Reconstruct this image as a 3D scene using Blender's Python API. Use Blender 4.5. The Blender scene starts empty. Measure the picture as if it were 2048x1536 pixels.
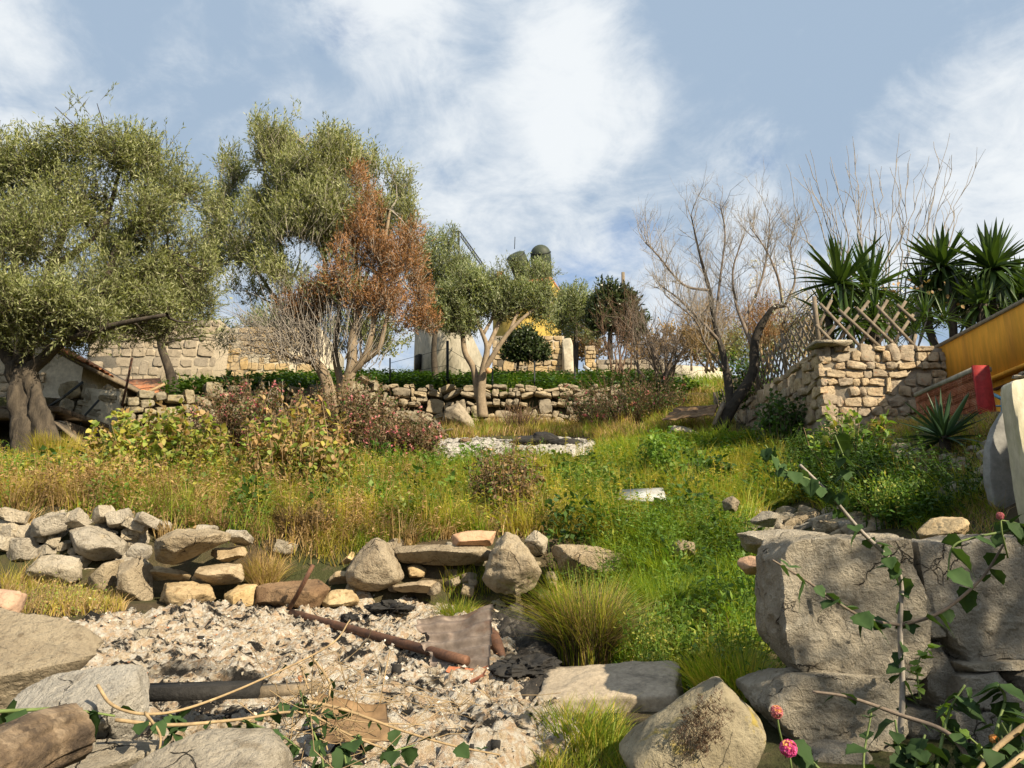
import bpy, math, random
import numpy as np
from mathutils import Vector, Matrix, Euler
R = math.radians
rng = np.random.default_rng(7)
random.seed(7)
scene = bpy.context.scene
COL = scene.collection

# ---------------------------------------------------------------- camera
FPX, CX, CY, EYE = 1518.0, 1024.0, 768.0, 1.6
PITCH = math.atan2(378.0, FPX)
CP, SP = math.cos(PITCH), math.sin(PITCH)
cam_d = bpy.data.cameras.new('camera')
cam_d.sensor_width = 36.0
cam_d.lens = 36.0 * FPX / 2048.0
cam_d.clip_start, cam_d.clip_end = 0.05, 3000.0
cam = bpy.data.objects.new('camera', cam_d)
cam.location = (0, 0, EYE)
cam.rotation_euler = (math.pi / 2 + PITCH, 0, 0)
COL.objects.link(cam)
scene.camera = cam

def W(px, py, d):
    """photo pixel + forward distance (m) -> world point"""
    u = (px - CX) / FPX; v = (CY - py) / FPX
    k = d / (CP - v * SP)
    return np.array([u * k, d, EYE + (SP + v * CP) * k])

def proj(P):
    P = np.atleast_2d(P); x, y, z = P[:, 0], P[:, 1], P[:, 2] - EYE
    f = y * CP + z * SP; u = -y * SP + z * CP
    return CX + FPX * x / f, CY - FPX * u / f

# ---------------------------------------------------------------- light
SUN_EL = R(33)
sx, sy = 0.72, -0.69
_n = math.hypot(sx, sy); sx /= _n; sy /= _n
SUN = Vector((sx * math.cos(SUN_EL), sy * math.cos(SUN_EL), math.sin(SUN_EL)))
sd = bpy.data.lights.new('sun', 'SUN')
sd.energy = 5.0; sd.angle = R(0.55); sd.color = (1.0, 0.86, 0.64)
so = bpy.data.objects.new('sun', sd)
so.rotation_euler = SUN.to_track_quat('Z', 'Y').to_euler()
so.location = (20, -12, 18)
COL.objects.link(so)

class NT:
    """tiny node-tree helper"""
    def __init__(s, tree): s.t = tree; s.n = tree.nodes; s.l = tree.links
    def add(s, typ, ins=None, **kw):
        nd = s.n.new(typ)
        for k, v in kw.items(): setattr(nd, k, v)
        for k, v in (ins or {}).items():
            sock = nd.inputs[k]
            if hasattr(v, 'is_output') or isinstance(v, bpy.types.NodeSocket): s.l.new(v, sock)
            else: sock.default_value = v
        return nd
    def math(s, op, a, b=0.0, clamp=False):
        return s.add('ShaderNodeMath', {0: a, 1: b}, operation=op, use_clamp=clamp).outputs[0]
    def mix(s, f, a, b, bt='MIX'):
        nd = s.add('ShaderNodeMix', data_type='RGBA', blend_type=bt)
        for i, v in ((0, f), (6, a), (7, b)):
            if isinstance(v, bpy.types.NodeSocket): s.l.new(v, nd.inputs[i])
            else: nd.inputs[i].default_value = v if i == 0 else (tuple(v) + (1,))[:4]
        return nd.outputs[2]
    def noise(s, vec, scale, detail=4, rough=0.55, dist=0.0):
        return s.add('ShaderNodeTexNoise', {'Vector': vec, 'Scale': scale, 'Detail': detail, 'Roughness': rough, 'Distortion': dist}).outputs[0]
    def ramp(s, f, lo, hi, a=0.0, b=1.0):
        return s.add('ShaderNodeMapRange', {0: f, 1: lo, 2: hi, 3: a, 4: b}, interpolation_type='SMOOTHSTEP').outputs[0]

world = bpy.data.worlds.new('World'); scene.world = world; world.use_nodes = True
def build_sky():
    t = NT(world.node_tree); t.n.clear()
    out = t.add('ShaderNodeOutputWorld')
    bg = t.add('ShaderNodeBackground', {'Strength': 0.1})
    sky = t.add('ShaderNodeTexSky', sky_type='NISHITA', sun_disc=False, sun_elevation=SUN_EL,
                sun_rotation=math.atan2(sx, sy), air_density=1.0, dust_density=0.6, ozone_density=1.6)
    g = t.add('ShaderNodeTexCoord').outputs['Generated']
    sep = t.add('ShaderNodeSeparateXYZ', {0: g})
    zz = t.math('ADD', t.math('MAXIMUM', sep.outputs[2], 0.0), 0.30)
    pv = t.add('ShaderNodeCombineXYZ', {0: t.math('DIVIDE', sep.outputs[0], zz), 1: t.math('DIVIDE', sep.outputs[1], zz), 2: 0.35}).outputs[0]
    n1 = t.noise(pv, 1.9, 6, 0.56, 0.25)
    n2 = t.noise(pv, 4.6, 8, 0.64, 0.5)
    n3 = t.noise(pv, 0.9, 2, 0.5, 0.2)
    def blob(px, py, rpx):
        v = W(px, py, 1.0) - np.array([0, 0, EYE]); v /= np.linalg.norm(v)
        dp = t.add('ShaderNodeVectorMath', {0: g, 1: tuple(v)}, operation='DOT_PRODUCT').outputs['Value']
        c = math.cos(rpx / FPX)
        return t.ramp(dp, c, 1.0)
    def total(lst):
        acc = None
        for px, py, r, w in lst:
            b = t.math('MULTIPLY', blob(px, py, r), w)
            acc = b if acc is None else t.math('ADD', acc, b)
        return acc
    # cover: where cloud closes over the blue
    n4 = t.noise(pv, 10.5, 5, 0.62, 0.5)
    cov = t.math('ADD', t.math('ADD', t.math('ADD', t.math('MULTIPLY', n1, 0.55), t.math('MULTIPLY', n2, 0.55)), t.math('MULTIPLY', n4, 0.30)), 0.0)
    gaps = total([(660, 0, 130, .34), (1530, 275, 90, .34), (1500, 400, 110, .24), (1265, 475, 80, .14), (1060, 45, 60, .20),
                  (930, 90, 150, .10), (820, 290, 180, .10), (1160, 560, 80, .12), (60, 180, 120, .10), (1730, 330, 80, .14)])
    thick = total([(430, 130, 420, .22), (1700, 90, 520, .30), (1150, 180, 330, .22), (1960, 330, 330, .28), (900, 420, 300, .12), (200, 60, 260, .2)])
    cov = t.math('SUBTRACT', t.math('ADD', cov, thick), gaps)
    mask = t.ramp(cov, 0.24, 0.76)
    # shade: lit puffs against grey undersides
    lit = total([(1170, 170, 200, .20), (1110, 300, 220, .06), (1990, 340, 280, .26), (790, 50, 150, .18), (120, 110, 260, .08), (1480, 340, 170, .10), (620, 260, 200, .06), (1000, 470, 300, .10)])
    dull = total([(400, 140, 340, .16), (1680, 90, 430, .26), (960, 230, 190, .06), (1300, 40, 140, .14)])
    sh = t.math('SUBTRACT', t.math('ADD', t.math('ADD', t.math('ADD', t.math('MULTIPLY', n2, 0.90), t.math('MULTIPLY', n4, 0.45)), t.math('MULTIPLY', n1, 0.10)), lit), dull)
    shade = t.ramp(sh, 0.50, 1.02)
    cl = t.mix(shade, (1.95, 2.52, 3.25), (4.45, 4.65, 4.8))
    blue = t.mix(1.0, sky.outputs[0], (0.66, 0.80, 0.92), 'MULTIPLY')
    col = t.mix(mask, blue, cl)
    t.l.new(col, bg.inputs['Color']); t.l.new(bg.outputs[0], out.inputs[0])
build_sky()
vs = scene.view_settings
vs.view_transform = 'Standard'; vs.look = 'None'; vs.gamma = 1.0; vs.use_curve_mapping = False
vs.exposure = 1.0
cy = scene.cycles
cy.max_bounces = 5; cy.diffuse_bounces = 2; cy.glossy_bounces = 2; cy.transmission_bounces = 4; cy.transparent_max_bounces = 4
cy.caustics_reflective = False; cy.caustics_refractive = False
cy.use_denoising = True

# ---------------------------------------------------------------- numeric helpers
def _h(ix, iy, iz, seed):
    with np.errstate(over='ignore'):
        n = (ix.astype(np.int64) * 374761393 + iy.astype(np.int64) * 668265263 + iz.astype(np.int64) * 2147483647 + seed * 1274126177) & 0xffffffff
        n = ((n ^ (n >> 13)) * 1274126177) & 0xffffffff
        n = ((n ^ (n >> 16)) * 2246822519) & 0xffffffff
        n = n ^ (n >> 15)
    return (n & 0xffffff).astype(np.float64) / float(0x7fffff) - 1.0
def vnoise(P, seed=0):
    P = np.asarray(P, float); I = np.floor(P).astype(np.int64); f = P - I; u = f * f * f * (f * (f * 6 - 15) + 10)
    r = 0
    for dx in (0, 1):
        wx = u[:, 0] if dx else 1 - u[:, 0]
        for dy in (0, 1):
            wy = u[:, 1] if dy else 1 - u[:, 1]
            for dz in (0, 1):
                wz = u[:, 2] if dz else 1 - u[:, 2]
                r = r + wx * wy * wz * _h(I[:, 0] + dx, I[:, 1] + dy, I[:, 2] + dz, seed)
    return r
def fbm(P, seed=0, oct=4, rough=0.5):
    P = np.asarray(P, float); a, s, r = 1.0, 1.0, 0
    for o in range(oct):
        r = r + a * vnoise(P * s + 17.3 * o, seed + o); a *= rough; s *= 2.03
    return r
def fbm2(x, y, seed=0, oct=4, rough=0.5):
    return fbm(np.stack([np.ravel(x), np.ravel(y), np.full(np.size(x), .37)], 1), seed, oct, rough).reshape(np.shape(x))
def sstep(a, b, x):
    t = np.clip((x - a) / (b - a), 0, 1); return t * t * (3 - 2 * t)
def inpoly(px, py, poly):
    c = np.zeros(np.shape(px), bool); n = len(poly)
    for i in range(n):
        x1, y1 = poly[i]; x2, y2 = poly[i - 1]
        if y1 == y2: continue
        c ^= ((y1 > py) != (y2 > py)) & (px < (x2 - x1) * (py - y1) / (y2 - y1) + x1)
    return c
def unit(v): return v / (np.linalg.norm(v, axis=-1, keepdims=True) + 1e-9)

# ---------------------------------------------------------------- object helpers
WL = {}
def wl(o): return WL.get(o.name, np.zeros(3)) if o is not None else np.zeros(3)
def tag(o, label=None, cat=None, group=None, kind=None):
    if label: o['label'] = label
    if cat: o['category'] = cat
    if group: o['group'] = group
    if kind: o['kind'] = kind
    elif cat: o['kind'] = 'thing'
    return o
def empty(name, loc, label=None, cat=None, group=None):
    o = bpy.data.objects.new(name, None); COL.objects.link(o)
    o.location = tuple(loc); o.empty_display_size = 0.2; WL[o.name] = np.array(loc, float)
    return tag(o, label, cat, group)
def mesh_data(name, V, faces, mat=None, smooth=False, midx=None):
    """faces: list of int arrays (n,3) or (n,4)"""
    me = bpy.data.meshes.new(name); V = np.asarray(V, np.float32)
    faces = [np.asarray(f, np.int32) for f in faces if f is not None and len(f)]
    loops = np.concatenate([f.ravel() for f in faces])
    tot = np.concatenate([np.full(len(f), f.shape[1], np.int32) for f in faces])
    st = np.concatenate([[0], np.cumsum(tot)[:-1]]).astype(np.int32)
    me.vertices.add(len(V)); me.vertices.foreach_set('co', V.ravel())
    me.loops.add(len(loops)); me.loops.foreach_set('vertex_index', loops)
    me.polygons.add(len(tot)); me.polygons.foreach_set('loop_start', st); me.polygons.foreach_set('loop_total', tot)
    if smooth: me.polygons.foreach_set('use_smooth', np.ones(len(tot), bool))
    for m in (mat if isinstance(mat, (list, tuple)) else [mat]):
        if m is not None: me.materials.append(m)
    if midx is not None: me.polygons.foreach_set('material_index', np.asarray(midx, np.int32))
    me.update(calc_edges=True); me.validate()
    if smooth == 'sharp': me.set_sharp_from_angle(angle=R(30))
    return me
def mk(name, V, faces, mat, parent=None, smooth=False, origin=None, midx=None):
    """V in world coordinates; top-level objects get origin as location"""
    V = np.asarray(V, float)
    if parent is not None: o_ = wl(parent)
    elif origin is not None: o_ = np.asarray(origin, float)
    else:
        o_ = np.array([(V[:, 0].min() + V[:, 0].max()) / 2, (V[:, 1].min() + V[:, 1].max()) / 2, V[:, 2].min()])
    o = bpy.data.objects.new(name, mesh_data(name, V - o_, faces, mat, smooth, midx)); COL.objects.link(o)
    if parent is not None: o.parent = parent
    else: o.location = tuple(o_)
    WL[o.name] = np.array(o_, float)
    return o
def inst(name, me, loc, rot=None, scale=(1, 1, 1), parent=None):
    """object sharing mesh data, loc in world coordinates"""
    o = bpy.data.objects.new(name, me); COL.objects.link(o)
    if parent is not None: o.parent = parent
    M = (rot.to_4x4() if rot is not None else Matrix.Identity(4)) @ Matrix.Diagonal((*scale, 1))
    o.matrix_basis = Matrix.Translation(Vector(tuple(np.asarray(loc) - wl(parent)))) @ M
    WL[o.name] = np.asarray(loc, float)
    return o

class MB:
    """collects pieces of one mesh"""
    def __init__(s): s.V = []; s.q = []; s.t = []; s.n = 0
    def add(s, V, q=None, t=None):
        V = np.asarray(V, float); s.V.append(V)
        if q is not None and len(q): s.q.append(np.asarray(q) + s.n)
        if t is not None and len(t): s.t.append(np.asarray(t) + s.n)
        s.n += len(V); return s
    def data(s):
        return np.concatenate(s.V), [np.concatenate(s.q) if s.q else None, np.concatenate(s.t) if s.t else None]
    def build(s, name, mat, parent=None, smooth=False, origin=None):
        V, f = s.data(); return mk(name, V, f, mat, parent, smooth, origin)
    def box(s, c, size, rot=None):
        P = np.array([[x, y, z] for x in (-.5, .5) for y in (-.5, .5) for z in (-.5, .5)]) * np.asarray(size)
        if rot is not None: P = P @ np.asarray(rot).T
        s.add(P + np.asarray(c), [[0, 1, 3, 2], [4, 6, 7, 5], [0, 4, 5, 1], [2, 3, 7, 6], [0, 2, 6, 4], [1, 5, 7, 3]]); return s
    def bar(s, a, b, w, h, up=(0, 0, 1)):
        a = np.asarray(a, float); b = np.asarray(b, float); d = b - a; L = np.linalg.norm(d); d /= L
        u = np.asarray(up, float); r = np.cross(d, u)
        if np.linalg.norm(r) < 1e-3: r = np.cross(d, [1, 0, 0])
        r /= np.linalg.norm(r); u = np.cross(r, d)
        return s.box((a + b) / 2, (w, L, h), np.stack([r, d, u], 1))
    def tube(s, pts, rad, sides=6, caps=True, nz=0.0, seed=0):
        pts = np.asarray(pts, float); n = len(pts); rad = np.broadcast_to(np.asarray(rad, float), (n,))
        tg = np.gradient(pts, axis=0) if n > 2 else np.repeat((pts[1] - pts[0])[None], n, 0); tg = unit(tg)
        ref = np.array([0., 0, 1]) if abs(tg[0, 2]) < .9 else np.array([1., 0, 0])
        A = np.zeros((n, 3)); a = np.cross(tg[0], ref); a /= np.linalg.norm(a)
        for i in range(n):
            a = a - tg[i] * (a @ tg[i]); a /= np.linalg.norm(a) + 1e-9; A[i] = a
        B = np.cross(tg, A); th = np.arange(sides) / sides * 2 * math.pi
        ring = A[:, None] * np.cos(th)[None, :, None] + B[:, None] * np.sin(th)[None, :, None]
        rr = np.repeat(rad[:, None], sides, 1)
        P = pts[:, None] + ring * rr[..., None]
        if nz: 
            k = fbm(P.reshape(-1, 3) * np.array([5, 5, 1.6]), seed, 4, .6).reshape(n, sides); P = pts[:, None] + ring * (rr * (1 + nz * k))[..., None]
        i = np.arange(n - 1)[:, None] * sides; j = np.arange(sides)[None]; k = (j + 1) % sides
        q = np.stack([i + j, i + k, i + sides + k, i + sides + j], -1).reshape(-1, 4)
        V = P.reshape(-1, 3); t = []
        if caps:
            V = np.concatenate([V, pts[:1], pts[-1:]]); c0 = n * sides
            t = [[c0, (a_ + 1) % sides, a_] for a_ in range(sides)] + [[c0 + 1, (n - 1) * sides + a_, (n - 1) * sides + (a_ + 1) % sides] for a_ in range(sides)]
        return s.add(V, q, t)
def smooth_path(pts, k=6):
    """Catmull-Rom through points"""
    p = np.asarray(pts, float); p = np.concatenate([2 * p[:1] - p[1:2], p, 2 * p[-1:] - p[-2:-1]]); out = []
    for i in range(1, len(p) - 2):
        for t in np.linspace(0, 1, k, endpoint=False):
            out.append(.5 * (2 * p[i] + (p[i + 1] - p[i - 1]) * t + (2 * p[i - 1] - 5 * p[i] + 4 * p[i + 1] - p[i + 2]) * t * t + (-p[i - 1] + 3 * p[i] - 3 * p[i + 1] + p[i + 2]) * t ** 3))
    return np.array(out + [p[-2]])

# ---------------------------------------------------------------- materials
def new_mat(name):
    m = bpy.data.materials.new(name); m.use_nodes = True; t = NT(m.node_tree); t.n.clear()
    return m, t
def finish(t, color, rough=0.9, bump=None, bstr=0.5, bdist=0.02, spec=0.25, metal=0.0):
    b = t.add('ShaderNodeBsdfPrincipled', {'Roughness': rough, 'Specular IOR Level': spec, 'Metallic': metal})
    if isinstance(color, bpy.types.NodeSocket): t.l.new(color, b.inputs['Base Color'])
    else: b.inputs['Base Color'].default_value = (*color, 1)
    if bump is not None:
        bn = t.add('ShaderNodeBump', {'Height': bump, 'Strength': bstr, 'Distance': bdist}); t.l.new(bn.outputs[0], b.inputs['Normal'])
    o = t.add('ShaderNodeOutputMaterial'); t.l.new(b.outputs[0], o.inputs[0])
def pos(t): return t.add('ShaderNodeNewGeometry').outputs['Position']
def m_stone(name, c1, c2, c3, scale=1.0, stain=None, bstr=0.7, pit=0.5, vary=.25, bd=.02):
    m, t = new_mat(name); p = pos(t); rnd = t.add('ShaderNodeObjectInfo').outputs['Random']
    a = t.noise(p, 3.1 * scale, 6, .6); b = t.noise(p, 11 * scale, 8, .65, .4); c = t.noise(p, 46 * scale, 6, .7)
    v = t.add('ShaderNodeTexVoronoi', {'Vector': p, 'Scale': 26 * scale}).outputs['Distance']
    col = t.mix(t.ramp(a, .35, .66), c1, c2)
    col = t.mix(t.ramp(b, .50, .72), col, c3)
    col = t.mix(t.math('MULTIPLY', t.ramp(c, .52, .72), .55), col, tuple(x * .45 for x in c3))
    wp = t.add('ShaderNodeVectorMath', {0: p, 1: t.add('ShaderNodeVectorMath', {0: t.add('ShaderNodeTexNoise', {'Vector': p, 'Scale': 4.0 * scale, 'Detail': 4.0}).outputs['Color'], 1: (.30 / scale,) * 3}, operation='MULTIPLY').outputs[0]}, operation='ADD').outputs[0]
    ed = t.add('ShaderNodeTexVoronoi', {'Vector': wp, 'Scale': 3.2 * scale}, feature='DISTANCE_TO_EDGE').outputs['Distance']
    crack = t.math('MULTIPLY', t.ramp(ed, .0, .016, 1, 0), t.ramp(a, .47, .62))
    col = t.mix(t.math('MULTIPLY', crack, .45), col, tuple(x * .35 for x in c3))
    if stain: col = t.mix(t.math('MULTIPLY', t.ramp(t.noise(p, 5.5 * scale, 7, .7, .8), .56, .70), .8), col, stain)
    col = t.mix(1.0, col, (.97, .95, .92), 'MULTIPLY')
    hs = t.add('ShaderNodeHueSaturation', {'Hue': .5, 'Saturation': t.math('ADD', .85, t.math('MULTIPLY', rnd, .3)), 'Value': t.math('ADD', 1 - vary / 2, t.math('MULTIPLY', rnd, vary)), 'Color': col}).outputs[0]
    h = t.math('ADD', t.math('ADD', t.math('MULTIPLY', b, .9), t.math('MULTIPLY', c, .5)), t.math('SUBTRACT', t.math('MULTIPLY', t.ramp(v, 0, .3), pit * .15), t.math('MULTIPLY', crack, .5)))
    finish(t, hs, .93, h, bstr, bd, .15); return m
def m_leaf(name, cols, trans=0.30, rough=0.55, spec=.3, vscale=.35):
    m, t = new_mat(name)
    g = t.add('ShaderNodeNewGeometry'); r = g.outputs['Random Per Island']
    cr = t.add('ShaderNodeValToRGB', {0: r}); e = cr.color_ramp.elements
    while len(e) < len(cols): e.new(.5)
    for i, c in enumerate(cols): e[i].position = i / max(1, len(cols) - 1); e[i].color = (*c, 1)
    n = t.noise(g.outputs['Position'], 1.7, 3)
    col = t.mix(1.0, cr.outputs[0], t.mix(t.ramp(n, .3, .7), (1 - vscale,) * 3, (1 + vscale * .6,) * 3), 'MULTIPLY')
    b = t.add('ShaderNodeBsdfPrincipled', {'Roughness': rough, 'Specular IOR Level': spec, 'Base Color': col})
    tr = t.add('ShaderNodeBsdfTranslucent', {'Color': t.mix(1.0, col, (1.5, 1.5, .6), 'MULTIPLY')})
    mx = t.add('ShaderNodeMixShader', {0: trans, 1: b.outputs[0], 2: tr.outputs[0]})
    o = t.add('ShaderNodeOutputMaterial'); t.l.new(mx.outputs[0], o.inputs[0]); return m
def m_plain(name, c1, c2, scale=8, rough=.8, bstr=.3, metal=0.0, spec=.3, stretch=(1, 1, 1), c3=None, bd=.01):
    m, t = new_mat(name)
    p = t.add('ShaderNodeVectorMath', {0: pos(t), 1: stretch}, operation='MULTIPLY').outputs[0]
    a = t.noise(p, scale, 7, .65, .3); b = t.noise(p, scale * 5, 5, .7)
    col = t.mix(t.ramp(a, .35, .65), c1, c2)
    if c3: col = t.mix(t.ramp(t.noise(p, scale * .45, 6, .7, .6), .52, .66), col, c3)
    col = t.mix(1.0, col, t.mix(t.ramp(b, .3, .7), (.78,) * 3, (1.12,) * 3), 'MULTIPLY')
    finish(t, col, rough, t.math('ADD', a, t.math('MULTIPLY', b, .5)), bstr, bd, spec, metal); return m
M = {}
M['lime'] = m_stone('limestone', (.44, .375, .275), (.32, .265, .19), (.21, .165, .11), 1.0, (.24, .195, .135), 1.6, bd=.035)
M['lime_white'] = m_stone('white_limestone', (.50, .45, .365), (.39, .345, .27), (.27, .235, .18), 1.2, (.30, .25, .18), 1.5, bd=.03)
M['lime_rust'] = m_stone('limestone_rust_stain', (.54, .51, .45), (.43, .40, .345), (.30, .27, .225), 1.2, (.40, .36, .29), 1.5, bd=.03)
M['lime_ochre'] = m_stone('ochre_limestone', (.44, .35, .22), (.34, .26, .155), (.22, .155, .085), 1.3, None, .8)
M['lime_pink'] = m_stone('pink_stone', (.46, .31, .22), (.40, .27, .19), (.28, .18, .12), 1.6, None, .6)
M['grey_stone'] = m_stone('weathered_grey_stone', (.46, .415, .335), (.33, .295, .235), (.56, .52, .435), 1.4, (.15, .132, .10), 1.3, .7, bd=.04)
M['lichen_stone'] = m_stone('lichen_stone', (.30, .27, .20), (.21, .185, .135), (.13, .115, .08), 1.6, (.30, .24, .07), .9)
M['wall_stone'] = m_stone('rubble_wall_stone', (.47, .39, .28), (.35, .28, .20), (.22, .17, .115), 2.2, (.42, .20, .10), 1.0, .8, .4)
M['house_stone'] = m_stone('house_stone', (.36, .31, .24), (.28, .24, .185), (.19, .16, .125), 1.5, None, .8, .5, .4)
M['terrace_stone'] = m_stone('terrace_stone', (.38, .325, .24), (.27, .23, .17), (.16, .135, .095), 1.5, None, .9, .6, .45)
M['scorched'] = m_stone('scorched_stone', (.15, .10, .065), (.24, .17, .11), (.05, .035, .025), 1.4, (.03, .025, .02), .8)
M['mortar'] = m_plain('mortar', (.34, .29, .22), (.25, .215, .16), 14, .95, .8)
M['concrete'] = m_plain('concrete', (.40, .33, .24), (.31, .255, .185), 9, .95, .8, c3=(.20, .165, .12))
M['plaster'] = m_plain('lime_plaster', (.50, .445, .34), (.38, .335, .25), 2.2, .95, .6, c3=(.27, .245, .18))
M['plaster_lit'] = m_plain('painted_lit_plaster', (.64, .57, .43), (.50, .44, .33), 2.5, .95, .6, c3=(.34, .30, .22))  # lime plaster lightened in colour to stand in for sun on the gable
M['plaster_old'] = m_plain('grey_old_plaster', (.36, .33, .26), (.27, .245, .19), 2.2, .95, .7, stretch=(1, 1, .4), c3=(.20, .185, .14))
M['plaster_grey'] = m_plain('grey_render', (.27, .27, .255), (.20, .20, .19), 3.0, .95, .5, c3=(.33, .33, .31))
M['plaster_moss'] = m_plain('mossy_plaster', (.55, .51, .40), (.43, .40, .28), 3.0, .95, .8, stretch=(1, 1, .4), c3=(.28, .27, .13))
M['yellow'] = m_plain('ochre_paint', (.88, .43, .05), (.83, .40, .045), 2.2, .85, .15, stretch=(1, 1, .12), c3=(.74, .35, .05))
M['yellow_far'] = m_plain('yellow_paint', (.46, .33, .08), (.40, .28, .06), 1.5, .9, .2)
M['red'] = m_plain('red_paint', (.31, .020, .020), (.26, .016, .015), 6, .75, .3, c3=(.23, .03, .026))
M['brick'] = m_plain('terracotta', (.40, .145, .075), (.31, .11, .055), 12, .9, .5, c3=(.44, .21, .13))
M['hole_shade'] = m_plain('brick_hole_shade', (.06, .025, .015), (.05, .02, .012), 9, 1, 0)  # floors of the brick holes, painted near black in place of shade
M['tile'] = m_plain('roof_tile', (.45, .19, .085), (.33, .13, .06), 6, .9, .5, c3=(.30, .21, .13))
M['wood'] = m_plain('grey_wood', (.22, .175, .12), (.14, .11, .075), 10, .9, .8, stretch=(1, 1, 1))
M['lattice'] = m_plain('fence_wood', (.20, .16, .115), (.125, .10, .072), 9, .9, .6)
M['log'] = m_plain('weathered_log', (.17, .12, .075), (.06, .043, .03), 16, .9, 1.0, stretch=(.16, 1, 1), c3=(.24, .18, .12), bd=.02)
M['char'] = m_plain('charcoal', (.018, .017, .016), (.03, .028, .026), 14, .85, 1.0)
M['rust'] = m_plain('rust_steel', (.17, .085, .05), (.10, .055, .038), 12, .7, .5, .35)
M['tin'] = m_plain('rusted_sheet', (.21, .17, .14), (.155, .12, .098), 5, .6, .4, .3, c3=(.14, .085, .06))
M['tin_tan'] = m_plain('scorched_sheet', (.24, .155, .08), (.17, .105, .055), 5, .8, .4, .1, c3=(.10, .06, .035))
M['dark_metal'] = m_plain('dark_metal', (.035, .04, .04), (.022, .025, .025), 8, .5, .2, .6)
M['blue_metal'] = m_plain('blue_paint', (.10, .34, .50), (.08, .28, .43), 6, .5, .1)
M['tank'] = m_plain('green_black_tank', (.050, .062, .040), (.035, .045, .03), 9, .6, .4)
M['white'] = m_plain('white_board', (.46, .47, .46), (.36, .36, .35), 6, .8, .3)
M['bark'] = m_plain('olive_bark', (.085, .068, .049), (.038, .031, .024), 8, .95, 1.0, stretch=(1, 1, .3), bd=.03)
M['bark_pale'] = m_plain('pale_bark', (.26, .20, .135), (.18, .138, .09), 10, .9, .7, stretch=(1, 1, .5))
M['bark_dark'] = m_plain('dark_bark', (.055, .045, .035), (.033, .028, .022), 9, .95, .9, bd=.02)
M['twig'] = m_plain('bare_twig', (.19, .15, .115), (.13, .10, .078), 9, .9, .4)
M['twig_pale'] = m_plain('pale_twig', (.31, .275, .235), (.225, .20, .17), 9, .9, .4)
M['twig_red'] = m_plain('brown_twig', (.17, .105, .065), (.115, .07, .045), 9, .9, .4)
M['cane'] = m_plain('dry_cane', (.36, .26, .14), (.26, .185, .10), 12, .8, .4)
M['cut'] = m_plain('fresh_cut_wood', (.55, .33, .16), (.48, .28, .13), 20, .8, .3)
M['olive'] = m_leaf('olive_leaf', [(.15, .175, .065), (.21, .235, .09), (.28, .30, .13), (.42, .42, .26)], .36)
M['olive_g'] = m_leaf('olive_leaf_green', [(.13, .17, .07), (.185, .225, .10), (.25, .285, .14), (.42, .43, .29)], .36)
M['dead'] = m_leaf('dead_leaf', [(.29, .135, .055), (.36, .18, .08), (.23, .13, .05), (.42, .23, .11)], .25)
M['ever'] = m_leaf('evergreen_leaf', [(.022, .038, .014), (.045, .068, .022), (.085, .105, .036)], .15, .35, .5)
M['grass'] = m_leaf('green_grass', [(.15, .23, .018), (.22, .30, .025), (.30, .34, .04), (.10, .18, .018)], .50)
M['grass_y'] = m_leaf('yellow_grass', [(.40, .35, .05), (.48, .40, .075), (.30, .30, .035), (.50, .38, .12)], .50)
M['straw'] = m_leaf('dry_grass', [(.42, .29, .125), (.31, .205, .085), (.50, .36, .17), (.22, .14, .06)], .30)
M['burnt'] = m_leaf('burnt_grass', [(.03, .024, .018), (.06, .042, .026), (.11, .08, .045)], .1)
M['weed'] = m_leaf('weed_leaf', [(.08, .16, .022), (.12, .21, .03), (.17, .25, .035)], .35)
M['weed_d'] = m_leaf('dark_weed_leaf', [(.03, .07, .012), (.05, .105, .018), (.08, .145, .024)], .3)
M['mallow'] = m_leaf('mallow_leaf', [(.15, .23, .04), (.24, .30, .055), (.38, .33, .06), (.16, .25, .07)], .35)
M['dryleaf'] = m_leaf('dried_leaf', [(.38, .25, .11), (.28, .17, .068), (.46, .32, .15), (.18, .115, .048)], .3)
M['bramble'] = m_leaf('bramble_leaf', [(.17, .11, .06), (.225, .145, .085), (.11, .105, .042), (.27, .18, .115)], .25)
M['pink'] = m_leaf('pink_petal', [(.62, .22, .24), (.56, .14, .19), (.66, .34, .30)], .3)
M['magenta'] = m_leaf('magenta_petal', [(.66, .06, .26), (.72, .12, .34), (.60, .05, .20)], .3)
M['orange'] = m_leaf('orange_petal', [(.80, .36, .10), (.84, .46, .14)], .3)
M['blossom'] = m_leaf('white_blossom', [(.72, .66, .64), (.78, .74, .72)], .3)
M['lantana'] = m_leaf('lantana_leaf', [(.026, .058, .02), (.04, .078, .025), (.055, .098, .03)], .25, .7, .15)
M['lantana_y'] = m_leaf('young_leaf', [(.12, .22, .03), (.17, .27, .04)], .4)
M['yucca'] = m_leaf('yucca_leaf', [(.028, .06, .014), (.045, .085, .02), (.08, .125, .028)], .2, .4, .4)
M['agave'] = m_leaf('agave_leaf', [(.022, .05, .026), (.035, .07, .034)], .1, .45, .4)
M['moss'] = m_leaf('dry_moss', [(.075, .045, .028), (.12, .075, .045), (.04, .025, .016)], .1)

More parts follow.
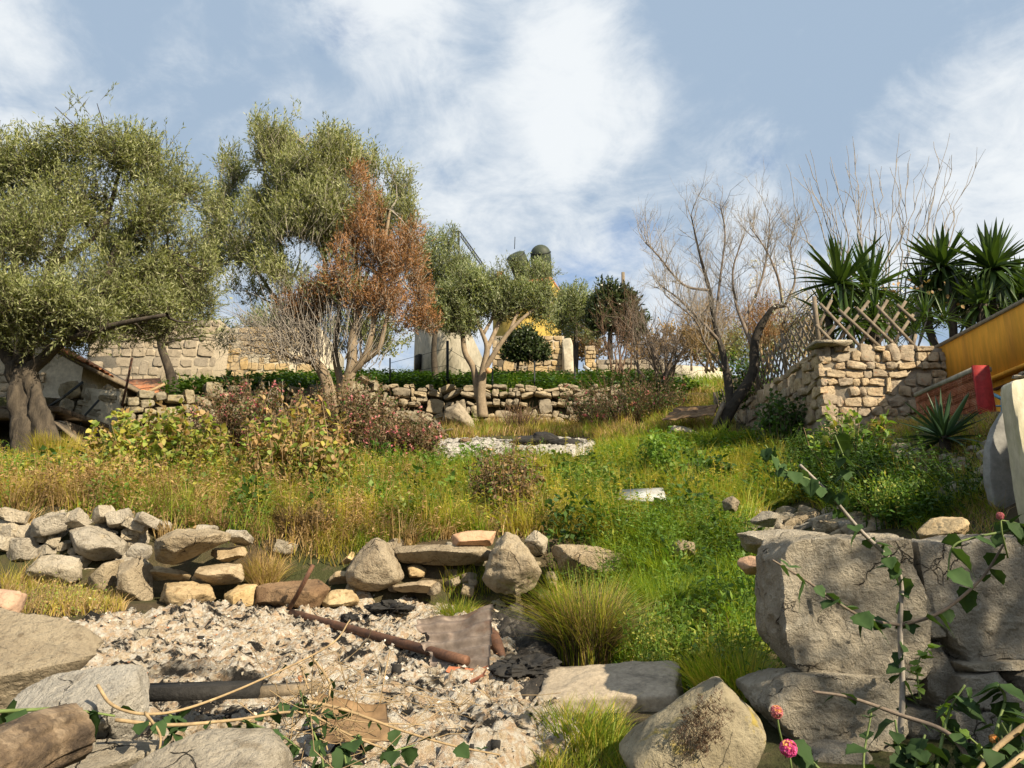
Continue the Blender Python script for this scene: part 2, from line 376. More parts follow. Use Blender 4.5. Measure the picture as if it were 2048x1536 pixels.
# ---------------------------------------------------------------- terrain
BX, BY0, BY1 = 5.04, 8.0, 9.27          # brick wall: constant x, near and far end
SWX, SWY, SWT = 4.62, 11.0, 4.93         # rubble retaining wall: side face x, front face y, top
YX, YY0, YY1, YT = 6.52, 1.5, 11.3, 5.0  # ochre house wall
def yt_line(x):    # terrace wall
    return np.where(x > -3.5, 20.0 + .0 * x, 20.0 + (x + 3.5) * .82)
def H(x, y, fine=True):
    x = np.asarray(x, float); y = np.asarray(y, float)
    low = np.interp(y, [-50, 0, 1.2, 2.0, 2.6, 3.4, 4.2, 5.2, 6.4, 7.5], [-.1, .0, .25, .60, .80, .93, .97, 1.1, 1.23, 1.35])
    high = np.interp(y, [2.5, 3.9, 5, 6, 7.2, 8.5, 10, 13, 15, 17.5, 19.5, 21, 26], [.8, 1.10, 1.40, 1.62, 1.86, 2.2, 2.55, 3.40, 3.99, 4.70, 5.32, 5.55, 5.9])
    up = np.interp(y, [13, 16, 20, 25, 30, 40, 55, 90, 400], [4.6, 5.25, 6.3, 7.85, 9.3, 11.6, 12.6, 12, 5.0])
    w = .5 + 2.3 * sstep(.5, 1.3, x); yr = 6.8 + .2 * np.sin(x * 1.3) - 2.6 * sstep(.5, 1.3, x) - .15 * sstep(-2.2, -4, x)
    h = low + (high - low) * sstep(0, 1, (y - yr) / w)
    h = h + np.clip(-x - 2.0, 0, 9) * .045 * sstep(6, 9, y) + np.clip(-x - 1.6, 0, 3) * .10 * sstep(4.6, 6.2, y) * (1 - sstep(7, 9, y))
    h = h + np.clip(x - 1.5, 0, 4) * .18 * sstep(10, 14, y)
    s2 = sstep(0, 1, (y - yt_line(x) - .12) / .25)
    h = h + (np.maximum(up, h) - h) * s2
    # earth bank below the brick wall
    zb = np.interp(y, [2.5, 3.5, 5.5, 6.5, 7.4, 8.0, 9.3, 11, 14], [1.2, 2.0, 2.72, 2.88, 3.12, 3.28, 3.46, 3.7, 4.0])
    bank = zb - np.clip(BX - .05 - x, 0, 9) * .55
    inb = sstep(2.5, 3.6, y) * (1 - sstep(11, 12, y))
    h = np.where(bank > h, h + (bank - h) * inb, h)
    # plateau behind the rubble wall
    pl = sstep(.18, .45, x - SWX) * sstep(.18, .45, y - SWY)
    h = np.where(4.8 > h, h + (4.8 - h) * pl, h)
    if fine:
        h = h + .05 * fbm2(x * 1.1, y * 1.1, 3, 4) * np.clip(y / 8, .4, 1.5)
    return h
def G(px, py, dmin=2.0, dmax=60):
    """where the sight line of a photo pixel meets the ground"""
    d = np.concatenate([np.arange(dmin, 25, .02), np.arange(25, dmax, .1)])
    u = (px - CX) / FPX; v = (CY - py) / FPX; k = d / (CP - v * SP)
    z = EYE + (SP + v * CP) * k; g = H(u * k, d)
    i = np.argmax(z < g) if (z < g).any() else len(d) - 1
    return np.array([u * k[i], d[i], g[i]])
def on_ground(px, d):
    """point on the ground in the picture column px (taken near the horizon row) at distance d"""
    x = (px - CX) / FPX * d / CP; return np.array([x, d, float(H(x, d))])

def grid_sheet(xs, ys, zf):
    X, Y = np.meshgrid(xs, ys); Z = zf(X, Y); n, m = X.shape
    V = np.stack([X, Y, Z], -1).reshape(-1, 3)
    i = np.arange(n - 1)[:, None] * m; j = np.arange(m - 1)[None]
    return V, np.stack([i + j, i + j + 1, i + m + j + 1, i + m + j], -1).reshape(-1, 4)
def m_ground():
    m, t = new_mat('soil'); p = pos(t)
    a = t.noise(p, 1.1, 6, .6); b = t.noise(p, 9, 8, .7); c = t.noise(p, 45, 5, .7)
    col = t.mix(t.ramp(a, .4, .62), (.085, .065, .04), (.055, .06, .024))
    col = t.mix(t.ramp(b, .5, .7), col, (.13, .10, .06))
    finish(t, col, .97, t.math('ADD', b, t.math('MULTIPLY', c, .5)), .9, .05, .1); return m
M['soil'] = m_ground()
xs = np.unique(np.round(np.concatenate([-np.geomspace(12, 900, 26)[::-1], np.arange(-12, 12.01, .19), np.geomspace(12, 900, 26)]), 3))
ys = np.unique(np.round(np.concatenate([-np.geomspace(2, 200, 10)[::-1], np.arange(-2, 31, .18), np.geomspace(31, 1500, 34)]), 3))
V, q = grid_sheet(xs, ys, H)
tag(mk('ground', V, [q], M['soil'], None, True, (0, 0, 0)), 'brown overgrown hillside soil under the rubble and weeds', 'ground', kind='structure')

def char_mix(t, p, col, spots):
    for (x, y, r) in spots:     # charred spots of the fire
        w = t.add('ShaderNodeVectorMath', {0: p, 1: (x, y, 1.05)}, operation='DISTANCE').outputs['Value']
        n = t.noise(p, 7.0, 6, .7); f = t.ramp(t.math('ADD', w, t.math('MULTIPLY', n, r * 1.4)), r * .9, r * 1.5, 1, 0); col = t.mix(f, col, (.025, .023, .021))
    return col
CHAR_SPOTS = [(G(a, b)[0], G(a, b)[1], r) for a, b, r in [(360, 1365, .30), (480, 1390, .25), (1030, 1340, .30), (1060, 1290, .3), (780, 1215, .35), (400, 1255, .3), (330, 1310, .16), (880, 1400, .14), (560, 1330, .10), (700, 1290, .12)]]
# ash beds -------------------------------------------------------------
def m_ash(name, tan, spots=()):
    m, t = new_mat(name); p = pos(t)
    a = t.noise(p, 2.2, 7, .65, .5); b = t.noise(p, 17, 9, .75, .6); c = t.noise(p, 60, 6, .75); d = t.noise(p, 4.5, 8, .7, 1.0)
    v = t.add('ShaderNodeTexVoronoi', {'Vector': p, 'Scale': 40.0}).outputs['Color']
    col = t.mix(t.ramp(b, .38, .62), tan, (.66, .62, .54))
    col = t.mix(t.math('MULTIPLY', t.ramp(t.add('ShaderNodeSeparateColor', {0: v}).outputs[0], .55, .95), .6), col, (.46, .29, .16) if tan[0] > .4 else (.4, .38, .36))
    col = t.mix(t.ramp(c, .57, .72), col, (.16, .125, .09))
    col = t.mix(t.ramp(d, .51, .58), col, (.03, .028, .026))
    col = char_mix(t, p, col, spots)
    finish(t, col, .97, t.math('ADD', t.math('ADD', b, c), t.math('MULTIPLY', t.add('ShaderNodeSeparateColor', {0: v}).outputs[1], .4)), 1.0, .03, .05); return m
M['ash'] = m_ash('ash', (.50, .39, .26), CHAR_SPOTS); M['ash2'] = m_ash('grey_ash', (.36, .33, .29))
def ash_bed(name, label, poly, mat, step, lift, rgh, dr):
    P = np.array([W(a, b, 1)[:2] for a, b in poly]); 
    g = np.array([G(a, b) for a, b in poly]); x0, y0 = g[:, :2].min(0) - .4; x1, y1 = g[:, :2].max(0) + .4
    gp = [(a, b) for a, b in g[:, :2]]
    xs = np.arange(x0, x1, step); ys = np.arange(y0, y1, step * 1.0)
    X, Y = np.meshgrid(xs, ys); ins = inpoly(X + .25 * fbm2(X * 2, Y * 2, 5), Y + .3 * fbm2(X * 2, Y * 2, 9), gp).astype(float)
    for _ in range(int(.24 / step)):
        ins[1:-1, 1:-1] = (ins[1:-1, 1:-1] + ins[:-2, 1:-1] + ins[2:, 1:-1] + ins[1:-1, :-2] + ins[1:-1, 2:]) / 5
    Z = H(X, Y) - .06 + (.06 + lift) * sstep(.15, .75, ins) + ins * rgh * (np.abs(fbm2(X * 5, Y * 5, 21, 5, .62)) + .55 * np.abs(fbm2(X * 22, Y * 22, 31, 3, .6)))
    n, m = X.shape; Vv = np.stack([X, Y, Z], -1).reshape(-1, 3)
    i = np.arange(n - 1)[:, None] * m; j = np.arange(m - 1)[None]
    q = np.stack([i + j, i + j + 1, i + m + j + 1, i + m + j], -1).reshape(-1, 4)
    keep = (ins.reshape(-1)[q] > .02).any(1); q = q[keep]
    used = np.unique(q); mp = np.full(len(Vv), -1); mp[used] = np.arange(len(used))
    o = mk(name, Vv[used], [mp[q]], mat, None, True, (0, 0, 0)); tag(o, label, 'ash', kind='structure')
    def z_at(x, y):
        ii = np.clip(((y - y0) / step).astype(int), 0, n - 1); jj = np.clip(((x - x0) / step).astype(int), 0, m - 1)
        return Z[ii, jj], ins[ii, jj]
    return z_at, (x0, x1, y0, y1)
ash_z, ash_box = ash_bed('ash_bed', 'pale burnt ash and plaster debris filling the fire pit', [(150, 1250), (400, 1235), (560, 1225), (760, 1190), (850, 1195), (985, 1205), (1000, 1290), (1075, 1380), (1110, 1450), (1120, 1560), (800, 1640), (400, 1640), (250, 1560), (120, 1430), (120, 1300)], M['ash'], .023, .03, .06, 0)
ash2_z, ash2_box = ash_bed('grey_ash_bed', 'grey ash patch of an old fire in the middle of the grass', [(870, 884), (960, 877), (1090, 877), (1170, 884), (1190, 900), (1130, 915), (1010, 925), (940, 930), (880, 935), (862, 905)], M['ash2'], .05, .03, .05, 0)

M['burnt_soil'] = m_plain('burnt_soil', (.022, .02, .018), (.05, .043, .036), 16, .95, 1.0, c3=(.14, .125, .105), bd=.03)
ash_bed('burnt_ground', 'blackened burnt ground around the big tussock', [(985, 1212), (1060, 1212), (1130, 1262), (1150, 1330), (1095, 1420), (1010, 1400), (985, 1300)], M['burnt_soil'], .03, .035, .06, 0)
# ---------------------------------------------------------------- rocks
_cs = {}
def cubesphere(n):
    if n in _cs: return _cs[n]
    lin = np.tan(np.linspace(-1, 1, n + 1) * math.pi / 4); vs, fs, key = [], [], {}
    def vid(p):
        k = tuple(np.round(p, 5))
        if k not in key: key[k] = len(vs); vs.append(p)
        return key[k]
    for ax in range(3):
        for sg in (-1, 1):
            idx = np.zeros((n + 1, n + 1), int)
            for i in range(n + 1):
                for j in range(n + 1):
                    p = np.zeros(3); p[ax] = sg; p[(ax + 1) % 3] = lin[i]; p[(ax + 2) % 3] = lin[j]; idx[i, j] = vid(p)
            for i in range(n):
                for j in range(n):
                    f = [idx[i, j], idx[i + 1, j], idx[i + 1, j + 1], idx[i, j + 1]]; fs.append(f if sg > 0 else f[::-1])
    D = np.array(vs); D /= np.linalg.norm(D, axis=1)[:, None]; _cs[n] = (D, np.array(fs)); return _cs[n]
def poly_hull(D, N, off, k=26):
    c = D @ N.T; ok = c > 1e-4
    inv = np.where(ok, c / off[None], 0.0)          # 1/r per plane
    return 1.0 / (np.power(np.power(inv, k).sum(1), 1.0 / k) + 1e-9)
def rough_up(P, D, size, amp, seed, strata=0.0, fr=1.0):
    s = 1.0 / size * fr
    dsp = .40 * fbm(P * s * 1.7, seed, 4, .5) - .30 * np.abs(fbm(P * s * 6.5, seed + 9, 4, .6)) + .15 + .26 * np.floor(2.5 * vnoise(P * s * 2.6, seed + 21)) / 2.5
    if strata: dsp = dsp + strata * np.sin(P[:, 2] / size * 34 + 3 * vnoise(P * s * 3, seed + 4)) * .3
    return P + D * (amp * size * dsp)[:, None]
def rock_px(name, poly, d, thick, mat, label=None, cat='rock', parent=None, seed=None, n=22, amp=.06, k=26, strata=0.0, group=None, tilt=(.15, .6), ftilt=.35, fr=1.0, chips=9):
    """rock whose outline is a (convex) photo polygon, at distance d, with real thickness"""
    rs = np.random.default_rng(seed if seed is not None else abs(int(poly[0][0] * 7 + poly[0][1] * 13)))
    p = np.array(poly, float); c = (p.min(0) + p.max(0)) / 2; C = W(c[0], c[1], d); sc = d / FPX
    q = np.stack([(p[:, 0] - c[0]) * sc, (c[1] - p[:, 1]) * sc], 1)
    area = .5 * np.sum(q[:, 0] * np.roll(q[:, 1], -1) - np.roll(q[:, 0], -1) * q[:, 1])
    if area < 0: q = q[::-1]
    N, off = [], []
    for i in range(len(q)):
        a, b = q[i], q[(i + 1) % len(q)]; e = b - a; n2 = np.array([e[1], -e[0]]); n2 /= np.linalg.norm(n2) + 1e-9
        o2 = n2 @ a
        if o2 < .01: o2 = .01
        for sg in (-1, 1):
            al = sg * rs.uniform(*tilt); y0 = rs.uniform(-.12, .12) * thick
            of = o2 * math.cos(al) + math.sin(al) * y0
            N.append([n2[0] * math.cos(al), math.sin(al), n2[1] * math.cos(al)]); off.append(max(of, .01))
    for sg, cnt in ((-1, 3), (1, 2)):
        for _ in range(cnt):
            v = np.array([rs.uniform(-ftilt, ftilt), sg * 1.0, rs.uniform(-ftilt, ftilt)]); v /= np.linalg.norm(v)
            N.append(v); off.append(thick / 2 * rs.uniform(.8, 1.1))
    D, F_ = cubesphere(n); ext = np.array([np.ptp(q[:, 0]), thick, np.ptp(q[:, 1])]); 
    Pb = unit(D * ext); Pb = Pb * poly_hull(Pb, np.array(N), np.array(off), 60)[:, None]
    for _ in range(chips):      # random chips off corners
        v = unit(rs.normal(size=3) * [1, 1.3, 1] / ext); N.append(v); off.append((Pb @ v).max() * rs.uniform(.80, .96))
    D2 = unit(D * ext); r = poly_hull(D2, np.array(N), np.array(off), k)
    P = D2 * r[:, None]; size = float(np.cbrt(ext.prod()))
    P = rough_up(P, D2, size, amp, int(rs.integers(1e6)), strata, fr) + C
    o = mk(name, P, [F_], mat, parent, 'sharp')
    if parent is None: tag(o, label, cat, group)
    return o
def stone_pool(cnt, n, mat, k=9, amp=.10, base=None):
    out = []
    for s in range(cnt):
        rs = np.random.default_rng(500 + s); D, F_ = cubesphere(n)
        N = [np.eye(3)[a] * sg for a in range(3) for sg in (-1, 1)]; off = [.5 * rs.uniform(.92, 1.02) for _ in N]
        for _ in range(12):
            v = unit(rs.normal(size=3)); N.append(v); off.append(np.abs(v).sum() * .5 * rs.uniform(.70, .93))
        P = D * poly_hull(D, np.array(N), np.array(off), k * 4)[:, None]
        P = rough_up(P, D, 1.0, amp, s * 31 + 5)
        out.append(mesh_data(base or 'stone', P, [F_], mat, 'sharp'))
    return out
def rubble_wall(parent, A, dirv, length, zb, zt, nrm, ch, lw, pool, depth, name='stone', gap=.92, proud=.0, jit=.10, seed=1, tall=.12):
    """courses of single stones along a wall face; zb, zt functions of s"""
    rs = np.random.default_rng(seed); z0 = min(zb(0), zb(length)); ztop = max(zt(0), zt(length)); z = z0; cnt = 0
    ang = math.atan2(dirv[1], dirv[0]); block = []
    while z < ztop - ch[0] * .35:
        hgt = rs.uniform(*ch); s = -rs.uniform(0, lw[0])
        if z + hgt > ztop: hgt = max(ztop - z, ch[0] * .5)
        while s < length:
            w = rs.uniform(*lw) * (1 if rs.random() > .2 else .6); hh = hgt * (1.75 if rs.random() < tall else rs.uniform(.85, 1.05))
            a, b = max(s, 0), min(s + w, length); w_ = b - a; c = (a + b) / 2; zc = z + hh / 2
            clash = any(abs(c - x) < (w_ + ww) * .42 and abs(zc - zz) < (hh + h2) * .40 for x, zz, ww, h2 in block[-80:])
            if w_ > lw[0] * .3 and zc > zb(c) - .03 and zc + hh * .25 < zt(c) and not clash:
                me = pool[rs.integers(len(pool))]; rot = Matrix.Rotation(ang, 3, 'Z') @ Matrix.Rotation(rs.normal() * jit, 3, 'Y') @ Matrix.Rotation(rs.choice([0, math.pi]), 3, 'Y')
                o_ = np.array([A[0] + dirv[0] * c, A[1] + dirv[1] * c, zc]); pr = proud + rs.uniform(-.02, .035)
                o_[:2] += np.asarray(nrm) * (pr - depth * .5)
                inst(name, me, o_, rot, (w_ * gap, depth * rs.uniform(.9, 1.15), hh * gap), parent); cnt += 1
                block.append((c, zc, w_, hh))
            s += w
        z += hgt * .97
    return cnt
# ---- foreground rocks, each a thing of its own
RK = [
 ('boulder', [(-70, 1205), (60, 1222), (150, 1250), (207, 1290), (200, 1325), (120, 1400), (60, 1450), (-70, 1470)], 3.05, .9, 'lime', 'big rounded tan boulder overlapping the edge of the ash pit', 34, .05),
 ('white_rock', [(95, 1350), (150, 1340), (297, 1333), (290, 1430), (245, 1478), (60, 1482), (28, 1440), (35, 1380)], 2.6, .45, 'lime_rust', 'bright white squared block with a rusty red spot', 34, .05),
 ('pale_rock', [(258, 1540), (320, 1500), (420, 1475), (520, 1475), (565, 1510), (580, 1610), (250, 1620)], 2.25, .6, 'lime_white', 'smooth pale boulder with pitted top below the cut canes', 34, .04),
 ('pale_rock', [(120, 1510), (240, 1480), (305, 1480), (310, 1512), (200, 1590), (110, 1590)], 2.45, .35, 'lime_white', 'low pale slab lying between the log and the pitted boulder', 24, .06),
 ('pink_rock', [(-40, 1175), (30, 1182), (46, 1200), (38, 1236), (-40, 1244)], 4.7, .4, 'lime_pink', 'small pinkish block behind the big tan boulder', 16, .07),
 ('stone', [(135, 1055), (180, 1045), (255, 1085), (250, 1110), (200, 1122), (150, 1105), (138, 1080)], 7.0, .5, 'lime_white', 'long pale slab leaning on the left stone heap', 20, .06),
 ('stone', [(65, 1130), (85, 1108), (160, 1115), (166, 1150), (155, 1168), (70, 1166)], 6.75, .4, 'lime_white', 'square grey white stone above the dry weeds', 20, .07),
 ('stone', [(302, 1072), (330, 1058), (445, 1063), (452, 1090), (430, 1100), (388, 1137), (305, 1115)], 6.55, .75, 'lime', 'largest flat topped block with banded orange underside', 26, .06),
 ('stone', [(300, 1138), (325, 1130), (378, 1145), (372, 1162), (305, 1162)], 6.7, .4, 'lime_ochre', 'thin ochre stone wedged under the largest flat topped block', 14, .07),
 ('stone', [(240, 1130), (275, 1116), (305, 1135), (310, 1195), (290, 1212), (245, 1206)], 6.6, .4, 'lime', 'upright rounded grey stone beside the thin ochre wedge', 20, .06),
 ('stone', [(172, 1160), (205, 1125), (245, 1118), (242, 1170), (235, 1202), (180, 1190)], 6.8, .4, 'lime', 'rough grey stone between the dry weeds and the upright rounded stone', 18, .07),
 ('stone', [(382, 1160), (400, 1130), (480, 1128), (488, 1160), (460, 1168), (390, 1167)], 6.7, .5, 'lime_ochre', 'long ochre stone under the dry grass tussock', 18, .06),
 ('stone', [(420, 1095), (480, 1088), (500, 1112), (450, 1128), (420, 1118)], 6.9, .45, 'lime_ochre', 'flat brown stone behind the largest flat topped block', 14, .07),
 ('stone', [(318, 1195), (325, 1168), (420, 1170), (434, 1200), (410, 1222), (350, 1222)], 6.55, .45, 'lime_ochre', 'knobbly tan stone low in the row beside black ash', 20, .09),
 ('stone', [(443, 1188), (460, 1175), (512, 1170), (516, 1215), (500, 1238), (455, 1240)], 6.5, .4, 'lime_ochre', 'squarish olive tan stone at the foot of the dry tussock', 18, .06),
 ('scorched_stone', [(515, 1172), (560, 1160), (630, 1158), (660, 1180), (640, 1212), (610, 1228), (515, 1217)], 6.5, .4, 'scorched', 'brown scorched slab behind the upright rod', 18, .05),
 ('stone', [(640, 1200), (662, 1178), (705, 1180), (722, 1205), (700, 1216), (650, 1220)], 6.6, .4, 'lime_ochre', 'low rust brown stone beside the scorched slab', 16, .07),
 ('stone', [(693, 1145), (720, 1105), (752, 1073), (772, 1085), (812, 1150), (790, 1178), (720, 1177), (698, 1168)], 6.75, .5, 'lime', 'tall pointed cream stone with a bright slanting face', 24, .05),
 ('stone', [(655, 1160), (672, 1142), (695, 1142), (700, 1170), (660, 1174)], 6.85, .3, 'lime_ochre', 'small brown stone at the left foot of the pointed stone', 12, .07),
 ('stone', [(682, 1122), (705, 1100), (716, 1112), (714, 1134), (690, 1140)], 7.0, .3, 'lime_ochre', 'small rounded stone at the shoulder of the pointed stone', 12, .07),
 ('stone_slab', [(790, 1098), (860, 1088), (985, 1096), (978, 1125), (942, 1132), (798, 1122)], 6.9, .6, 'lime', 'long flat cream slab carrying the pinkish brick shaped stone', 24, .03),
 ('pink_stone', [(905, 1070), (925, 1062), (993, 1064), (987, 1092), (922, 1101), (908, 1096)], 6.9, .4, 'lime_pink', 'pinkish brick shaped stone lying on the long flat slab', 18, .04),
 ('stone', [(985, 1090), (1010, 1062), (1042, 1075), (1078, 1130), (1080, 1165), (1052, 1192), (1000, 1192), (964, 1155)], 6.65, .5, 'lime', 'tall ridged cream stone standing at the end of the flat slab', 26, .06),
 ('stone', [(1048, 1082), (1075, 1058), (1098, 1075), (1094, 1105), (1065, 1113)], 6.85, .32, 'lime_white', 'round pale stone perched on the tall ridged stone', 16, .05),
 ('stone', [(1100, 1092), (1130, 1082), (1200, 1090), (1250, 1105), (1258, 1130), (1236, 1168), (1180, 1168), (1108, 1142)], 6.8, .5, 'lime', 'broad split cream block at the end of the stone row', 26, .08),
 ('stone', [(785, 1168), (840, 1158), (872, 1165), (862, 1187), (792, 1187)], 6.7, .4, 'lime_ochre', 'low tan stone in front of the flat slab', 14, .07),
 ('stone', [(812, 1132), (838, 1126), (856, 1140), (850, 1158), (818, 1158)], 6.95, .3, 'lime_ochre', 'dark wedge stone under the flat slab', 12, .07),
 ('rock', [(1450, 1068), (1500, 1058), (1640, 1062), (1680, 1080), (1640, 1100), (1540, 1112), (1465, 1096)], 5.0, .7, 'grey_stone', 'wide flat grey slab behind the corner of the block wall', 22, .05),
 ('rock', [(1470, 1125), (1490, 1110), (1530, 1115), (1545, 1150), (1490, 1150)], 4.7, .35, 'lime_pink', 'small reddish rock in grass against the block wall', 14, .07),
 ('rock', [(1828, 1068), (1870, 1035), (1930, 1029), (1950, 1055), (1932, 1080), (1835, 1086)], 5.1, .5, 'lime_ochre', 'brown veined boulder behind the block wall', 20, .08),
 ('rock', [(1855, 990), (1900, 966), (1975, 960), (1980, 1000), (1905, 1012)], 6.5, .6, 'lichen_stone', 'tan boulder jutting from the bank below the spiky agave', 18, .09),
 ('rock', [(1935, 948), (1972, 924), (1985, 950), (1975, 968), (1945, 966)], 6.6, .4, 'lichen_stone', 'small bank stone above the jutting tan boulder', 14, .08),
 ('rock', [(1905, 1030), (1930, 1005), (1978, 1003), (1980, 1050), (1920, 1055)], 6.2, .4, 'grey_stone', 'grey stone at the foot of the rendered wall end', 14, .07),
 ('rock', [(880, 853), (890, 815), (915, 805), (946, 840), (954, 862)], 18.4, .8, 'terrace_stone', 'large dark leaning boulder at the foot of the terrace wall', 18, .06),
 ('rock', [(770, 845), (790, 822), (840, 820), (880, 850), (870, 865), (790, 868)], 18.2, .9, 'lichen_stone', 'earthy brown mound of rock left of the leaning boulder', 16, .08),
 ('rock', [(1318, 884), (1345, 846), (1368, 850), (1425, 884), (1420, 892)], 14.3, .8, 'grey_stone', 'grey pointed rock below the tin sheet', 16, .06),
 ('rock', [(1440, 1002), (1465, 990), (1482, 1004), (1472, 1024), (1445, 1022)], 6.9, .25, 'lime', 'loose cream stone in yellow grass beside the rubble', 12, .07),
 ('rock', [(1500, 1040), (1530, 1018), (1560, 1030), (1548, 1055), (1508, 1052)], 6.1, .25, 'grey_stone', 'pointed grey stone at the edge of the rubble', 12, .07),
 ('rock', [(1340, 1090), (1360, 1078), (1390, 1085), (1392, 1112), (1350, 1116)], 6.3, .3, 'lime', 'half buried pale stone in the weeds beside the split block', 12, .07),
 ('rock', [(10, 930), (30, 915), (60, 922), (66, 960), (20, 968)], 11.8, .5, 'grey_stone', 'dark stone beside the old olive trunk', 12, .08),
]
for i, (nm, poly, d, th, mt, lab, n, amp) in enumerate(RK):
    rock_px(nm, poly, d, th, M[mt], lab, 'rock' if 'stone' not in nm else 'stone', seed=100 + i, n=n, amp=amp, strata=.35 if 'banded' in lab or 'ridged' in lab else 0, k=60)

# small loose stones of the left heap and the right rubble
small_pool = stone_pool(6, 7, M['lime'], 8, .12, 'rubble_stone'); small_white = stone_pool(6, 7, M['lime_white'], 8, .12, 'rubble_stone')
small_grey = stone_pool(4, 8, M['grey_stone'], 8, .12, 'rubble_stone')
def small_rocks(lst, d0, pool, label, cat, group, dj=.4, seed=3, ground=False):
    rs = np.random.default_rng(seed)
    for px, py, w, h in lst:
        d = d0 + rs.uniform(-dj, dj); g = G(px, py, 4.0) if ground else None; d = float(g[1]) if ground else d; sc = d / FPX; rot = Euler((rs.uniform(-.3, .3), rs.uniform(-.45, .45), rs.uniform(0, 6.28))).to_matrix()
        o = inst('loose_stone', pool[rs.integers(len(pool))], (g if ground else W(px, py, d)), rot, (w * sc, (w + h) * .5 * sc, h * sc)); tag(o, label, cat, group)
small_rocks([(100, 1050, 62, 38), (55, 1072, 70, 30), (48, 1098, 40, 46), (35, 1142, 44, 40), (78, 1096, 58, 36), (20, 1058, 60, 34), (118, 1036, 40, 26), (66, 1140, 30, 40), (160, 1128, 40, 30), (190, 1135, 40, 26),
             (270, 1085, 52, 34), (240, 1040, 60, 30), (215, 1055, 50, 30), (280, 1105, 46, 28), (10, 1110, 46, 40), (175, 1110, 36, 24), (415, 1165, 30, 24), (140, 1040, 26, 22), (85, 1070, 40, 26), (30, 1030, 50, 26), (430, 1222, 36, 28), (0, 1085, 40, 34),
             (415, 1060, 50, 20), (480, 1075, 60, 18), (205, 1030, 40, 26), (270, 1050, 46, 22), (320, 1050, 50, 18), (10, 1150, 40, 30)] + [(random.uniform(-20, 300), random.uniform(1035, 1150), random.uniform(20, 46), random.uniform(16, 32)) for _ in range(44)],
            7.1, small_white, 'loose pale stone in the heap above the dry weeds', 'stone', 'loose stones of the pale heap', .22)
rs = np.random.default_rng(8)
small_rocks([(rs.uniform(1470, 1770), rs.uniform(1022, 1068), rs.uniform(16, 52), rs.uniform(12, 30)) for _ in range(60)] + [(1600, 1052, 80, 34), (1560, 1046, 66, 30), (1650, 1042, 50, 26), (1700, 1060, 90, 22), (1480, 1010, 44, 24)],
            5.7, small_pool[:3] + small_grey, 'grey rubble stone in the broken pile behind the block wall', 'stone', 'rubble behind the block wall', .4, ground=True)
small_rocks([(rs.uniform(580, 1250), rs.uniform(1150, 1200), rs.uniform(12, 30), rs.uniform(10, 22)) for _ in range(22)],
            6.85, small_pool, 'fist sized stone fallen along the foot of the stone row', 'stone', 'small stones along the row', .2)
small_rocks([(rs.uniform(560, 1260), rs.uniform(1090, 1150), rs.uniform(14, 44), rs.uniform(10, 26)) for _ in range(30)],
            7.15, small_pool + small_grey, 'earthy stone packed into the slope behind the stone row', 'stone', 'stones packed behind the row', .2)
small_rocks([(rs.uniform(1790, 1990), rs.uniform(880, 960), rs.uniform(12, 40), rs.uniform(10, 26)) for _ in range(28)],
            7.0, small_grey, 'small stone stuck in the earth bank around the agave', 'stone', 'stones of the earth bank', .3, ground=True)

# near block wall (one thing, each block a part)
bw = empty('stone_wall', (1.6, 3.55, .9), 'dry stone wall of big weathered grey blocks behind pink lantana', 'wall')
BL = [([(1530, 1115), (1560, 1082), (1640, 1076), (1792, 1080), (1802, 1200), (1808, 1300), (1780, 1345), (1562, 1343), (1530, 1250)], 3.55, .55),
      ([(1794, 1082), (2130, 1078), (2130, 1310), (1866, 1310), (1808, 1235), (1796, 1160)], 3.6, .55),
      ([(1798, 1185), (1840, 1195), (1872, 1262), (1850, 1270), (1814, 1272)], 3.5, .3),
      ([(1505, 1352), (1560, 1344), (1765, 1347), (1772, 1440), (1690, 1476), (1570, 1472), (1510, 1410)], 3.5, .5),
      ([(1700, 1362), (1800, 1350), (1812, 1372), (1760, 1392), (1716, 1384)], 3.45, .35),
      ([(1880, 1345), (1960, 1338), (2000, 1392), (1985, 1410), (1868, 1408)], 3.5, .45),
      ([(2002, 1345), (2040, 1322), (2130, 1320), (2130, 1400), (2015, 1400)], 3.5, .45),
      ([(1868, 1314), (1995, 1310), (2022, 1326), (1960, 1338), (1880, 1340)], 3.55, .45),
      ([(1810, 1280), (1850, 1275), (1868, 1320), (1866, 1400), (1812, 1400)], 3.6, .4),
      ([(1720, 1482), (1770, 1470), (1830, 1490), (1900, 1530), (1830, 1540), (1740, 1500)], 3.45, .4),
      ([(1600, 1495), (1690, 1482), (1722, 1505), (1730, 1580), (1600, 1580)], 3.3, .35),
      ([(1868, 1414), (2130, 1406), (2130, 1490), (1900, 1492)], 3.5, .45),
      ([(1760, 1545), (1920, 1530), (2130, 1500), (2130, 1640), (1760, 1640)], 3.4, .4),
      ([(1772, 1400), (1862, 1406), (1892, 1488), (1836, 1486), (1780, 1466)], 3.62, .4),
      ([(2020, 1295), (2140, 1295), (2140, 1320), (2030, 1322)], 3.6, .4)]
for i, (poly, d, th) in enumerate(BL):
    rock_px('block', poly, d, th, M['grey_stone'], parent=bw, seed=300 + i, n=30 if i < 4 else 18, amp=.085, k=80, tilt=(.03, .12), ftilt=.08, fr=1.2, chips=3)
mb = MB(); a = W(1830, 1200, 3.9); mb.box((a[0] + .62, 3.98, 1.22), (2.0, .30, .9)); mb.build('core', M['mortar'], bw)

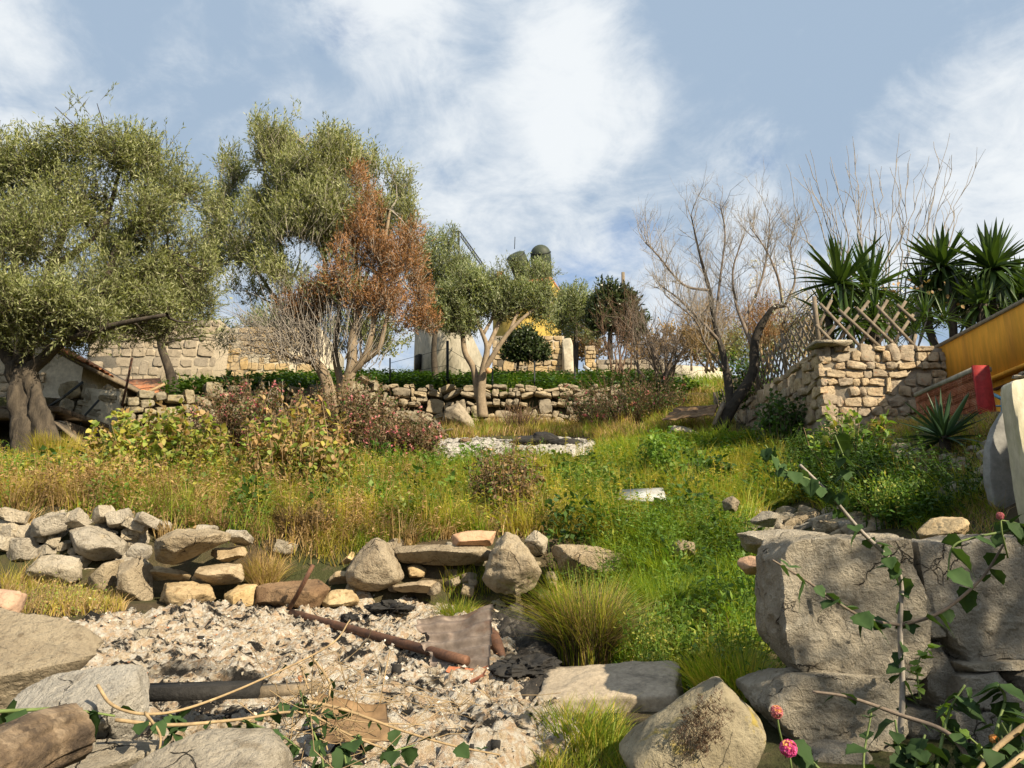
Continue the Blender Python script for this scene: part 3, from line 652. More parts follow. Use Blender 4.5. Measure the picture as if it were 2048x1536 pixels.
# concrete beam and tilted block
def slab(name, c, size, rot, mat, label, cat, prof=None, n=30, amp=.012, seed=2, parent=None):
    """subdivided roughened box in a local frame, optional profile cut"""
    D, F_ = cubesphere(n); P = D / np.abs(D).max(1)[:, None] * .5
    P = np.sign(P) * (.5 - np.maximum(0, .5 - np.abs(P)) ** 1.0)
    sz = np.array(size); Q = P * sz
    if prof is not None: Q = prof(Q, sz)
    nz = fbm(Q * 9, seed, 4, .6) * amp + fbm(Q * 2.2, seed + 3, 3, .5) * amp * 1.6
    # chipped edges: where two coords are near the border
    e = np.sort(np.maximum(0, .5 - np.abs(P)), 1)[:, 1]; chip = np.exp(-e * 26) * (.5 + .5 * vnoise(Q * 8, seed + 7)) * .06
    Q = Q + unit(Q) * nz[:, None]; Q = Q * (1 - chip)[:, None]
    V = Q @ np.array(rot).T + np.asarray(c)
    o = mk(name, V, [F_], mat, parent, True)
    if parent is None: tag(o, label, cat)
    return o
def lip(Q, sz):
    Q = Q.copy(); front = (Q[:, 1] < -sz[1] * .2); lowz = Q[:, 2] < sz[2] * .12
    step = front & lowz; Q[step, 1] -= .03 * np.clip((sz[2] * .12 - Q[step, 2]) / (.04), 0, 1)
    return Q
c = W(1225, 1405, 4.05)
rot = np.array(Euler((R(14), R(-4), R(-14))).to_matrix())
slab('concrete_beam', c + [0, .12, -.02], (.72, .46, .24), rot, M['concrete'], 'broken concrete beam with a pale ledge beside the burnt tussock', 'concrete beam', lip, 30, .012)
c = W(1390, 1470, 2.95)
rock_px('tilted_block', [(1246, 1500), (1300, 1443), (1435, 1360), (1472, 1398), (1525, 1450), (1500, 1505), (1440, 1560), (1290, 1580)], 2.95, .42, M['lichen_stone'], 'tilted squared block with a dark patch of dead moss', 'block', seed=77, n=34, amp=.03, k=40, tilt=(.1, .35), ftilt=.3)

# log ---------------------------------------------------------------
lg = empty('log', W(60, 1530, 2.05), 'weathered grey brown log end with charred streaks', 'log')
mb = MB(); p = smooth_path([W(-120, 1600, 1.85), W(-10, 1540, 1.95), W(70, 1490, 2.05), W(150, 1462, 2.15)], 8)
n_, sd_ = len(p), 64; ax_ = unit((p[-1] - p[0])[None])[0]; A_ = unit(np.cross(ax_, [0, 0, 1.])[None])[0]; B_ = np.cross(A_, ax_); th_ = np.arange(sd_) / sd_ * 2 * math.pi
s_, t_ = np.meshgrid(np.linspace(0, 1, n_ * 2), th_, indexing='ij'); pc = np.stack([np.interp(np.linspace(0, 1, n_ * 2), np.linspace(0, 1, n_), p[:, k]) for k in range(3)], 1)
rr_ = np.interp(s_, [0, 1], [.09, .07]) * (1 + .07 * fbm(np.stack([np.cos(t_).ravel() * 7, np.sin(t_).ravel() * 7, s_.ravel() * 1.2], 1), 5, 4, .6).reshape(s_.shape))
V = pc[:, None] + (A_ * np.cos(t_)[..., None] + B_ * np.sin(t_)[..., None]) * rr_[..., None]; i_ = np.arange(n_ * 2 - 1)[:, None] * sd_; j_ = np.arange(sd_)[None]; k_ = (j_ + 1) % sd_
mb.add(V.reshape(-1, 3), np.stack([i_ + j_, i_ + k_, i_ + sd_ + k_, i_ + sd_ + j_], -1).reshape(-1, 4)); mb.build('trunk', M['log'], lg, True)
mb = MB(); t_ = unit(p[-1] - p[-2]); mb.tube([p[-1] - t_ * .02, p[-1] - t_ * .004], [.066, .064], 22, True, .06, 3); mb.build('cut_end', M['wood'], lg)

# burnt rubbish in the pit ------------------------------------------------
def pit(px, py, lift=.03):
    g = G(px, py); z, i_ = ash_z(np.array([g[0]]), np.array([g[1]])); g[2] = max(g[2], float(z[0])) + lift; return g
def corrugated(name, corners, waves, amp, mat, label, cat, nu=60, nv=24, thick=.004, jag=.02, seed=1):
    """corners tl,tr,br,bl world points; waves run along the tl-tr edge direction"""
    tl, tr, br, bl = [np.asarray(c, float) for c in corners]
    u = np.linspace(0, 1, nu)[None, :, None]; v = np.linspace(0, 1, nv)[:, None, None]
    P = (tl * (1 - u) + tr * u) * (1 - v) + (bl * (1 - u) + br * u) * v
    nr = np.cross(tr - tl, bl - tl); nr /= np.linalg.norm(nr)
    P = P + nr * (np.sin(v * waves * 2 * math.pi) * amp + .03 * np.sin(u * 2.3 + v * 2))
    P = P + (jag * fbm(P.reshape(-1, 3) * 6, seed, 3)).reshape(nv, nu, 1) * nr
    E = (fbm2(np.linspace(0, 8, nv), np.zeros(nv), seed + 5) * jag * 1.6)
    P[:, 0] += (tl - tr) / np.linalg.norm(tr - tl) * E[:, None]
    i = np.arange(nv - 1)[:, None] * nu; j = np.arange(nu - 1)[None]; q = np.stack([i + j, i + j + 1, i + nu + j + 1, i + nu + j], -1).reshape(-1, 4)
    A = P.reshape(-1, 3); V = np.concatenate([A, A + nr * thick]); n = len(A)
    edge = list(range(nu)) + [r * nu + nu - 1 for r in range(1, nv)] + [(nv - 1) * nu + c_ for c_ in range(nu - 2, -1, -1)] + [r * nu for r in range(nv - 2, 0, -1)]
    sq = [[edge[k], edge[(k + 1) % len(edge)], edge[(k + 1) % len(edge)] + n, edge[k] + n] for k in range(len(edge))]
    o = mk(name, V, [np.concatenate([q, q[:, ::-1] + n, np.array(sq)])], mat, None, True); return tag(o, label, cat)
corrugated('corrugated_sheet', [W(835, 1238, 4.9), W(985, 1204, 4.9), W(980, 1345, 4.5), W(860, 1335, 4.55)], 5.5, .018, M['tin'], 'rusty corrugated metal sheet lying on the ash', 'metal sheet', 24, 70)
corrugated('scorched_sheet', [W(640, 1390, 3.12), W(772, 1398, 3.12), W(784, 1500, 2.98), W(640, 1478, 2.98)], 1.0, .012, M['tin_tan'], 'tan scorched sheet with nail holes propped on the ash', 'metal sheet', 40, 24)
mb = MB(); mb.tube(smooth_path([W(978, 1262, 5.0), W(992, 1290, 4.85), W(1003, 1312, 4.75), W(1016, 1328, 4.7)], 4), [.03, .045, .05, .05, .045, .04, .035, .03, .025, .02, .015, .012, .006], 8, True, .3)
tag(mb.build('rusty_shard', M['rust'], None, True), 'bent rusty metal shard beside the corrugated sheet', 'metal shard')
mb = MB(); mb.tube(np.linspace(W(583, 1226, 6.2), pit(932, 1372, .05), 10), .030, 12, True, .03); tag(mb.build('steel_pipe', M['rust'], None, True), 'long rusty steel pipe lying across the ash', 'pipe')
mb = MB(); mb.tube([pit(572, 1232, -.05), W(600, 1180, 6.1), W(626, 1130, 6.05)], .017, 10, True, .03); tag(mb.build('steel_rod', M['rust'], None, True), 'thin rusty rod standing upright in the ash', 'rod')
mb = MB(); mb.tube(smooth_path([W(945, 1455, 3.95), W(985, 1472, 3.9), W(1020, 1478, 3.9), W(1062, 1482, 3.9)], 4), .022, 10, True, .1); tag(mb.build('burnt_stick', M['char'], None, True), 'short blackened stick half sunk in grey ash', 'stick')
mb = MB(); mb.bar(W(285, 1385, 3.25), W(520, 1378, 3.35), .16, .05); V, f = mb.data()
tag(mk('charred_plank', V, f, M['char'], None), 'charred black plank at the edge of the ash pit', 'plank')
mb = MB(); mb.bar(W(500, 1384, 3.4), W(640, 1374, 3.55), .10, .04); tag(mb.build('scorched_plank', M['wood'], None), 'scorched brown plank end sticking out of the ash', 'plank')
rock_px('burnt_lump', [(862, 1390), (875, 1376), (905, 1380), (930, 1400), (915, 1412), (868, 1412)], 4.2, .2, M['char'], 'black burnt lump under the pipe end', 'charcoal', seed=5, n=14, amp=.15)
corrugated('red_scrap', [pit(900, 1376, .03), pit(975, 1374, .05), pit(968, 1392, .03), pit(908, 1396, .015)], .5, .008, M['brick'], 'faded red bent scrap at the end of the pipe', 'scrap', 14, 10, .003)
for px, py, w, h, d, lab in [(780, 1215, 100, 26, 6.3, 'charred log by the stone row'), (1050, 1340, 150, 60, 4.5, 'black burnt ground lump below the burnt tussock'), (235, 1262, 90, 20, 5.6, 'blackened branch pile at the pit edge'), (700, 1236, 40, 22, 6.0, 'small black cinder lump beside the corrugated sheet')]:
    rock_px('charred_lump', [(px - w / 2, py), (px - w * .3, py - h * .4), (px + w * .2, py - h * .5), (px + w / 2, py - h * .1), (px + w * .4, py + h * .4), (px - w * .3, py + h * .45)], d, w * d / FPX * .8, M['char'], lab, 'charcoal', seed=int(px), n=16, amp=.32, fr=2.5)
for px, py, w, h, lab in [(1060, 884, 80, 26, 'black charred log at the edge of the grey ash patch'), (1130, 888, 110, 22, 'long black beam left in the grey ash patch'), (1090, 878, 60, 30, 'upright burnt stump behind the grey ash patch'), (930, 888, 40, 22, 'brown burnt block lying in the grey ash patch')]:
    rock_px('charred_log', [(px - w / 2, py), (px - w * .3, py - h * .45), (px + w * .25, py - h * .5), (px + w / 2, py), (px + w * .3, py + h * .45), (px - w * .35, py + h * .45)], 15.6, .45, M['char'] if 'brown' not in lab else M['scorched'], lab, 'charcoal', seed=int(px), n=12, amp=.14)
# ash chips: thousands of flakes
def m_chip(name, cols, *a):
    m = m_leaf(name, cols, *a); t = NT(m.node_tree); p = pos(t); d = t.noise(p, 4.5, 8, .7, 1.0)
    b = [n for n in t.n if n.type == 'BSDF_PRINCIPLED'][0]; src = b.inputs['Base Color'].links[0].from_socket
    t.l.new(char_mix(t, p, t.mix(t.ramp(d, .51, .58), src, (.03, .028, .026)), CHAR_SPOTS), b.inputs['Base Color']); return m
rs = np.random.default_rng(12); n = 30000
x = rs.uniform(ash_box[0], ash_box[1], n); y = rs.uniform(ash_box[2], ash_box[3], n); z, ins = ash_z(x, y); k = ins > .5; x, y, z = x[k], y[k], z[k]; n = len(x)
sz = rs.lognormal(-5.25, .55, n); P0 = np.stack([x, y, z + sz * .2], 1)
A = unit(rs.normal(size=(n, 3)) * [1, 1, .5]); B = unit(np.cross(A, rs.normal(size=(n, 3)))); C_ = np.cross(A, B)
V = np.stack([P0 + A * sz[:, None], P0 + B * sz[:, None] * .7, P0 - A * sz[:, None] * .8, P0 - B * sz[:, None] * .6, P0 + C_ * sz[:, None] * .45], 1).reshape(-1, 3)
i = np.arange(n)[:, None] * 5; tri = np.concatenate([i + np.array([a]) for a in ([0, 1, 4], [1, 2, 4], [2, 3, 4], [3, 0, 4])])
M['chip'] = m_chip('ash_chip', [(.05, .04, .035), (.50, .44, .35), (.41, .31, .20), (.60, .575, .52), (.53, .48, .40), (.26, .18, .11), (.60, .58, .53), (.43, .40, .35)], .0, .95, .05)
tag(mk('ash_flakes', V, [tri], M['chip'], None, False, (0, 0, 0)), 'scattered ash flakes and plaster crumbs over the pit', 'ash', kind='stuff')

# larger crumbs of burnt plaster, tile and char lying in the ash
for nm, lab, mt, cnt, sz0, sd_ in [('plaster_crumbs', 'white plaster crumbs strewn through the ash', 'lime_white', 520, .0075, 1), ('tile_crumbs', 'orange tile crumbs strewn through the ash', 'tile', 70, .007, 2), ('char_crumbs', 'black charcoal crumbs strewn through the ash', 'char', 520, .008, 3)]:
    rs = np.random.default_rng(60 + sd_); D, F_ = cubesphere(1); mb = MB(); x = rs.uniform(ash_box[0], ash_box[1], cnt * 3); y = rs.uniform(ash_box[2], ash_box[3], cnt * 3); z, ins = ash_z(x, y); k = np.where(ins > .6)[0][:cnt]
    for i in k:
        s_ = rs.lognormal(math.log(sz0), .6); mb.add(D * (s_ * rs.uniform(.5, 1.2, 3)) * rs.uniform(.7, 1.2, (len(D), 1)) + [x[i], y[i], z[i] + s_ * .3], F_)
    tag(mb.build(nm, M[mt], None, False, (0, 0, 0)), lab, 'debris', kind='stuff')
# ================================================================ walls and buildings
def prism(name, poly, z0, z1, mat, parent=None, label=None, cat=None):
    n = len(poly); z0 = np.broadcast_to(z0, (n,)); z1 = np.broadcast_to(z1, (n,))
    V = np.array([(x, y, z) for (x, y), z in zip(poly, z0)] + [(x, y, z) for (x, y), z in zip(poly, z1)])
    q = [[i, (i + 1) % n, (i + 1) % n + n, i + n] for i in range(n)]
    t = [[0, i + 1, i] for i in range(1, n - 1)] + [[n, n + i, n + i + 1] for i in range(1, n - 1)]
    o = mk(name, V, [np.array(q), np.array(t)], mat, parent)
    if parent is None: tag(o, label, cat)
    return o
# ---- rubble retaining wall on the right
pool_w = stone_pool(8, 7, M['wall_stone'], 14, .15, 'stone')
rw = empty('retaining_wall', (SWX + .8, SWY + .3, 3.3), 'mortared rubble retaining wall of tan stones below the lattice fence', 'wall')
prism('core', [(SWX + .05, SWY + .05), (YX + .15, SWY + .05), (YX + .15, SWY + .5), (SWX + .55, SWY + .5), (SWX + .55, SWY + 9), (SWX + .05, SWY + 9)], 2.8, SWT - .02, M['mortar'], rw)
rubble_wall(rw, (SWX, SWY), (1, 0), YX - SWX + .05, lambda s: 3.05, lambda s: SWT, (0, -1), (.085, .17), (.10, .32), pool_w, .20, 'stone', .95, -.0, .12, 11, .25)
rubble_wall(rw, (SWX, SWY + 4.4), (0, -1), 4.4, lambda s: 3.3, lambda s: SWT, (-1, 0), (.10, .20), (.14, .42), pool_w, .20, 'stone', .95, .0, .10, 12, .2)
mb = MB(); mb.box((SWX + .18, SWY + .02, SWT + .02), (.55, .40, .05)); mb.build('coping_slab', M['grey_stone'], rw)
# ---- lattice fence
lf = empty('lattice_fence', (SWX + .8, SWY + .3, SWT), 'weathered wooden diamond lattice fence standing on the rubble wall', 'fence')
def slat(a, b, w=.06, t=.016, nm='slat'):
    m = MB(); a = np.asarray(a, float); b = np.asarray(b, float); m.bar(a, b, t, w, up=(0, 0, 1) if abs((b - a)[2]) < np.linalg.norm(b - a) * .99 else (0, 1, 0))
    V, f = m.data(); mk(nm, V, f, M['lattice'], lf)
def lattice(A, B, z0, h, step, post_every, w=.055, seed=1, extra=.12):
    A = np.asarray(A, float); B = np.asarray(B, float); L = np.linalg.norm(B - A); dv = (B - A) / L; nr = np.array([-dv[1], dv[0]]); rs = np.random.default_rng(seed)
    at = lambda s, z, o=0: np.array([*(A + dv * s + nr * o), z])
    for sg in (1, -1):
        s = -h * .8
        while s < L:
            a, b = s, s + h * .8; za, zb_ = (z0, z0 + h) if sg > 0 else (z0 + h, z0)
            ca, cb = max(a, -.03), min(b, L + .03)
            if cb - ca > .08:
                f = lambda c: za + (zb_ - za) * (c - a) / (b - a)
                j = rs.normal(size=2) * .03
                slat(at(ca, f(ca) + j[0] , .012 * sg), at(cb, f(cb) + j[1] + (extra * rs.random() if zb_ > za else 0), .012 * sg), w)
            s += step * rs.uniform(.85, 1.15)
    s = 0
    while s <= L + .01:
        m = MB(); ln = rs.normal(size=2) * .03; p0 = at(s, z0 - .1); p1 = at(s, z0 + h + .14); p1[:2] += ln; m.tube([p0, p1], [.038, .034], 8, True); m.build('post', M['lattice'], lf, True); s += post_every
lattice((SWX + .1, SWY + .16), (6.2, SWY + .16), SWT - .02, .74, .30, 1.58, .045, 3)
lattice((SWX + .16, SWY + .3), (SWX + .16, SWY + 6.5), SWT - .02, .66, .20, 1.5, .04, 4)
# ---- ochre house
oh = empty('ochre_house', (YX + 1.5, 8.5, 3.0), 'deep ochre painted house wall with a tile edged roof line', 'house')
prism('wall', [(YX + .10, YY0), (YX + 4.5, YY0), (YX + 4.5, YY1), (YX + .10, YY1)], 1.5, YT - .8, M['yellow'], oh)
prism('upper_wall', [(YX, YY0), (YX + 4.6, YY0), (YX + 4.6, YY1 + .02), (YX, YY1 + .02)], YT - .80, YT - .06, M['yellow'], oh)
prism('ledge', [(YX - .03, YY0), (YX + .14, YY0), (YX + .14, YY1 - 1.0), (YX - .03, YY1 - 1.0)], YT - .86, YT - .815, M['yellow'], oh)
prism('cable_pipe', [(YX + .06, YY0), (YX + .098, YY0), (YX + .098, YY1 - 1.2), (YX + .06, YY1 - 1.2)], YT - .98, YT - .95, M['rust'], oh)
prism('roof_slab', [(YX - .02, YY0), (YX + 4.7, YY0), (YX + 4.7, YY1 + .04), (YX - .02, YY1 + .04)], YT - .058, YT - .01, M['mortar'], oh)
tm = []
for s in range(4):
    th = np.linspace(0, math.pi, 7); V = []
    for yy, r in ((-.5, .5), (.5, .42)):
        for rr in (1, .82): V += [(yy, math.cos(a) * r * rr, math.sin(a) * r * rr * .7) for a in th]
    V = np.array(V) + rng.normal(size=(28, 3)) * .012; q = []
    for k in range(6): q += [[k, k + 1, 14 + k + 1, 14 + k], [7 + k, 21 + k, 21 + k + 1, 7 + k + 1], [k, 7 + k, 7 + k + 1, k + 1], [14 + k, 14 + k + 1, 21 + k + 1, 21 + k]]
    q += [[0, 14, 21, 7], [6, 13, 27, 20]]
    tm.append(mesh_data('roof_tile', V, [np.array(q)], M['tile'], False))
# ---- brick stair wall with red end
bk = empty('brick_wall', (BX + .08, 8.6, 3.2), 'unplastered hollow brick stair wall with a red painted end', 'wall')
zt_b = W(1944, 733, BY0)[2]
prism('core', [(BX + .03, BY0 + .02), (BX + .19, BY0 + .02), (BX + .19, BY1), (BX + .03, BY1)], 2.9, zt_b - .02, M['mortar'], bk)
prism('coping', [(BX, BY0 + .02), (BX + .21, BY0 + .02), (BX + .21, BY1), (BX, BY1)], zt_b - .05, zt_b, M['plaster_old'], bk)
prism('red_end', [(BX - .012, BY0 - .015), (BX + .165, BY0 - .015), (BX + .165, BY0 + .018), (BX - .012, BY0 + .018)], 2.7, zt_b + .01, M['red'], bk)
# header brick with a grid of holes (shallow pits, floors painted dark as shade), stretcher brick with ribs; local x = outward depth
def brick_header():
    m = MB(); nx, nz, wy, wz = 3, 3, 1.0, 1.0; e = .07; hw = (1 - e * 4) / 3
    m.box((-.30, 0, 0), (.4, 1, 1)); V0, f0 = m.data(); cnt = len(f0[0])
    ys_ = [-.5 + e / 2 + k * (hw + e) for k in range(4)]
    for k in range(4): m.box((.0, ys_[k], 0), (.2, e, 1))
    for k in range(4):
        for c in range(3): m.box((-.004, ys_[c] + e / 2 + hw / 2, -.5 + e / 2 + k * (hw + e)), (.19, hw, e))
    V, f = m.data(); mi = np.zeros(len(f[0]), int); mi[:cnt] = 1
    return mesh_data('brick', V, f, [M['brick'], M['hole_shade']], False, mi)
def brick_stretcher():
    m = MB(); m.box((-.2, 0, 0), (.56, 1, 1))
    for k in range(5): m.box((.09, 0, -.4 + k * .2), (.03, .98, .13))
    V, f = m.data(); return mesh_data('brick', V, f, M['brick'])
bh, bs = brick_header(), brick_stretcher(); z = zt_b - .05; row = 0; rs = np.random.default_rng(4)
while z > 3.1:
    hd = row % 2 == 0; L = .118 if hd else .205; hh = .092; y = BY0 + .03 + (0 if hd else -rs.uniform(0, .1))
    while y < BY1 - .03:
        a, b = max(y, BY0 + .03), min(y + L, BY1); 
        if b - a > .04:
            inst('brick', bh if hd else bs, (BX + .02 + rs.normal() * .004, (a + b) / 2, z - hh / 2), Matrix.Rotation(math.pi, 3, 'Z'), (.10, (b - a) * .93, hh * .93), bk)
        y += L
    z -= hh; row += 1
# ---- blue handrail of the stair
hr = empty('handrail', W(2000, 830, 8.7), 'light blue metal handrail end beside the red wall end', 'handrail')
p1, p2, p3 = W(1985, 788, 9.2), W(2008, 800, 8.6), W(2003, 822, 8.6)
MB().bar(p1, p2, .03, .03).build('rail', M['blue_metal'], hr); MB().bar(p2, p3 - [0, 0, .25], .05, .05).build('post', M['blue_metal'], hr); MB().bar(W(1990, 812, 9.0), W(2004, 812, 8.65), .02, .02).build('lower_rail', M['blue_metal'], hr)
# ---- plastered wall end on the far right
pw = empty('plaster_wall', W(2035, 1040, 5.6) - [0, 0, .3], 'crumbling cream plastered wall end with mossy streaks', 'wall')
rock_px('wall_body', [(2030, 770), (2038, 758), (2170, 735), (2170, 1100), (2034, 1100), (2030, 950)], 5.35, .22, M['plaster_moss'], parent=pw, seed=9, n=24, amp=.02, k=60, tilt=(.02, .06), ftilt=.05, chips=0)
for px, py, w, h in [(2045, 752, 40, 12), (2060, 746, 46, 14)]:
    rock_px('cap_stone', [(px - w / 2, py + h / 2), (px - w / 2, py - h * .2), (px + w * .3, py - h / 2), (px + w / 2, py - h * .3), (px + w / 2, py + h / 2)], 5.35, .2, M['grey_stone'], parent=pw, seed=px, n=10, amp=.06)
rock_px('render_slab', [(1966, 960), (1974, 900), (1996, 850), (2024, 812), (2030, 1010), (2010, 1030), (1970, 1015)], 5.8, .10, M['plaster_grey'], 'smooth grey cement render patch leaning on the plastered wall end', 'render', seed=4, n=24, amp=.05, k=40, tilt=(.05, .2), ftilt=.06, chips=0)
# ---- terrace dry stone wall (left leg and straight leg)
pool_t = stone_pool(8, 6, M['terrace_stone'], 9, .16, 'stone'); pool_l = stone_pool(6, 7, M['lichen_stone'], 9, .16, 'stone')
tw = empty('terrace_wall', (-1, 20, 5.3), 'dry stone terrace wall of brown fieldstones behind the small olive', 'wall')
def top_at(x): return float(H(x, float(yt_line(np.float64(x))) + .6, False))
def bot_at(x): return float(H(x, float(yt_line(np.float64(x))) - .35, False))
x0, x1 = -3.5, 3.0
rubble_wall(tw, (x0, 19.98), (1, 0), x1 - x0, lambda s: bot_at(x0 + s) - .1, lambda s: top_at(x0 + s) + .10, (0, -1), (.10, .24), (.12, .50), pool_t, .34, 'stone', .97, .0, .24, 21, .3)
tl = empty('mossy_wall', (-7, 17, 5), 'tumbled mossy dry stone wall below the plastered gable house', 'wall')
A = np.array([-9.3, float(yt_line(np.float64(-9.3)))]); B = np.array([-3.6, float(yt_line(np.float64(-3.6)))]); L = np.linalg.norm(B - A); dv = (B - A) / L
rubble_wall(tl, A, dv, L, lambda s: bot_at(A[0] + dv[0] * s) - .05, lambda s: top_at(A[0] + dv[0] * s) + .18 + .1 * math.sin(s * 2.1), (dv[1], -dv[0]), (.12, .24), (.16, .46), pool_l, .36, 'stone', .95, .02, .2, 22, .2)
# ---- gable house at the left edge
gd = 15.6
gh = empty('gable_house', W(90, 880, gd), 'old stone house with patchy cream plaster gable and tiled verge', 'house')
c1, c0 = W(166, 735, gd), W(-260, 735, gd); apex = W(-60, 640, gd); base = W(100, 900, gd)[2] - .4
V = [(c0[0], gd, base), (c1[0], gd, base), (c1[0], gd, c1[2]), (apex[0], gd, apex[2] + .3), (c0[0], gd, c1[2])]
V = V + [(x, y + 5.0, z) for x, y, z in V]; n = 5
mk('wall', V, [np.array([[i, (i + 1) % n, (i + 1) % n + n, i + n] for i in range(n)]), np.array([[0, 1, 2], [0, 2, 3], [0, 3, 4], [5, 7, 6], [5, 8, 7], [5, 9, 8]])], M['plaster_lit'], gh)
pool_h = stone_pool(6, 6, M['house_stone'], 10, .12, 'stone')
rubble_wall(gh, (c0[0], gd - .0), (1, 0), W(84, 800, gd)[0] - c0[0], lambda s: W(60, 830, gd)[2], lambda s: W(60, 745, gd)[2], (0, -1), (.14, .24), (.2, .45), pool_h, .12, 'stone', .93, .03, .06, 31, .1)
rubble_wall(gh, (W(80, 800, gd)[0], gd), (1, 0), W(126, 800, gd)[0] - W(80, 800, gd)[0], lambda s: W(60, 870, gd)[2], lambda s: W(60, 795, gd)[2], (0, -1), (.14, .24), (.2, .4), pool_h, .10, 'stone', .93, .02, .06, 33, .1)
sl = np.array([c1[0] - apex[0], 0, c1[2] - apex[2] - .3]); Ls = np.linalg.norm(sl); sl /= Ls; up_ = np.array([-sl[2], 0, sl[0]]) if sl[0] > 0 else np.array([sl[2], 0, -sl[0]])
P0 = np.array([apex[0], gd - .18, apex[2] + .36]); m = MB(); m.bar(P0 + [0, 2.7, 0], P0 + sl * (Ls + .35) + [0, 2.7, 0], 5.4, .07, up=up_); roof = m.build('roof', M['wood'], gh)
s = 0; k = 0; ang = math.atan2(-sl[2], sl[0])
while s < Ls + .3:
    for j in range(6):
        inst('roof_tile', tm[k % 4], P0 + sl * s + np.array([0, j * .21, 0]) + up_ * (.05 + rng.normal() * .008), Matrix.Rotation(ang + rng.normal() * .04, 3, 'Y') @ Matrix.Rotation(rng.normal() * .05, 3, 'Z'), (.42, .24, .20), roof); k += 1
    s += .36
# ---- open shed in front of it
sh = empty('stone_shed', W(60, 905, 13.6), 'dark open stone shed half hidden behind the old olive trunk', 'shed')
z0s = float(H(W(60, 900, 13.6)[0], 13.6)) - .3
m = MB(); a, b = W(-200, 826, 13.5), W(100, 832, 13.5); m.bar(a, b, .30, .16); m.build('lintel', M['wood'], sh)
a, b = W(95, 842, 13.6), W(121, 905, 13.6); rubble_wall(sh, (a[0], 13.55), (1, 0), b[0] - a[0], lambda s: b[2] - .1, lambda s: a[2], (0, -1), (.10, .18), (.10, .26), pool_h, .28, 'pier_stone', .95, 0, .06, 41, 0)
prism('back_wall', [(W(-200, 850, 15)[0], 15.1), (W(165, 850, 15)[0], 15.1), (W(165, 850, 15)[0], 15.35), (W(-200, 850, 15)[0], 15.35)], z0s, W(60, 826, 13.6)[2], M['log'], sh)  # shed interior walls coloured dark to stand in for the shade inside
prism('roof_slab', [(W(-200, 850, 13.6)[0], 13.5), (W(118, 850, 13.6)[0], 13.5), (W(118, 850, 13.6)[0], 15.3), (W(-200, 850, 13.6)[0], 15.3)], W(60, 826, 13.5)[2] + .03, W(60, 826, 13.5)[2] + .13, M['log'], sh)
prism('side_wall', [(W(118, 850, 13.8)[0] - .1, 13.9), (W(118, 850, 13.8)[0] + .05, 13.9), (W(118, 850, 13.8)[0] + .05, 15.3), (W(118, 850, 13.8)[0] - .1, 15.3)], z0s, W(60, 835, 13.6)[2], M['log'], sh)
lr = empty('leaning_roof', W(150, 900, 13.4), 'collapsed plank roof leaning beside the shed pier', 'roof')
for k in range(6):
    MB().bar(W(116, 846, 13.2 + k * .22), W(186, 906, 13.0 + k * .22), .20, .03, up=(0, 0, 1)).build('plank', M['wood'], lr)
for nm, a, b, r, mt, lab in [('iron_rod', W(264, 716, 15.5), W(244, 812, 15.5), .025, 'rust', 'rusty iron rod leaning above the mossy wall'), ('pole', W(198, 800, 14.6), W(150, 868, 14.4), .022, 'dark_metal', 'thin dark pole leaning below the gable house corner'),
                             ('pole', W(166, 764, 15.2), W(84, 823, 14.9), .028, 'dark_metal', 'dark pipe slanting across the cream plaster gable'), ('branch_prop', W(330, 768, 16.5), W(255, 806, 16.2), .03, 'cane', 'pale dry pole lying above the mossy wall')]:
    tag(MB().tube([a, (a + b) / 2 + rng.normal(size=3) * .02, b], r, 8).build(nm, M[mt], None, True), lab, 'pole')
# whitewashed side with crate
a = W(160, 770, 15.3); b = W(202, 840, 15.3); prism('white_plaster_wall', [(a[0], 15.5), (b[0], 15.9), (b[0], 16.1), (a[0], 15.7)], b[2] - .6, a[2], M['plaster'], None, 'whitewashed low wall beside the gable house corner', 'wall')
# ---- mud lean-to and long stone house
ml = empty('mud_shed', W(250, 800, 19.5), 'low earthen shed with an orange clay slope above the mossy wall', 'shed')
a, b, c_, e = W(160, 800, 19), W(340, 796, 19), W(320, 756, 20.2), W(170, 762, 20.2)
prism('wall', [(a[0], 19.1), (b[0], 19.1), (b[0], 20.4), (a[0], 20.4)], a[2] - 1.0, a[2] - .05, M['house_stone'], ml)
mk('roof', [a, b, c_, e, a - [0, 0, .1], b - [0, 0, .1], c_ - [0, 0, .1], e - [0, 0, .1]], [np.array([[0, 1, 2, 3], [7, 6, 5, 4], [0, 4, 5, 1], [1, 5, 6, 2], [2, 6, 7, 3], [3, 7, 4, 0]])], M['tile'], ml)
def stone_house(name, label, pxa, pxb, pya, pyb, d, depth, mt, pool, ch, lw, seed, tile=False, skew=0.0, rise=0.0):
    o = empty(name, W((pxa + pxb) / 2, pyb, d), label, 'house'); A = W(pxa, pya, d); B = W(pxb, pya, d); zb_ = W((pxa + pxb) / 2, pyb, d)[2] - 1.0
    P = [(A[0], d), (B[0], d + skew), (B[0], d + depth + skew), (A[0], d + depth)]
    prism('wall', P, zb_, A[2], M[mt], o); L = math.hypot(B[0] - A[0], skew); dv = ((B[0] - A[0]) / L, skew / L)
    rubble_wall(o, (A[0], d), dv, L, lambda s: zb_ + .9, lambda s: A[2] + .02, (dv[1], -dv[0]), ch, lw, pool, .10, 'stone', .93, .03, .05, seed, .1)
    if tile:
        m = MB(); m.box(((A[0] + B[0]) / 2, d + depth / 2, A[2] + .06), (B[0] - A[0] + .2, depth + .4, .10)); rf = m.build('roof', M['mortar'], o); x = A[0] - .1
        while x < B[0] + .1:
            inst('roof_tile', tm[int(abs(x) * 10) % 4], (x, d - .12, A[2] + .12), Matrix.Rotation(math.pi / 2 + rng.normal() * .05, 3, 'Z'), (.5, .24, .16), rf); x += .23
    return o
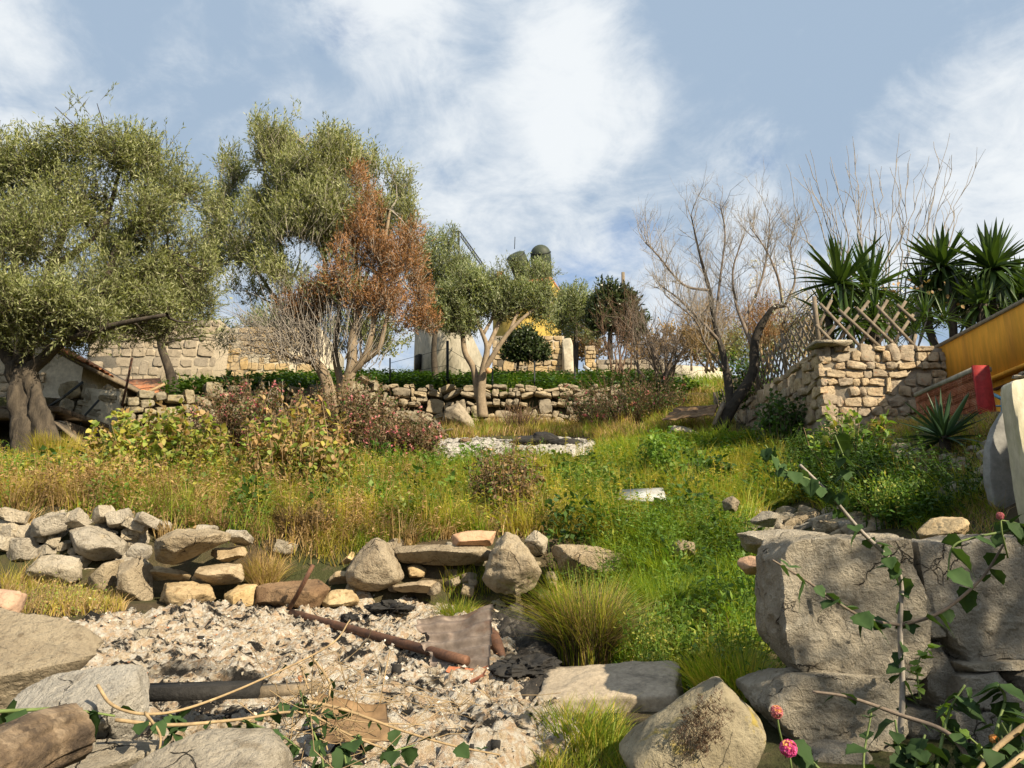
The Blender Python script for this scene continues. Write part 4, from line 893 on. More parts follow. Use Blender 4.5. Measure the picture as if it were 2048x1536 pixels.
stone_house('stone_house', 'long shadowed stone house behind the olive crowns', 185, 440, 640, 765, 24.5, 4, 'mortar', pool_h, (.22, .36), (.28, .6), 51)
pool_h2 = stone_pool(6, 6, M['lime_ochre'], 10, .10, 'stone')
stone_house('stone_house', 'sunlit tan stone house behind the twiggy olive base', 440, 640, 655, 752, 25.5, 4, 'plaster', pool_h2, (.22, .36), (.28, .6), 52)
# ---- cream walled ruin in the centre
ru = empty('cream_house', W(907, 750, 24.5), 'cream plastered house corner with one sunlit face behind the small olive', 'house')
C0 = W(907, 596, 24.5); z0 = W(907, 765, 24.5)[2] - 1
dl = np.array([-.62, .785]); dr = np.array([.785, .62]); pA = C0[:2]; pB = pA + dl * 2.5; pC = pB + dr * 1.8; pD = pA + dr * 1.25
prism('wall', [tuple(pA), tuple(pD), tuple(pC), tuple(pB)], z0, [C0[2] + .05, C0[2] - 1.9, C0[2] - .2, C0[2] + .05], M['plaster_old'], ru)
q_ = pA + dl * 2.1; e = np.array([-.785, -.62]); m = MB(); zc = W(800, 715, 25.5)[2]
m.box((q_[0] + e[0] * .05, q_[1] + e[1] * .05, zc), (.28, .12, .55), np.array([[dl[0], -e[0], 0], [dl[1], -e[1], 0], [0, 0, 1]])); m.build('opening_shade_box', M['char'], ru)  # black box painted in for the shade inside an opening
# ---- yellow house on the crest with two tanks
yh = empty('yellow_house', W(1065, 672, 34), 'dull yellow painted house on the crest behind the small olive', 'house')
A, B = W(985, 565, 34), W(1104, 565, 34); z0 = W(1065, 690, 34)[2] - 2
wl_ = prism('wall', [(A[0], 35.2), (B[0], 34), (B[0] + .55, 36), (A[0] + .5, 38.5)], z0, A[2] + .1, M['yellow_far'], yh)
prism('roof', [(A[0] - .2, 35.1), (B[0] - .05, 33.8), (B[0] + .7, 36.2), (A[0] + .4, 38.8)], A[2] + .103, A[2] + .22, M['tile'], yh)
for (a, b, rr, lab) in [((1031, 512), (1066, 590), .47, 'dark round water tank tilted left on the crest house roof'), ((1081, 505), (1087, 600), .50, 'dark domed water tank upright on the crest house roof')]:
    o = empty('water_tank', W(b[0], b[1], 34.8), lab, 'tank'); pa, pb = W(a[0], a[1], 34.2), W(b[0], b[1], 35.4); t_ = np.linspace(0, 1, 14)
    ax = pb - pa; pts = pa[None] + ax[None] * t_[:, None]; dome = unit(ax[None])[0]
    dh = .5 if 'domed' in lab else .14; an = np.linspace(0, math.pi / 2, 7)[:-1]; pts = np.concatenate([[pa - dome * (dh * math.cos(x) - .12 * (dh > .3)) for x in an], pts + dome * .12 * (dh > .3)]); rad = np.concatenate([[max(.01, rr * math.sin(x)) for x in an], np.where(np.arange(14) % 3 == 1, rr * 1.02, rr)])
    MB().tube(pts, rad, 28, True).build('shell', M['tank'], o, True)
    th = np.linspace(0, 2 * math.pi, 25); A1 = unit(np.cross(dome, [0, 0, 1.])[None])[0]; A2 = np.cross(dome, A1)
    MB().tube([pa + (A1 * math.cos(x) + A2 * math.sin(x)) * rr * .98 for x in th], .03, 6, False).build('rim', M['dark_metal'], o, True)
tag(MB().tube([W(1029, 498, 34.4), W(1030, 474, 34.4)], .02, 6).build('antenna', M['dark_metal'], None), 'thin antenna rod rising above the tilted tank', 'antenna')
MBc = MB(); MBc.box(W(1000, 575, 33.5), (.32, .35, 1.5)); tag(MBc.build('chimney_stack', M['tile'], None), 'orange clay chimney between the olive crown and the tanks', 'chimney')
# steel frame with truss arm
sf = empty('radio_mast', W(918, 600, 32), 'black steel mast with a slanting lattice arm above the olives', 'mast')
p0, p1 = W(918, 640, 32), W(917, 462, 32); MB().bar(p0, p1, .10, .10).build('mast', M['dark_metal'], sf)
a0, a1 = W(921, 464, 32), W(972, 536, 33.5); b0, b1 = a0 - [0, 0, .22], a1 - [0, 0, .22]
m = MB(); m.bar(a0, a1, .03, .03); m.bar(b0, b1, .03, .03)
for k in range(14):
    u, v = k / 14, (k + 1) / 14; m.bar(a0 + (a1 - a0) * u, b0 + (b1 - b0) * v, .018, .018); m.bar(b0 + (b1 - b0) * u, a0 + (a1 - a0) * v, .018, .018)
m.build('truss_arm', M['dark_metal'], sf); MB().bar(W(908, 463, 32), W(921, 464, 32), .06, .06).build('top_bar', M['dark_metal'], sf)
tag(MB().tube([W(1247, 640, 38), W(1246, 545, 38)], [.11, .09], 10).build('utility_pole', M['wood'], None, True), 'short wooden pole beyond the bare tree crown', 'pole')
# ---- stone wall and pier in the middle distance
stone_house('stone_outbuilding', 'small rubble outbuilding behind the dark citrus tree', 985, 1128, 672, 752, 26.5, 2.5, 'mortar', pool_h2, (.18, .30), (.22, .5), 61, tile=False)
rock_px('plaster_jamb', [(1124, 674), (1142, 672), (1147, 690), (1148, 752), (1122, 752)], 26.4, .5, M['plaster'], 'rounded plaster jamb at the end of the rubble outbuilding', 'jamb', seed=3, n=14, amp=.02, k=40)
a, b = W(960, 747, 26), W(1152, 747, 26); prism('concrete_ledge', [(a[0], 25.9), (b[0], 25.9), (b[0], 26.4), (a[0], 26.4)], a[2] - .7, a[2], M['concrete'], None, 'low concrete ledge in front of the rubble outbuilding', 'ledge')
sp_ = empty('stone_pier', W(1180, 750, 27.5), 'squared stone gate pier beside the bare thorny tree', 'pier')
a, b = W(1170, 690, 27.5), W(1193, 752, 27.5); prism('core', [(a[0] + .03, 27.55), (b[0] - .03, 27.55), (b[0] - .03, 28), (a[0] + .03, 28)], b[2] - .5, a[2] - .02, M['mortar'], sp_)
rubble_wall(sp_, (a[0], 27.5), (1, 0), b[0] - a[0], lambda s: b[2], lambda s: a[2], (0, -1), (.14, .24), (.16, .3), pool_h2, .2, 'stone', .95, .03, .05, 71, 0)
lw_ = empty('field_wall', W(1250, 755, 28), 'low fieldstone wall between the pier and the bare tree', 'wall')
a, b = W(1193, 716, 28), W(1330, 752, 28); prism('core', [(a[0], 28.06), (b[0], 28.06), (b[0], 28.4), (a[0], 28.4)], b[2] - .6, a[2] - .05, M['mortar'], lw_)
rubble_wall(lw_, (a[0], 28.0), (1, 0), b[0] - a[0], lambda s: b[2], lambda s: a[2], (0, -1), (.16, .26), (.2, .45), pool_h, .2, 'stone', .95, .03, .06, 72, .1)
a, b = W(1335, 728, 27), W(1470, 775, 27); prism('pale_terrace_wall', [(a[0], 27), (b[0], 27.3), (b[0], 27.7), (a[0], 27.4)], b[2] - .8, [a[2], a[2] - .1, a[2] - .1, a[2]], M['plaster'], None, 'pale rendered terrace wall beyond the leaning almond tree', 'wall')
tag(MB().tube([W(1168, 733, 26.8), W(1186, 746, 26.6)], .07, 10).build('white_pipe', M['white'], None, True), 'short white drain pipe beside the gate pier', 'pipe')
# ---- wire fence on the terrace
wf = empty('wire_fence', W(930, 780, 20.6), 'black post and wire fence along the terrace edge', 'fence')
tops = []
for px, pt, pb, r in [(780, 716, 775, .022), (895, 682, 770, .04), (985, 742, 790, .022), (1069, 722, 790, .022), (1150, 735, 790, .02)]:
    a, b = W(px, pt, 20.6), W(px, pb + 10, 20.6); MB().tube([b, a], r, 8).build('post', M['dark_metal'], wf); tops.append((a, b))
for k in range(len(tops) - 1):
    for u in (.15, .5): MB().tube([tops[k][0] * (1 - u) + tops[k][1] * u, tops[k + 1][0] * (1 - u) + tops[k + 1][1] * u], .006, 4).build('wire', M['dark_metal'], wf)
# ---- tin roof scrap, boards
corrugated('tin_roof_sheet', [W(1352, 814, 15.2), W(1436, 806, 14.8), W(1428, 832, 14.0), W(1322, 838, 14.4)], 4, .03, M['tin_tan'], 'dark corrugated tin sheet lying on the mound by the almond', 'metal sheet', 30, 40, .01)
tag(MB().bar(W(1428, 850, 13.8), W(1447, 806, 13.9), .10, .04).build('pale_plank', M['wood'], None), 'pale plank propped against the almond trunk', 'plank')
wb = np.array([W(1236, 1004, 8.6), W(1334, 1004, 8.6), W(1326, 980, 9.3), W(1240, 984, 9.3)]); V = np.concatenate([wb, wb + [0, 0, .03]])
tag(mk('white_board', V, [np.array([[0, 1, 5, 4], [1, 2, 6, 5], [2, 3, 7, 6], [3, 0, 4, 7], [4, 5, 6, 7], [3, 2, 1, 0]])], M['white'], None), 'white weathered board lying in the tall grass', 'board')
for k, (a, b) in enumerate([((812, 832), (870, 868)), ((835, 828), (885, 866)), ((820, 868), (880, 850)), ((845, 872), (905, 858)), ((868, 840), (895, 872))]):
    g0, g1 = W(*a, 17.6), W(*b, 17.2); tag(MB().bar(g0, g1, .09, .03).build('old_board', M['wood'], None), 'grey weathered board in the scrap pile below the terrace wall', 'board', 'boards below the terrace wall')
# ================================================================ vegetation
def leaf_mesh(P, D, N, L, Wd, kind='lance', fold=.12, bend=.18):
    """arrays of leaves -> V, quads, tris"""
    n = len(P); D = unit(D); S = unit(np.cross(D, N)); N = np.cross(S, D); L = np.broadcast_to(L, (n,))[:, None]; Wd = np.broadcast_to(Wd, (n,))[:, None]
    i = np.arange(n)[:, None]
    if kind == 'lance':
        V = np.stack([P, P + D * L * .45 + S * Wd * .5, P + D * L - N * L * bend * .6, P + D * L * .45 - S * Wd * .5], 1).reshape(-1, 3)
        i = i * 4; return V, None, np.concatenate([i + np.array([[0, 3, 1]]), i + np.array([[1, 3, 2]])])
    V = np.stack([P, P + D * L * .28 + S * Wd * .5 + N * Wd * fold, P + D * L * .66 + S * Wd * .42 + N * (Wd * fold - L * bend * .35), P + D * L - N * L * bend,
                  P + D * L * .66 - S * Wd * .42 + N * (Wd * fold - L * bend * .35), P + D * L * .28 - S * Wd * .5 + N * Wd * fold, P + D * L * .5 - N * L * bend * .2], 1).reshape(-1, 3)
    i = i * 7; T = [[0, 6, 1], [1, 6, 2], [2, 6, 3], [3, 6, 4], [4, 6, 5], [5, 6, 0]]
    return V, None, np.concatenate([i + np.array([t]) for t in T])
def twigs_mesh(A, B, r0, r1):
    """many straight 3-sided twigs"""
    n = len(A); d = unit(B - A); a = unit(np.cross(d, np.array([.31, .17, .93])[None])); b = np.cross(d, a); V = []
    r0 = np.broadcast_to(r0, (n,))[:, None]; r1 = np.broadcast_to(r1, (n,))[:, None]
    for c, r in ((A, r0), (B, r1)):
        for k in range(3): V.append(c + (a * math.cos(k * 2.094) + b * math.sin(k * 2.094)) * r)
    V = np.stack(V, 1).reshape(-1, 3); i = np.arange(n)[:, None] * 6
    return V, np.concatenate([i + np.array([[k, (k + 1) % 3, 3 + (k + 1) % 3, 3 + k]]) for k in range(3)])
def blades_mesh(P, h, w, az, lean, seg=2, curl=.5):
    n = len(P); dx = np.stack([np.cos(az), np.sin(az), 0 * az], 1); sd = np.stack([-np.sin(az + .9), np.cos(az + .9), 0 * az], 1); V = []
    ts = np.linspace(0, 1, seg + 1)
    for k, t in enumerate(ts):
        c = P + dx * (h * lean * t ** 1.8)[:, None] + np.array([0, 0, 1.]) * (h * (t - curl * lean * .55 * t ** 2.4))[:, None]
        ww = (w * (1 - t ** 1.6) * .5)[:, None]
        if k < seg: V += [c - sd * ww, c + sd * ww]
        else: V.append(c)
    m = len(V); V = np.stack(V, 1).reshape(-1, 3); i = np.arange(n)[:, None] * m
    q = np.concatenate([i + np.array([[2 * k, 2 * k + 1, 2 * k + 3, 2 * k + 2]]) for k in range(seg - 1)]) if seg > 1 else None
    return V, q, i + np.array([[2 * seg - 2, 2 * seg - 1, 2 * seg]])

# ---------------- olive style trees
def crown_pts(blobs, d0, n, seed, shell=.42, gap=-.22, gscale=1.5):
    rs = np.random.default_rng(seed); w = np.array([b[2] * b[3] * (b[2] + b[3]) for b in blobs], float); w /= w.sum()
    bi = rs.choice(len(blobs), int(n * 1.5), p=w); u = unit(rs.normal(size=(len(bi), 3))) * (rs.random(len(bi)) ** shell)[:, None]
    C = np.array([W(b[0], b[1], d0 + b[4]) for b in blobs]); sc = np.array([(d0 + b[4]) / FPX for b in blobs])
    rad = np.stack([np.array([b[2] for b in blobs]) * sc, np.array([(b[2] + b[3]) * .5 for b in blobs]) * sc, np.array([b[3] for b in blobs]) * sc], 1)
    P = C[bi] + u * rad[bi]; keep = fbm(P * gscale, seed + 3, 3) > gap
    P, u, bi = P[keep][:n], u[keep][:n], bi[keep][:n]; return P, u, bi, C
def foliage(parent, name, P, out, mat, per, L, Wd, seed, tw=None, spread=.9, up=.75, tl=.32, kind='lance'):
    rs = np.random.default_rng(seed); n = len(P); D = unit(out * .6 + np.array([0, 0, up]) + rs.normal(size=(n, 3)) * .45); ln = tl * rs.uniform(.6, 1.3, n)
    t = np.tile(np.linspace(.12, 1, per), n); base = np.repeat(P, per, 0); DD = np.repeat(D, per, 0); LL = np.repeat(ln, per)
    sd = unit(np.cross(DD, rs.normal(size=(n * per, 3)))); pos_ = base + DD * (LL * (t - .5))[:, None]
    ld = unit(DD * rs.uniform(.6, 1.3, (n * per, 1)) + sd * spread * rs.uniform(.4, 1.1, (n * per, 1)))
    V, q, tr = leaf_mesh(pos_, ld, rs.normal(size=(n * per, 3)), L * rs.uniform(.6, 1.25, n * per), Wd * rs.uniform(.7, 1.2, n * per), kind)
    o = mk(name, V, [tr], mat, parent)
    if tw is not None: V, q, t_ = leaf_mesh(P - D * ln[:, None] * .75, D, rs.normal(size=(n, 3)), ln * 1.2, .011, 'lance', bend=0); tw.add(V, None, t_)
    return o
def curve(a, b, k=6, sag=.12, rs=rng):
    t = np.linspace(0, 1, k)[:, None]; L = np.linalg.norm(b - a); off = rs.normal(size=3) * L * sag; off[2] -= L * sag * .6
    return a + (b - a) * t + off * (np.sin(t * math.pi)) + rs.normal(size=(k, 3)) * L * .012
def branch_out(tw, limb_tips, C, P, bi, rs, r=.035, every=26):
    tips = np.array(limb_tips)
    for k, c in enumerate(C):
        j = np.argmin(np.linalg.norm(tips - c, axis=1)); tw.tube(curve(tips[j], c, 6, .08, rs), np.linspace(r * .8, r * .15, 6), 5, False)
    for j in range(0, len(P), every):
        tw.tube(curve(C[bi[j]], P[j], 5, .10, rs), np.linspace(r * .25, .004, 5), 4, False)
def limbs(mbk, spec, d0, k=5, sides=12, nz=.0, seed=0):
    tips = []
    for pts, r0, r1 in spec:
        p = smooth_path([W(a, b, d0 + c) for a, b, c in pts], k); mbk.tube(p, np.linspace(r0, r1, len(p)) if r0 else r1, sides, True, nz, seed); tips += [p[-1], p[len(p) * 2 // 3]]
    return tips
# old olive at the left
T = empty('olive_tree', W(85, 905, 12.5), 'old olive with a gnarled split trunk and wide silvery crown', 'tree')
mbk = MB(); d0 = 12.5
tips = limbs(mbk, [([(62, 930, 0), (56, 870, 0), (48, 810, .05), (40, 760, .1), (30, 728, .1)], .21, .15), ([(118, 945, -.15), (98, 880, -.1), (80, 820, 0), (64, 770, .05), (50, 735, .1)], .18, .13), ([(88, 925, .1), (82, 860, .15), (70, 790, .2), (50, 740, .15)], .15, .12)], d0, 8, 30, .42, 5)
tips = limbs(mbk, [([(52, 745, .1), (90, 715, 0), (128, 682, -.2), (190, 652, -.2), (250, 590, .3), (330, 490, .6)], .12, .015), ([(35, 740, .1), (10, 700, .1), (-20, 630, 0), (-60, 520, 0)], .14, .06), ([(45, 735, .1), (62, 650, .3), (100, 540, .4), (150, 400, .4)], .15, .05),
                   ([(190, 652, -.3), (240, 480, .2), (300, 430, .4), (370, 390, .5)], .07, .03), ([(62, 650, .3), (30, 540, .6), (40, 400, .8)], .09, .04), ([(100, 540, .4), (200, 460, .5), (240, 340, .5)], .07, .03), ([(128, 682, -.2), (230, 650, -.6), (330, 630, -.8)], .07, .03)], d0, 6, 12, .10, 6)
mbk.build('trunk', M['bark'], T, True)
bl = [(150, 255, 85, 75, 0), (90, 330, 95, 85, .5), (245, 300, 90, 75, .2), (320, 335, 85, 80, .4), (372, 375, 50, 70, .6), (15, 330, 80, 90, .8), (60, 470, 110, 85, -.3), (160, 410, 110, 85, .3), (20, 580, 110, 85, -.6), (255, 470, 85, 75, .3),
      (345, 510, 85, 90, .5), (120, 590, 105, 65, -.5), (235, 570, 105, 75, .2), (330, 600, 85, 60, .3), (400, 540, 50, 100, .6), (-70, 450, 100, 150, .5), (-50, 630, 80, 80, 0), (180, 635, 130, 34, -.2), (395, 640, 55, 50, .4), (60, 640, 90, 40, .3), (300, 420, 70, 70, .2), (190, 205, 40, 50, .1), (110, 215, 40, 45, .1), (285, 245, 40, 40, .2), (120, 655, 90, 36, .5), (225, 645, 120, 42, .4), (325, 650, 90, 42, .5), (385, 600, 60, 60, .6), (280, 535, 100, 70, .5), (200, 500, 90, 70, .4), (230, 655, 95, 30, -.35), (140, 668, 60, 24, -.3), (300, 670, 70, 24, 0), (60, 680, 80, 28, -.2), (160, 690, 60, 22, 0)]
P, u, bi, C = crown_pts(bl, d0, 10800, 11, .55, -.28, 1.1); rs = np.random.default_rng(1); tw = MB(); branch_out(tw, tips, C, P, bi, rs, .04, 44)
foliage(T, 'crown', P, u, M['olive'], 14, .087, .020, 21, tw, tl=.50, up=.55); tw.build('branches', M['bark'], T)
# tall multi-stemmed olive with half dead crown
T = empty('olive_tree', W(690, 832, 17), 'tall multi stemmed olive with half its leaves dried rusty brown', 'tree'); d0 = 17.0; mbk = MB()
tips = limbs(mbk, [([(664, 830, 0), (660, 790, 0), (646, 745, .1), (624, 716, .2), (614, 681, .3), (641, 612, .3), (650, 520, .3), (630, 400, .3)], .17, .04), ([(694, 832, 0), (690, 785, 0), (703, 734, -.1), (705, 681, -.2), (718, 616, -.2), (713, 542, -.2), (700, 430, 0)], .18, .04),
                   ([(700, 745, -.1), (729, 716, -.2), (746, 651, -.3), (766, 507, -.1), (780, 420, 0)], .10, .03), ([(704, 738, -.1), (755, 699, -.3), (772, 642, -.4), (800, 560, -.4)], .08, .03), ([(684, 800, .1), (681, 764, .2), (670, 703, .4), (679, 616, .5), (684, 507, .5)], .11, .03),
                   ([(630, 725, .2), (589, 716, 0), (546, 699, -.2), (493, 690, -.4)], .08, .02), ([(628, 720, .2), (607, 664, .4), (560, 610, .5), (500, 520, .6)], .08, .03), ([(618, 690, .3), (585, 600, .6), (560, 480, .8), (560, 340, .8)], .08, .03), ([(650, 520, .3), (600, 400, .2), (610, 290, .2)], .05, .02), ([(641, 612, .3), (600, 560, .2), (560, 540, .2)], .05, .02)], d0, 6, 12, .06, 7)
mbk.build('trunk', M['bark_pale'], T, True)
green = [(555, 300, 58, 80, .3), (620, 265, 70, 55, .3), (645, 330, 80, 85, 0), (585, 380, 75, 80, .2), (690, 330, 46, 70, 0), (465, 350, 38, 60, .8), (450, 425, 48, 80, .8), (500, 470, 62, 80, .6), (600, 470, 82, 75, -.2), (560, 540, 70, 55, -.2), (740, 340, 26, 62, .4), (792, 370, 40, 58, .4), (760, 430, 48, 60, .4), (815, 430, 26, 60, .5), (650, 420, 80, 75, -.3), (500, 575, 60, 38, .2), (530, 400, 50, 70, .4), (430, 500, 40, 60, 1), (520, 250, 30, 40, .3), (580, 240, 34, 34, .3)]
brown = [(722, 455, 34, 58, -.4), (715, 340, 20, 70, -.2), (672, 550, 40, 36, -.6), (800, 540, 58, 72, -.2), (838, 595, 36, 48, -.2), (775, 605, 52, 52, -.4), (755, 505, 46, 50, -.4), (820, 480, 36, 48, 0), (690, 500, 34, 44, -.5), (850, 640, 36, 30, 0), (810, 630, 40, 40, -.2), (650, 585, 60, 36, -.2), (725, 590, 50, 50, -.3), (600, 615, 60, 36, 0), (740, 420, 30, 60, -.2)]
P, u, bi, C = crown_pts(green, d0, 8800, 12, .55, -.30, 1.0); tw = MB(); branch_out(tw, tips, C, P, bi, rs, .04, 44)
foliage(T, 'crown', P, u, M['olive'], 13, .107, .026, 22, tw, up=1.0, tl=.60)
P, u, bi, C = crown_pts(brown, d0, 4000, 13, .55, -.4, 1.2); branch_out(tw, tips, C, P, bi, rs, .03, 12)
o = foliage(T, 'dead_foliage', P, u, M['dead'], 12, .075, .022, 23, tw, up=.8, tl=.4); o['label'] = 'rusty brown dried leaves'
P, u, bi, C = crown_pts([(700, 560, 80, 70, -.2), (620, 580, 80, 60, 0), (830, 500, 40, 60, .2)], d0, 700, 14); foliage(T, 'thin_foliage', P, u, M['olive_g'], 9, .08, .022, 24, tw)
for _ in range(420):   # upright suckers and bare lower twigs
    a = W(rs.uniform(560, 760), rs.uniform(640, 740), d0 + rs.uniform(-.6, .8)); b = a + np.array([(a[0] + 4.0) * rs.uniform(.05, .5) + rs.normal() * .25, rs.normal() * .3, rs.uniform(.5, 1.6)]); tw.tube(curve(a, b, 4, .08, rs), np.linspace(.010, .003, 4), 3, False)
for _ in range(520):   # fan of fine twigs on the left
    a = W(rs.uniform(480, 640), rs.uniform(640, 720), d0 + rs.uniform(-.5, .6)); b = a + np.array([rs.uniform(-.9, .3), rs.normal() * .3, rs.uniform(-.25, .8)]); tw.tube(curve(a, b, 4, .12, rs), np.linspace(.007, .0025, 4), 3, False)
tw.build('branches', M['twig_pale'], T)
# small forked olive on the terrace foot
T = empty('olive_tree', W(965, 832, 18.8), 'small forked olive with a pruned stub before the terrace wall', 'tree'); d0 = 18.8; mbk = MB()
tips = limbs(mbk, [([(966, 836, 0), (962, 790, 0), (966, 745, 0), (974, 700, 0), (966, 670, .1), (944, 620, .3)], .135, .035), ([(966, 745, 0), (990, 705, -.1), (1020, 662, -.1), (1060, 625, 0), (1092, 612, .1)], .075, .03), ([(958, 800, .1), (948, 740, .2), (930, 705, .3), (924, 660, .4)], .10, .06), ([(974, 700, 0), (996, 650, .3), (1020, 600, .4), (1030, 560, .4)], .07, .03), ([(1020, 662, -.1), (1040, 610, .2), (1050, 560, .2)], .05, .02), ([(966, 670, .1), (990, 620, .3), (985, 570, .4)], .05, .02)], d0, 6, 12, .06, 8)
mbk.build('trunk', M['bark_pale'], T, True); MB().tube([W(976, 742, 18.65), W(978, 741, 18.52)], .075, 14).build('pruned_stub', M['cut'], T)
bl = [(930, 575, 58, 42, .3), (985, 585, 50, 36, .3), (1050, 588, 56, 32, .2), (1084, 615, 34, 36, .2), (1010, 615, 60, 32, .3), (925, 625, 56, 34, .3), (885, 600, 40, 46, .5), (1040, 566, 28, 20, .3), (1092, 585, 22, 24, .3), (960, 560, 36, 24, .4), (905, 650, 36, 24, .3), (1015, 570, 36, 24, .3), (940, 655, 34, 18, .2)]
P, u, bi, C = crown_pts(bl, d0, 3700, 15, .5, -.3, 1.4); tw = MB(); branch_out(tw, tips, C, P, bi, rs, .03, 18)
foliage(T, 'crown', P, u, M['olive_g'], 12, .088, .024, 25, tw, tl=.42); P, u, bi, C = crown_pts([(1040, 540, 34, 26, .3), (1088, 545, 30, 34, .3), (1110, 580, 14, 30, .3), (1000, 545, 24, 20, .3)], d0, 300, 19, .6); foliage(T, 'upper_sprays', P, u, M['olive_g'], 10, .085, .022, 29, tw, tl=.45); tw.build('branches', M['bark'], T)
# background olives and evergreens
def back_tree(name, label, base, d0, trunk, bl, n, per, mat, L, Wd, seed, kind='lance', bark='bark', r=.12, tl=.45, gap=-.2):
    T = empty(name, W(base[0], base[1], d0), label, 'tree'); mbk = MB(); t_ = limbs(mbk, [(trunk, r, r * .45)], d0, 6, 10, .08, seed); mbk.build('trunk', M[bark], T, True)
    P, u, bi, C = crown_pts(bl, d0, n, seed, .5, gap, .9); tw = MB(); branch_out(tw, t_, C, P, bi, rs, r * .3, 48); foliage(T, 'crown', P, u, M[mat], per, L, Wd, seed + 50, tw, tl=tl, kind=kind); tw.build('branches', M[bark], T); return T
back_tree('olive_tree', 'silvery olive rising between the rusty tree and the steel mast', (870, 750), 22.5, [(872, 770, 0), (868, 700, 0), (876, 600, 0)], [(868, 500, 34, 52, 0), (900, 540, 44, 64, 0), (878, 600, 46, 50, 0), (850, 560, 40, 60, .3), (930, 545, 36, 40, .4), (900, 480, 24, 30, 0), (860, 635, 50, 30, 0), (910, 625, 40, 34, 0)], 2200, 10, 'olive_g', .10, .028, 31)
back_tree('olive_tree', 'slim leaning olive in the shade behind the old olive', (345, 780), 18.5, [(352, 790, 0), (340, 745, 0), (322, 690, 0), (318, 640, 0)], [(330, 600, 95, 55, .4), (425, 630, 55, 55, .3), (245, 620, 80, 46, .5), (390, 575, 60, 60, .5), (440, 680, 40, 30, 0), (300, 660, 80, 26, .2)], 2000, 11, 'olive', .09, .025, 32, r=.14)
back_tree('olive_tree', 'soft grey green olive left of the glossy evergreen', (1150, 740), 31, [(1150, 745, 0), (1152, 690, 0), (1150, 640, 0)], [(1150, 610, 42, 46, 0), (1125, 640, 40, 50, 0), (1175, 640, 34, 50, .5), (1135, 600, 20, 34, 0)], 1500, 12, 'olive_g', .13, .04, 33, r=.15, tl=.55)
back_tree('evergreen_tree', 'glossy dark evergreen on the crest left of the bare almond', (1220, 730), 29, [(1222, 745, 0), (1220, 690, 0), (1222, 620, 0)], [(1215, 590, 42, 30, 0), (1240, 620, 46, 44, 0), (1205, 630, 40, 44, 0), (1260, 650, 36, 40, 0), (1195, 590, 24, 22, 0)], 1500, 13, 'ever', .15, .075, 34, 'lance', 'bark_dark', .14, .5)
back_tree('citrus_tree', 'low dark glossy citrus tree in front of the rubble outbuilding', (1037, 750), 24.8, [(1034, 752, 0), (1036, 728, 0), (1044, 700, 0)], [(1045, 690, 44, 26, 0), (1030, 708, 34, 18, 0), (1068, 704, 34, 22, 0), (1048, 672, 26, 18, 0), (1085, 712, 20, 12, 0)], 900, 12, 'ever', .11, .06, 35, 'lance', 'bark_dark', .06, .35)
for i_, (lab, bx_, by_, dd_, bl_, mt_, nn_) in enumerate([
    ('hazy olive behind the tan stone house', 560, 740, 33, [(560, 650, 70, 46, 0), (510, 665, 50, 40, 0), (620, 660, 50, 46, 0)], 'olive_g', 800),
    ('olive scrub on the crest behind the rusty tree', 720, 740, 36, [(720, 660, 70, 46, 0), (770, 675, 56, 40, 0), (680, 690, 40, 30, 0)], 'olive', 800),
    ('dark shrub behind the long stone house', 300, 720, 34, [(300, 650, 90, 36, 0), (400, 655, 70, 36, 0), (220, 665, 60, 30, 0)], 'ever', 700),
    ('brownish scrub behind the gate pier', 1180, 740, 36, [(1180, 690, 50, 36, 0), (1135, 700, 40, 34, 0)], 'bramble', 600),
    ('tan scrub on the crest behind the thorn tree', 1330, 740, 35, [(1330, 690, 70, 40, 0), (1270, 700, 50, 34, 0), (1395, 690, 50, 40, 0)], 'dryleaf', 800),
    ('grey green scrub behind the lattice fence', 1500, 740, 30, [(1500, 690, 60, 44, 0), (1570, 680, 60, 44, 0), (1440, 705, 40, 36, 0)], 'olive', 800),
    ('dark scrub behind the yuccas', 1780, 690, 24, [(1780, 640, 80, 36, 0), (1880, 620, 80, 46, 0), (1980, 610, 70, 50, 0)], 'ever', 900)]):
    back_tree('background_scrub', lab, (bx_, by_), dd_, [(bx_, by_ + 30, 0), (bx_ + 2, by_ - 20, 0), (bx_, by_ - 60, 0)], bl_, nn_, 6, mt_, .18, .075, 140 + i_, tl=.6, r=.1)
# unseen olive added outside the picture, behind the viewer's shoulder, to shade the block wall
T = empty('olive_tree', (6.4, -.8, .2), 'unseen olive added to shade the block wall', 'tree'); mbk = MB(); mbk.tube(smooth_path([(6.4, -.8, -.1), (6.35, -.8, 1.8), (6.35, -.85, 3.6), (6.3, -.85, 5.2)], 5), np.linspace(.2, .08, 16), 12, True, .1); mbk.build('trunk', M['bark'], T, True)
u = unit(rs.normal(size=(330, 3))) * (rs.random((330, 1)) ** .4); P = np.array([6.35, -.85, 4.95]) + u * np.array([1.15, 1.25, .62]); foliage(T, 'crown', P, u, M['olive'], 12, .10, .035, 61)

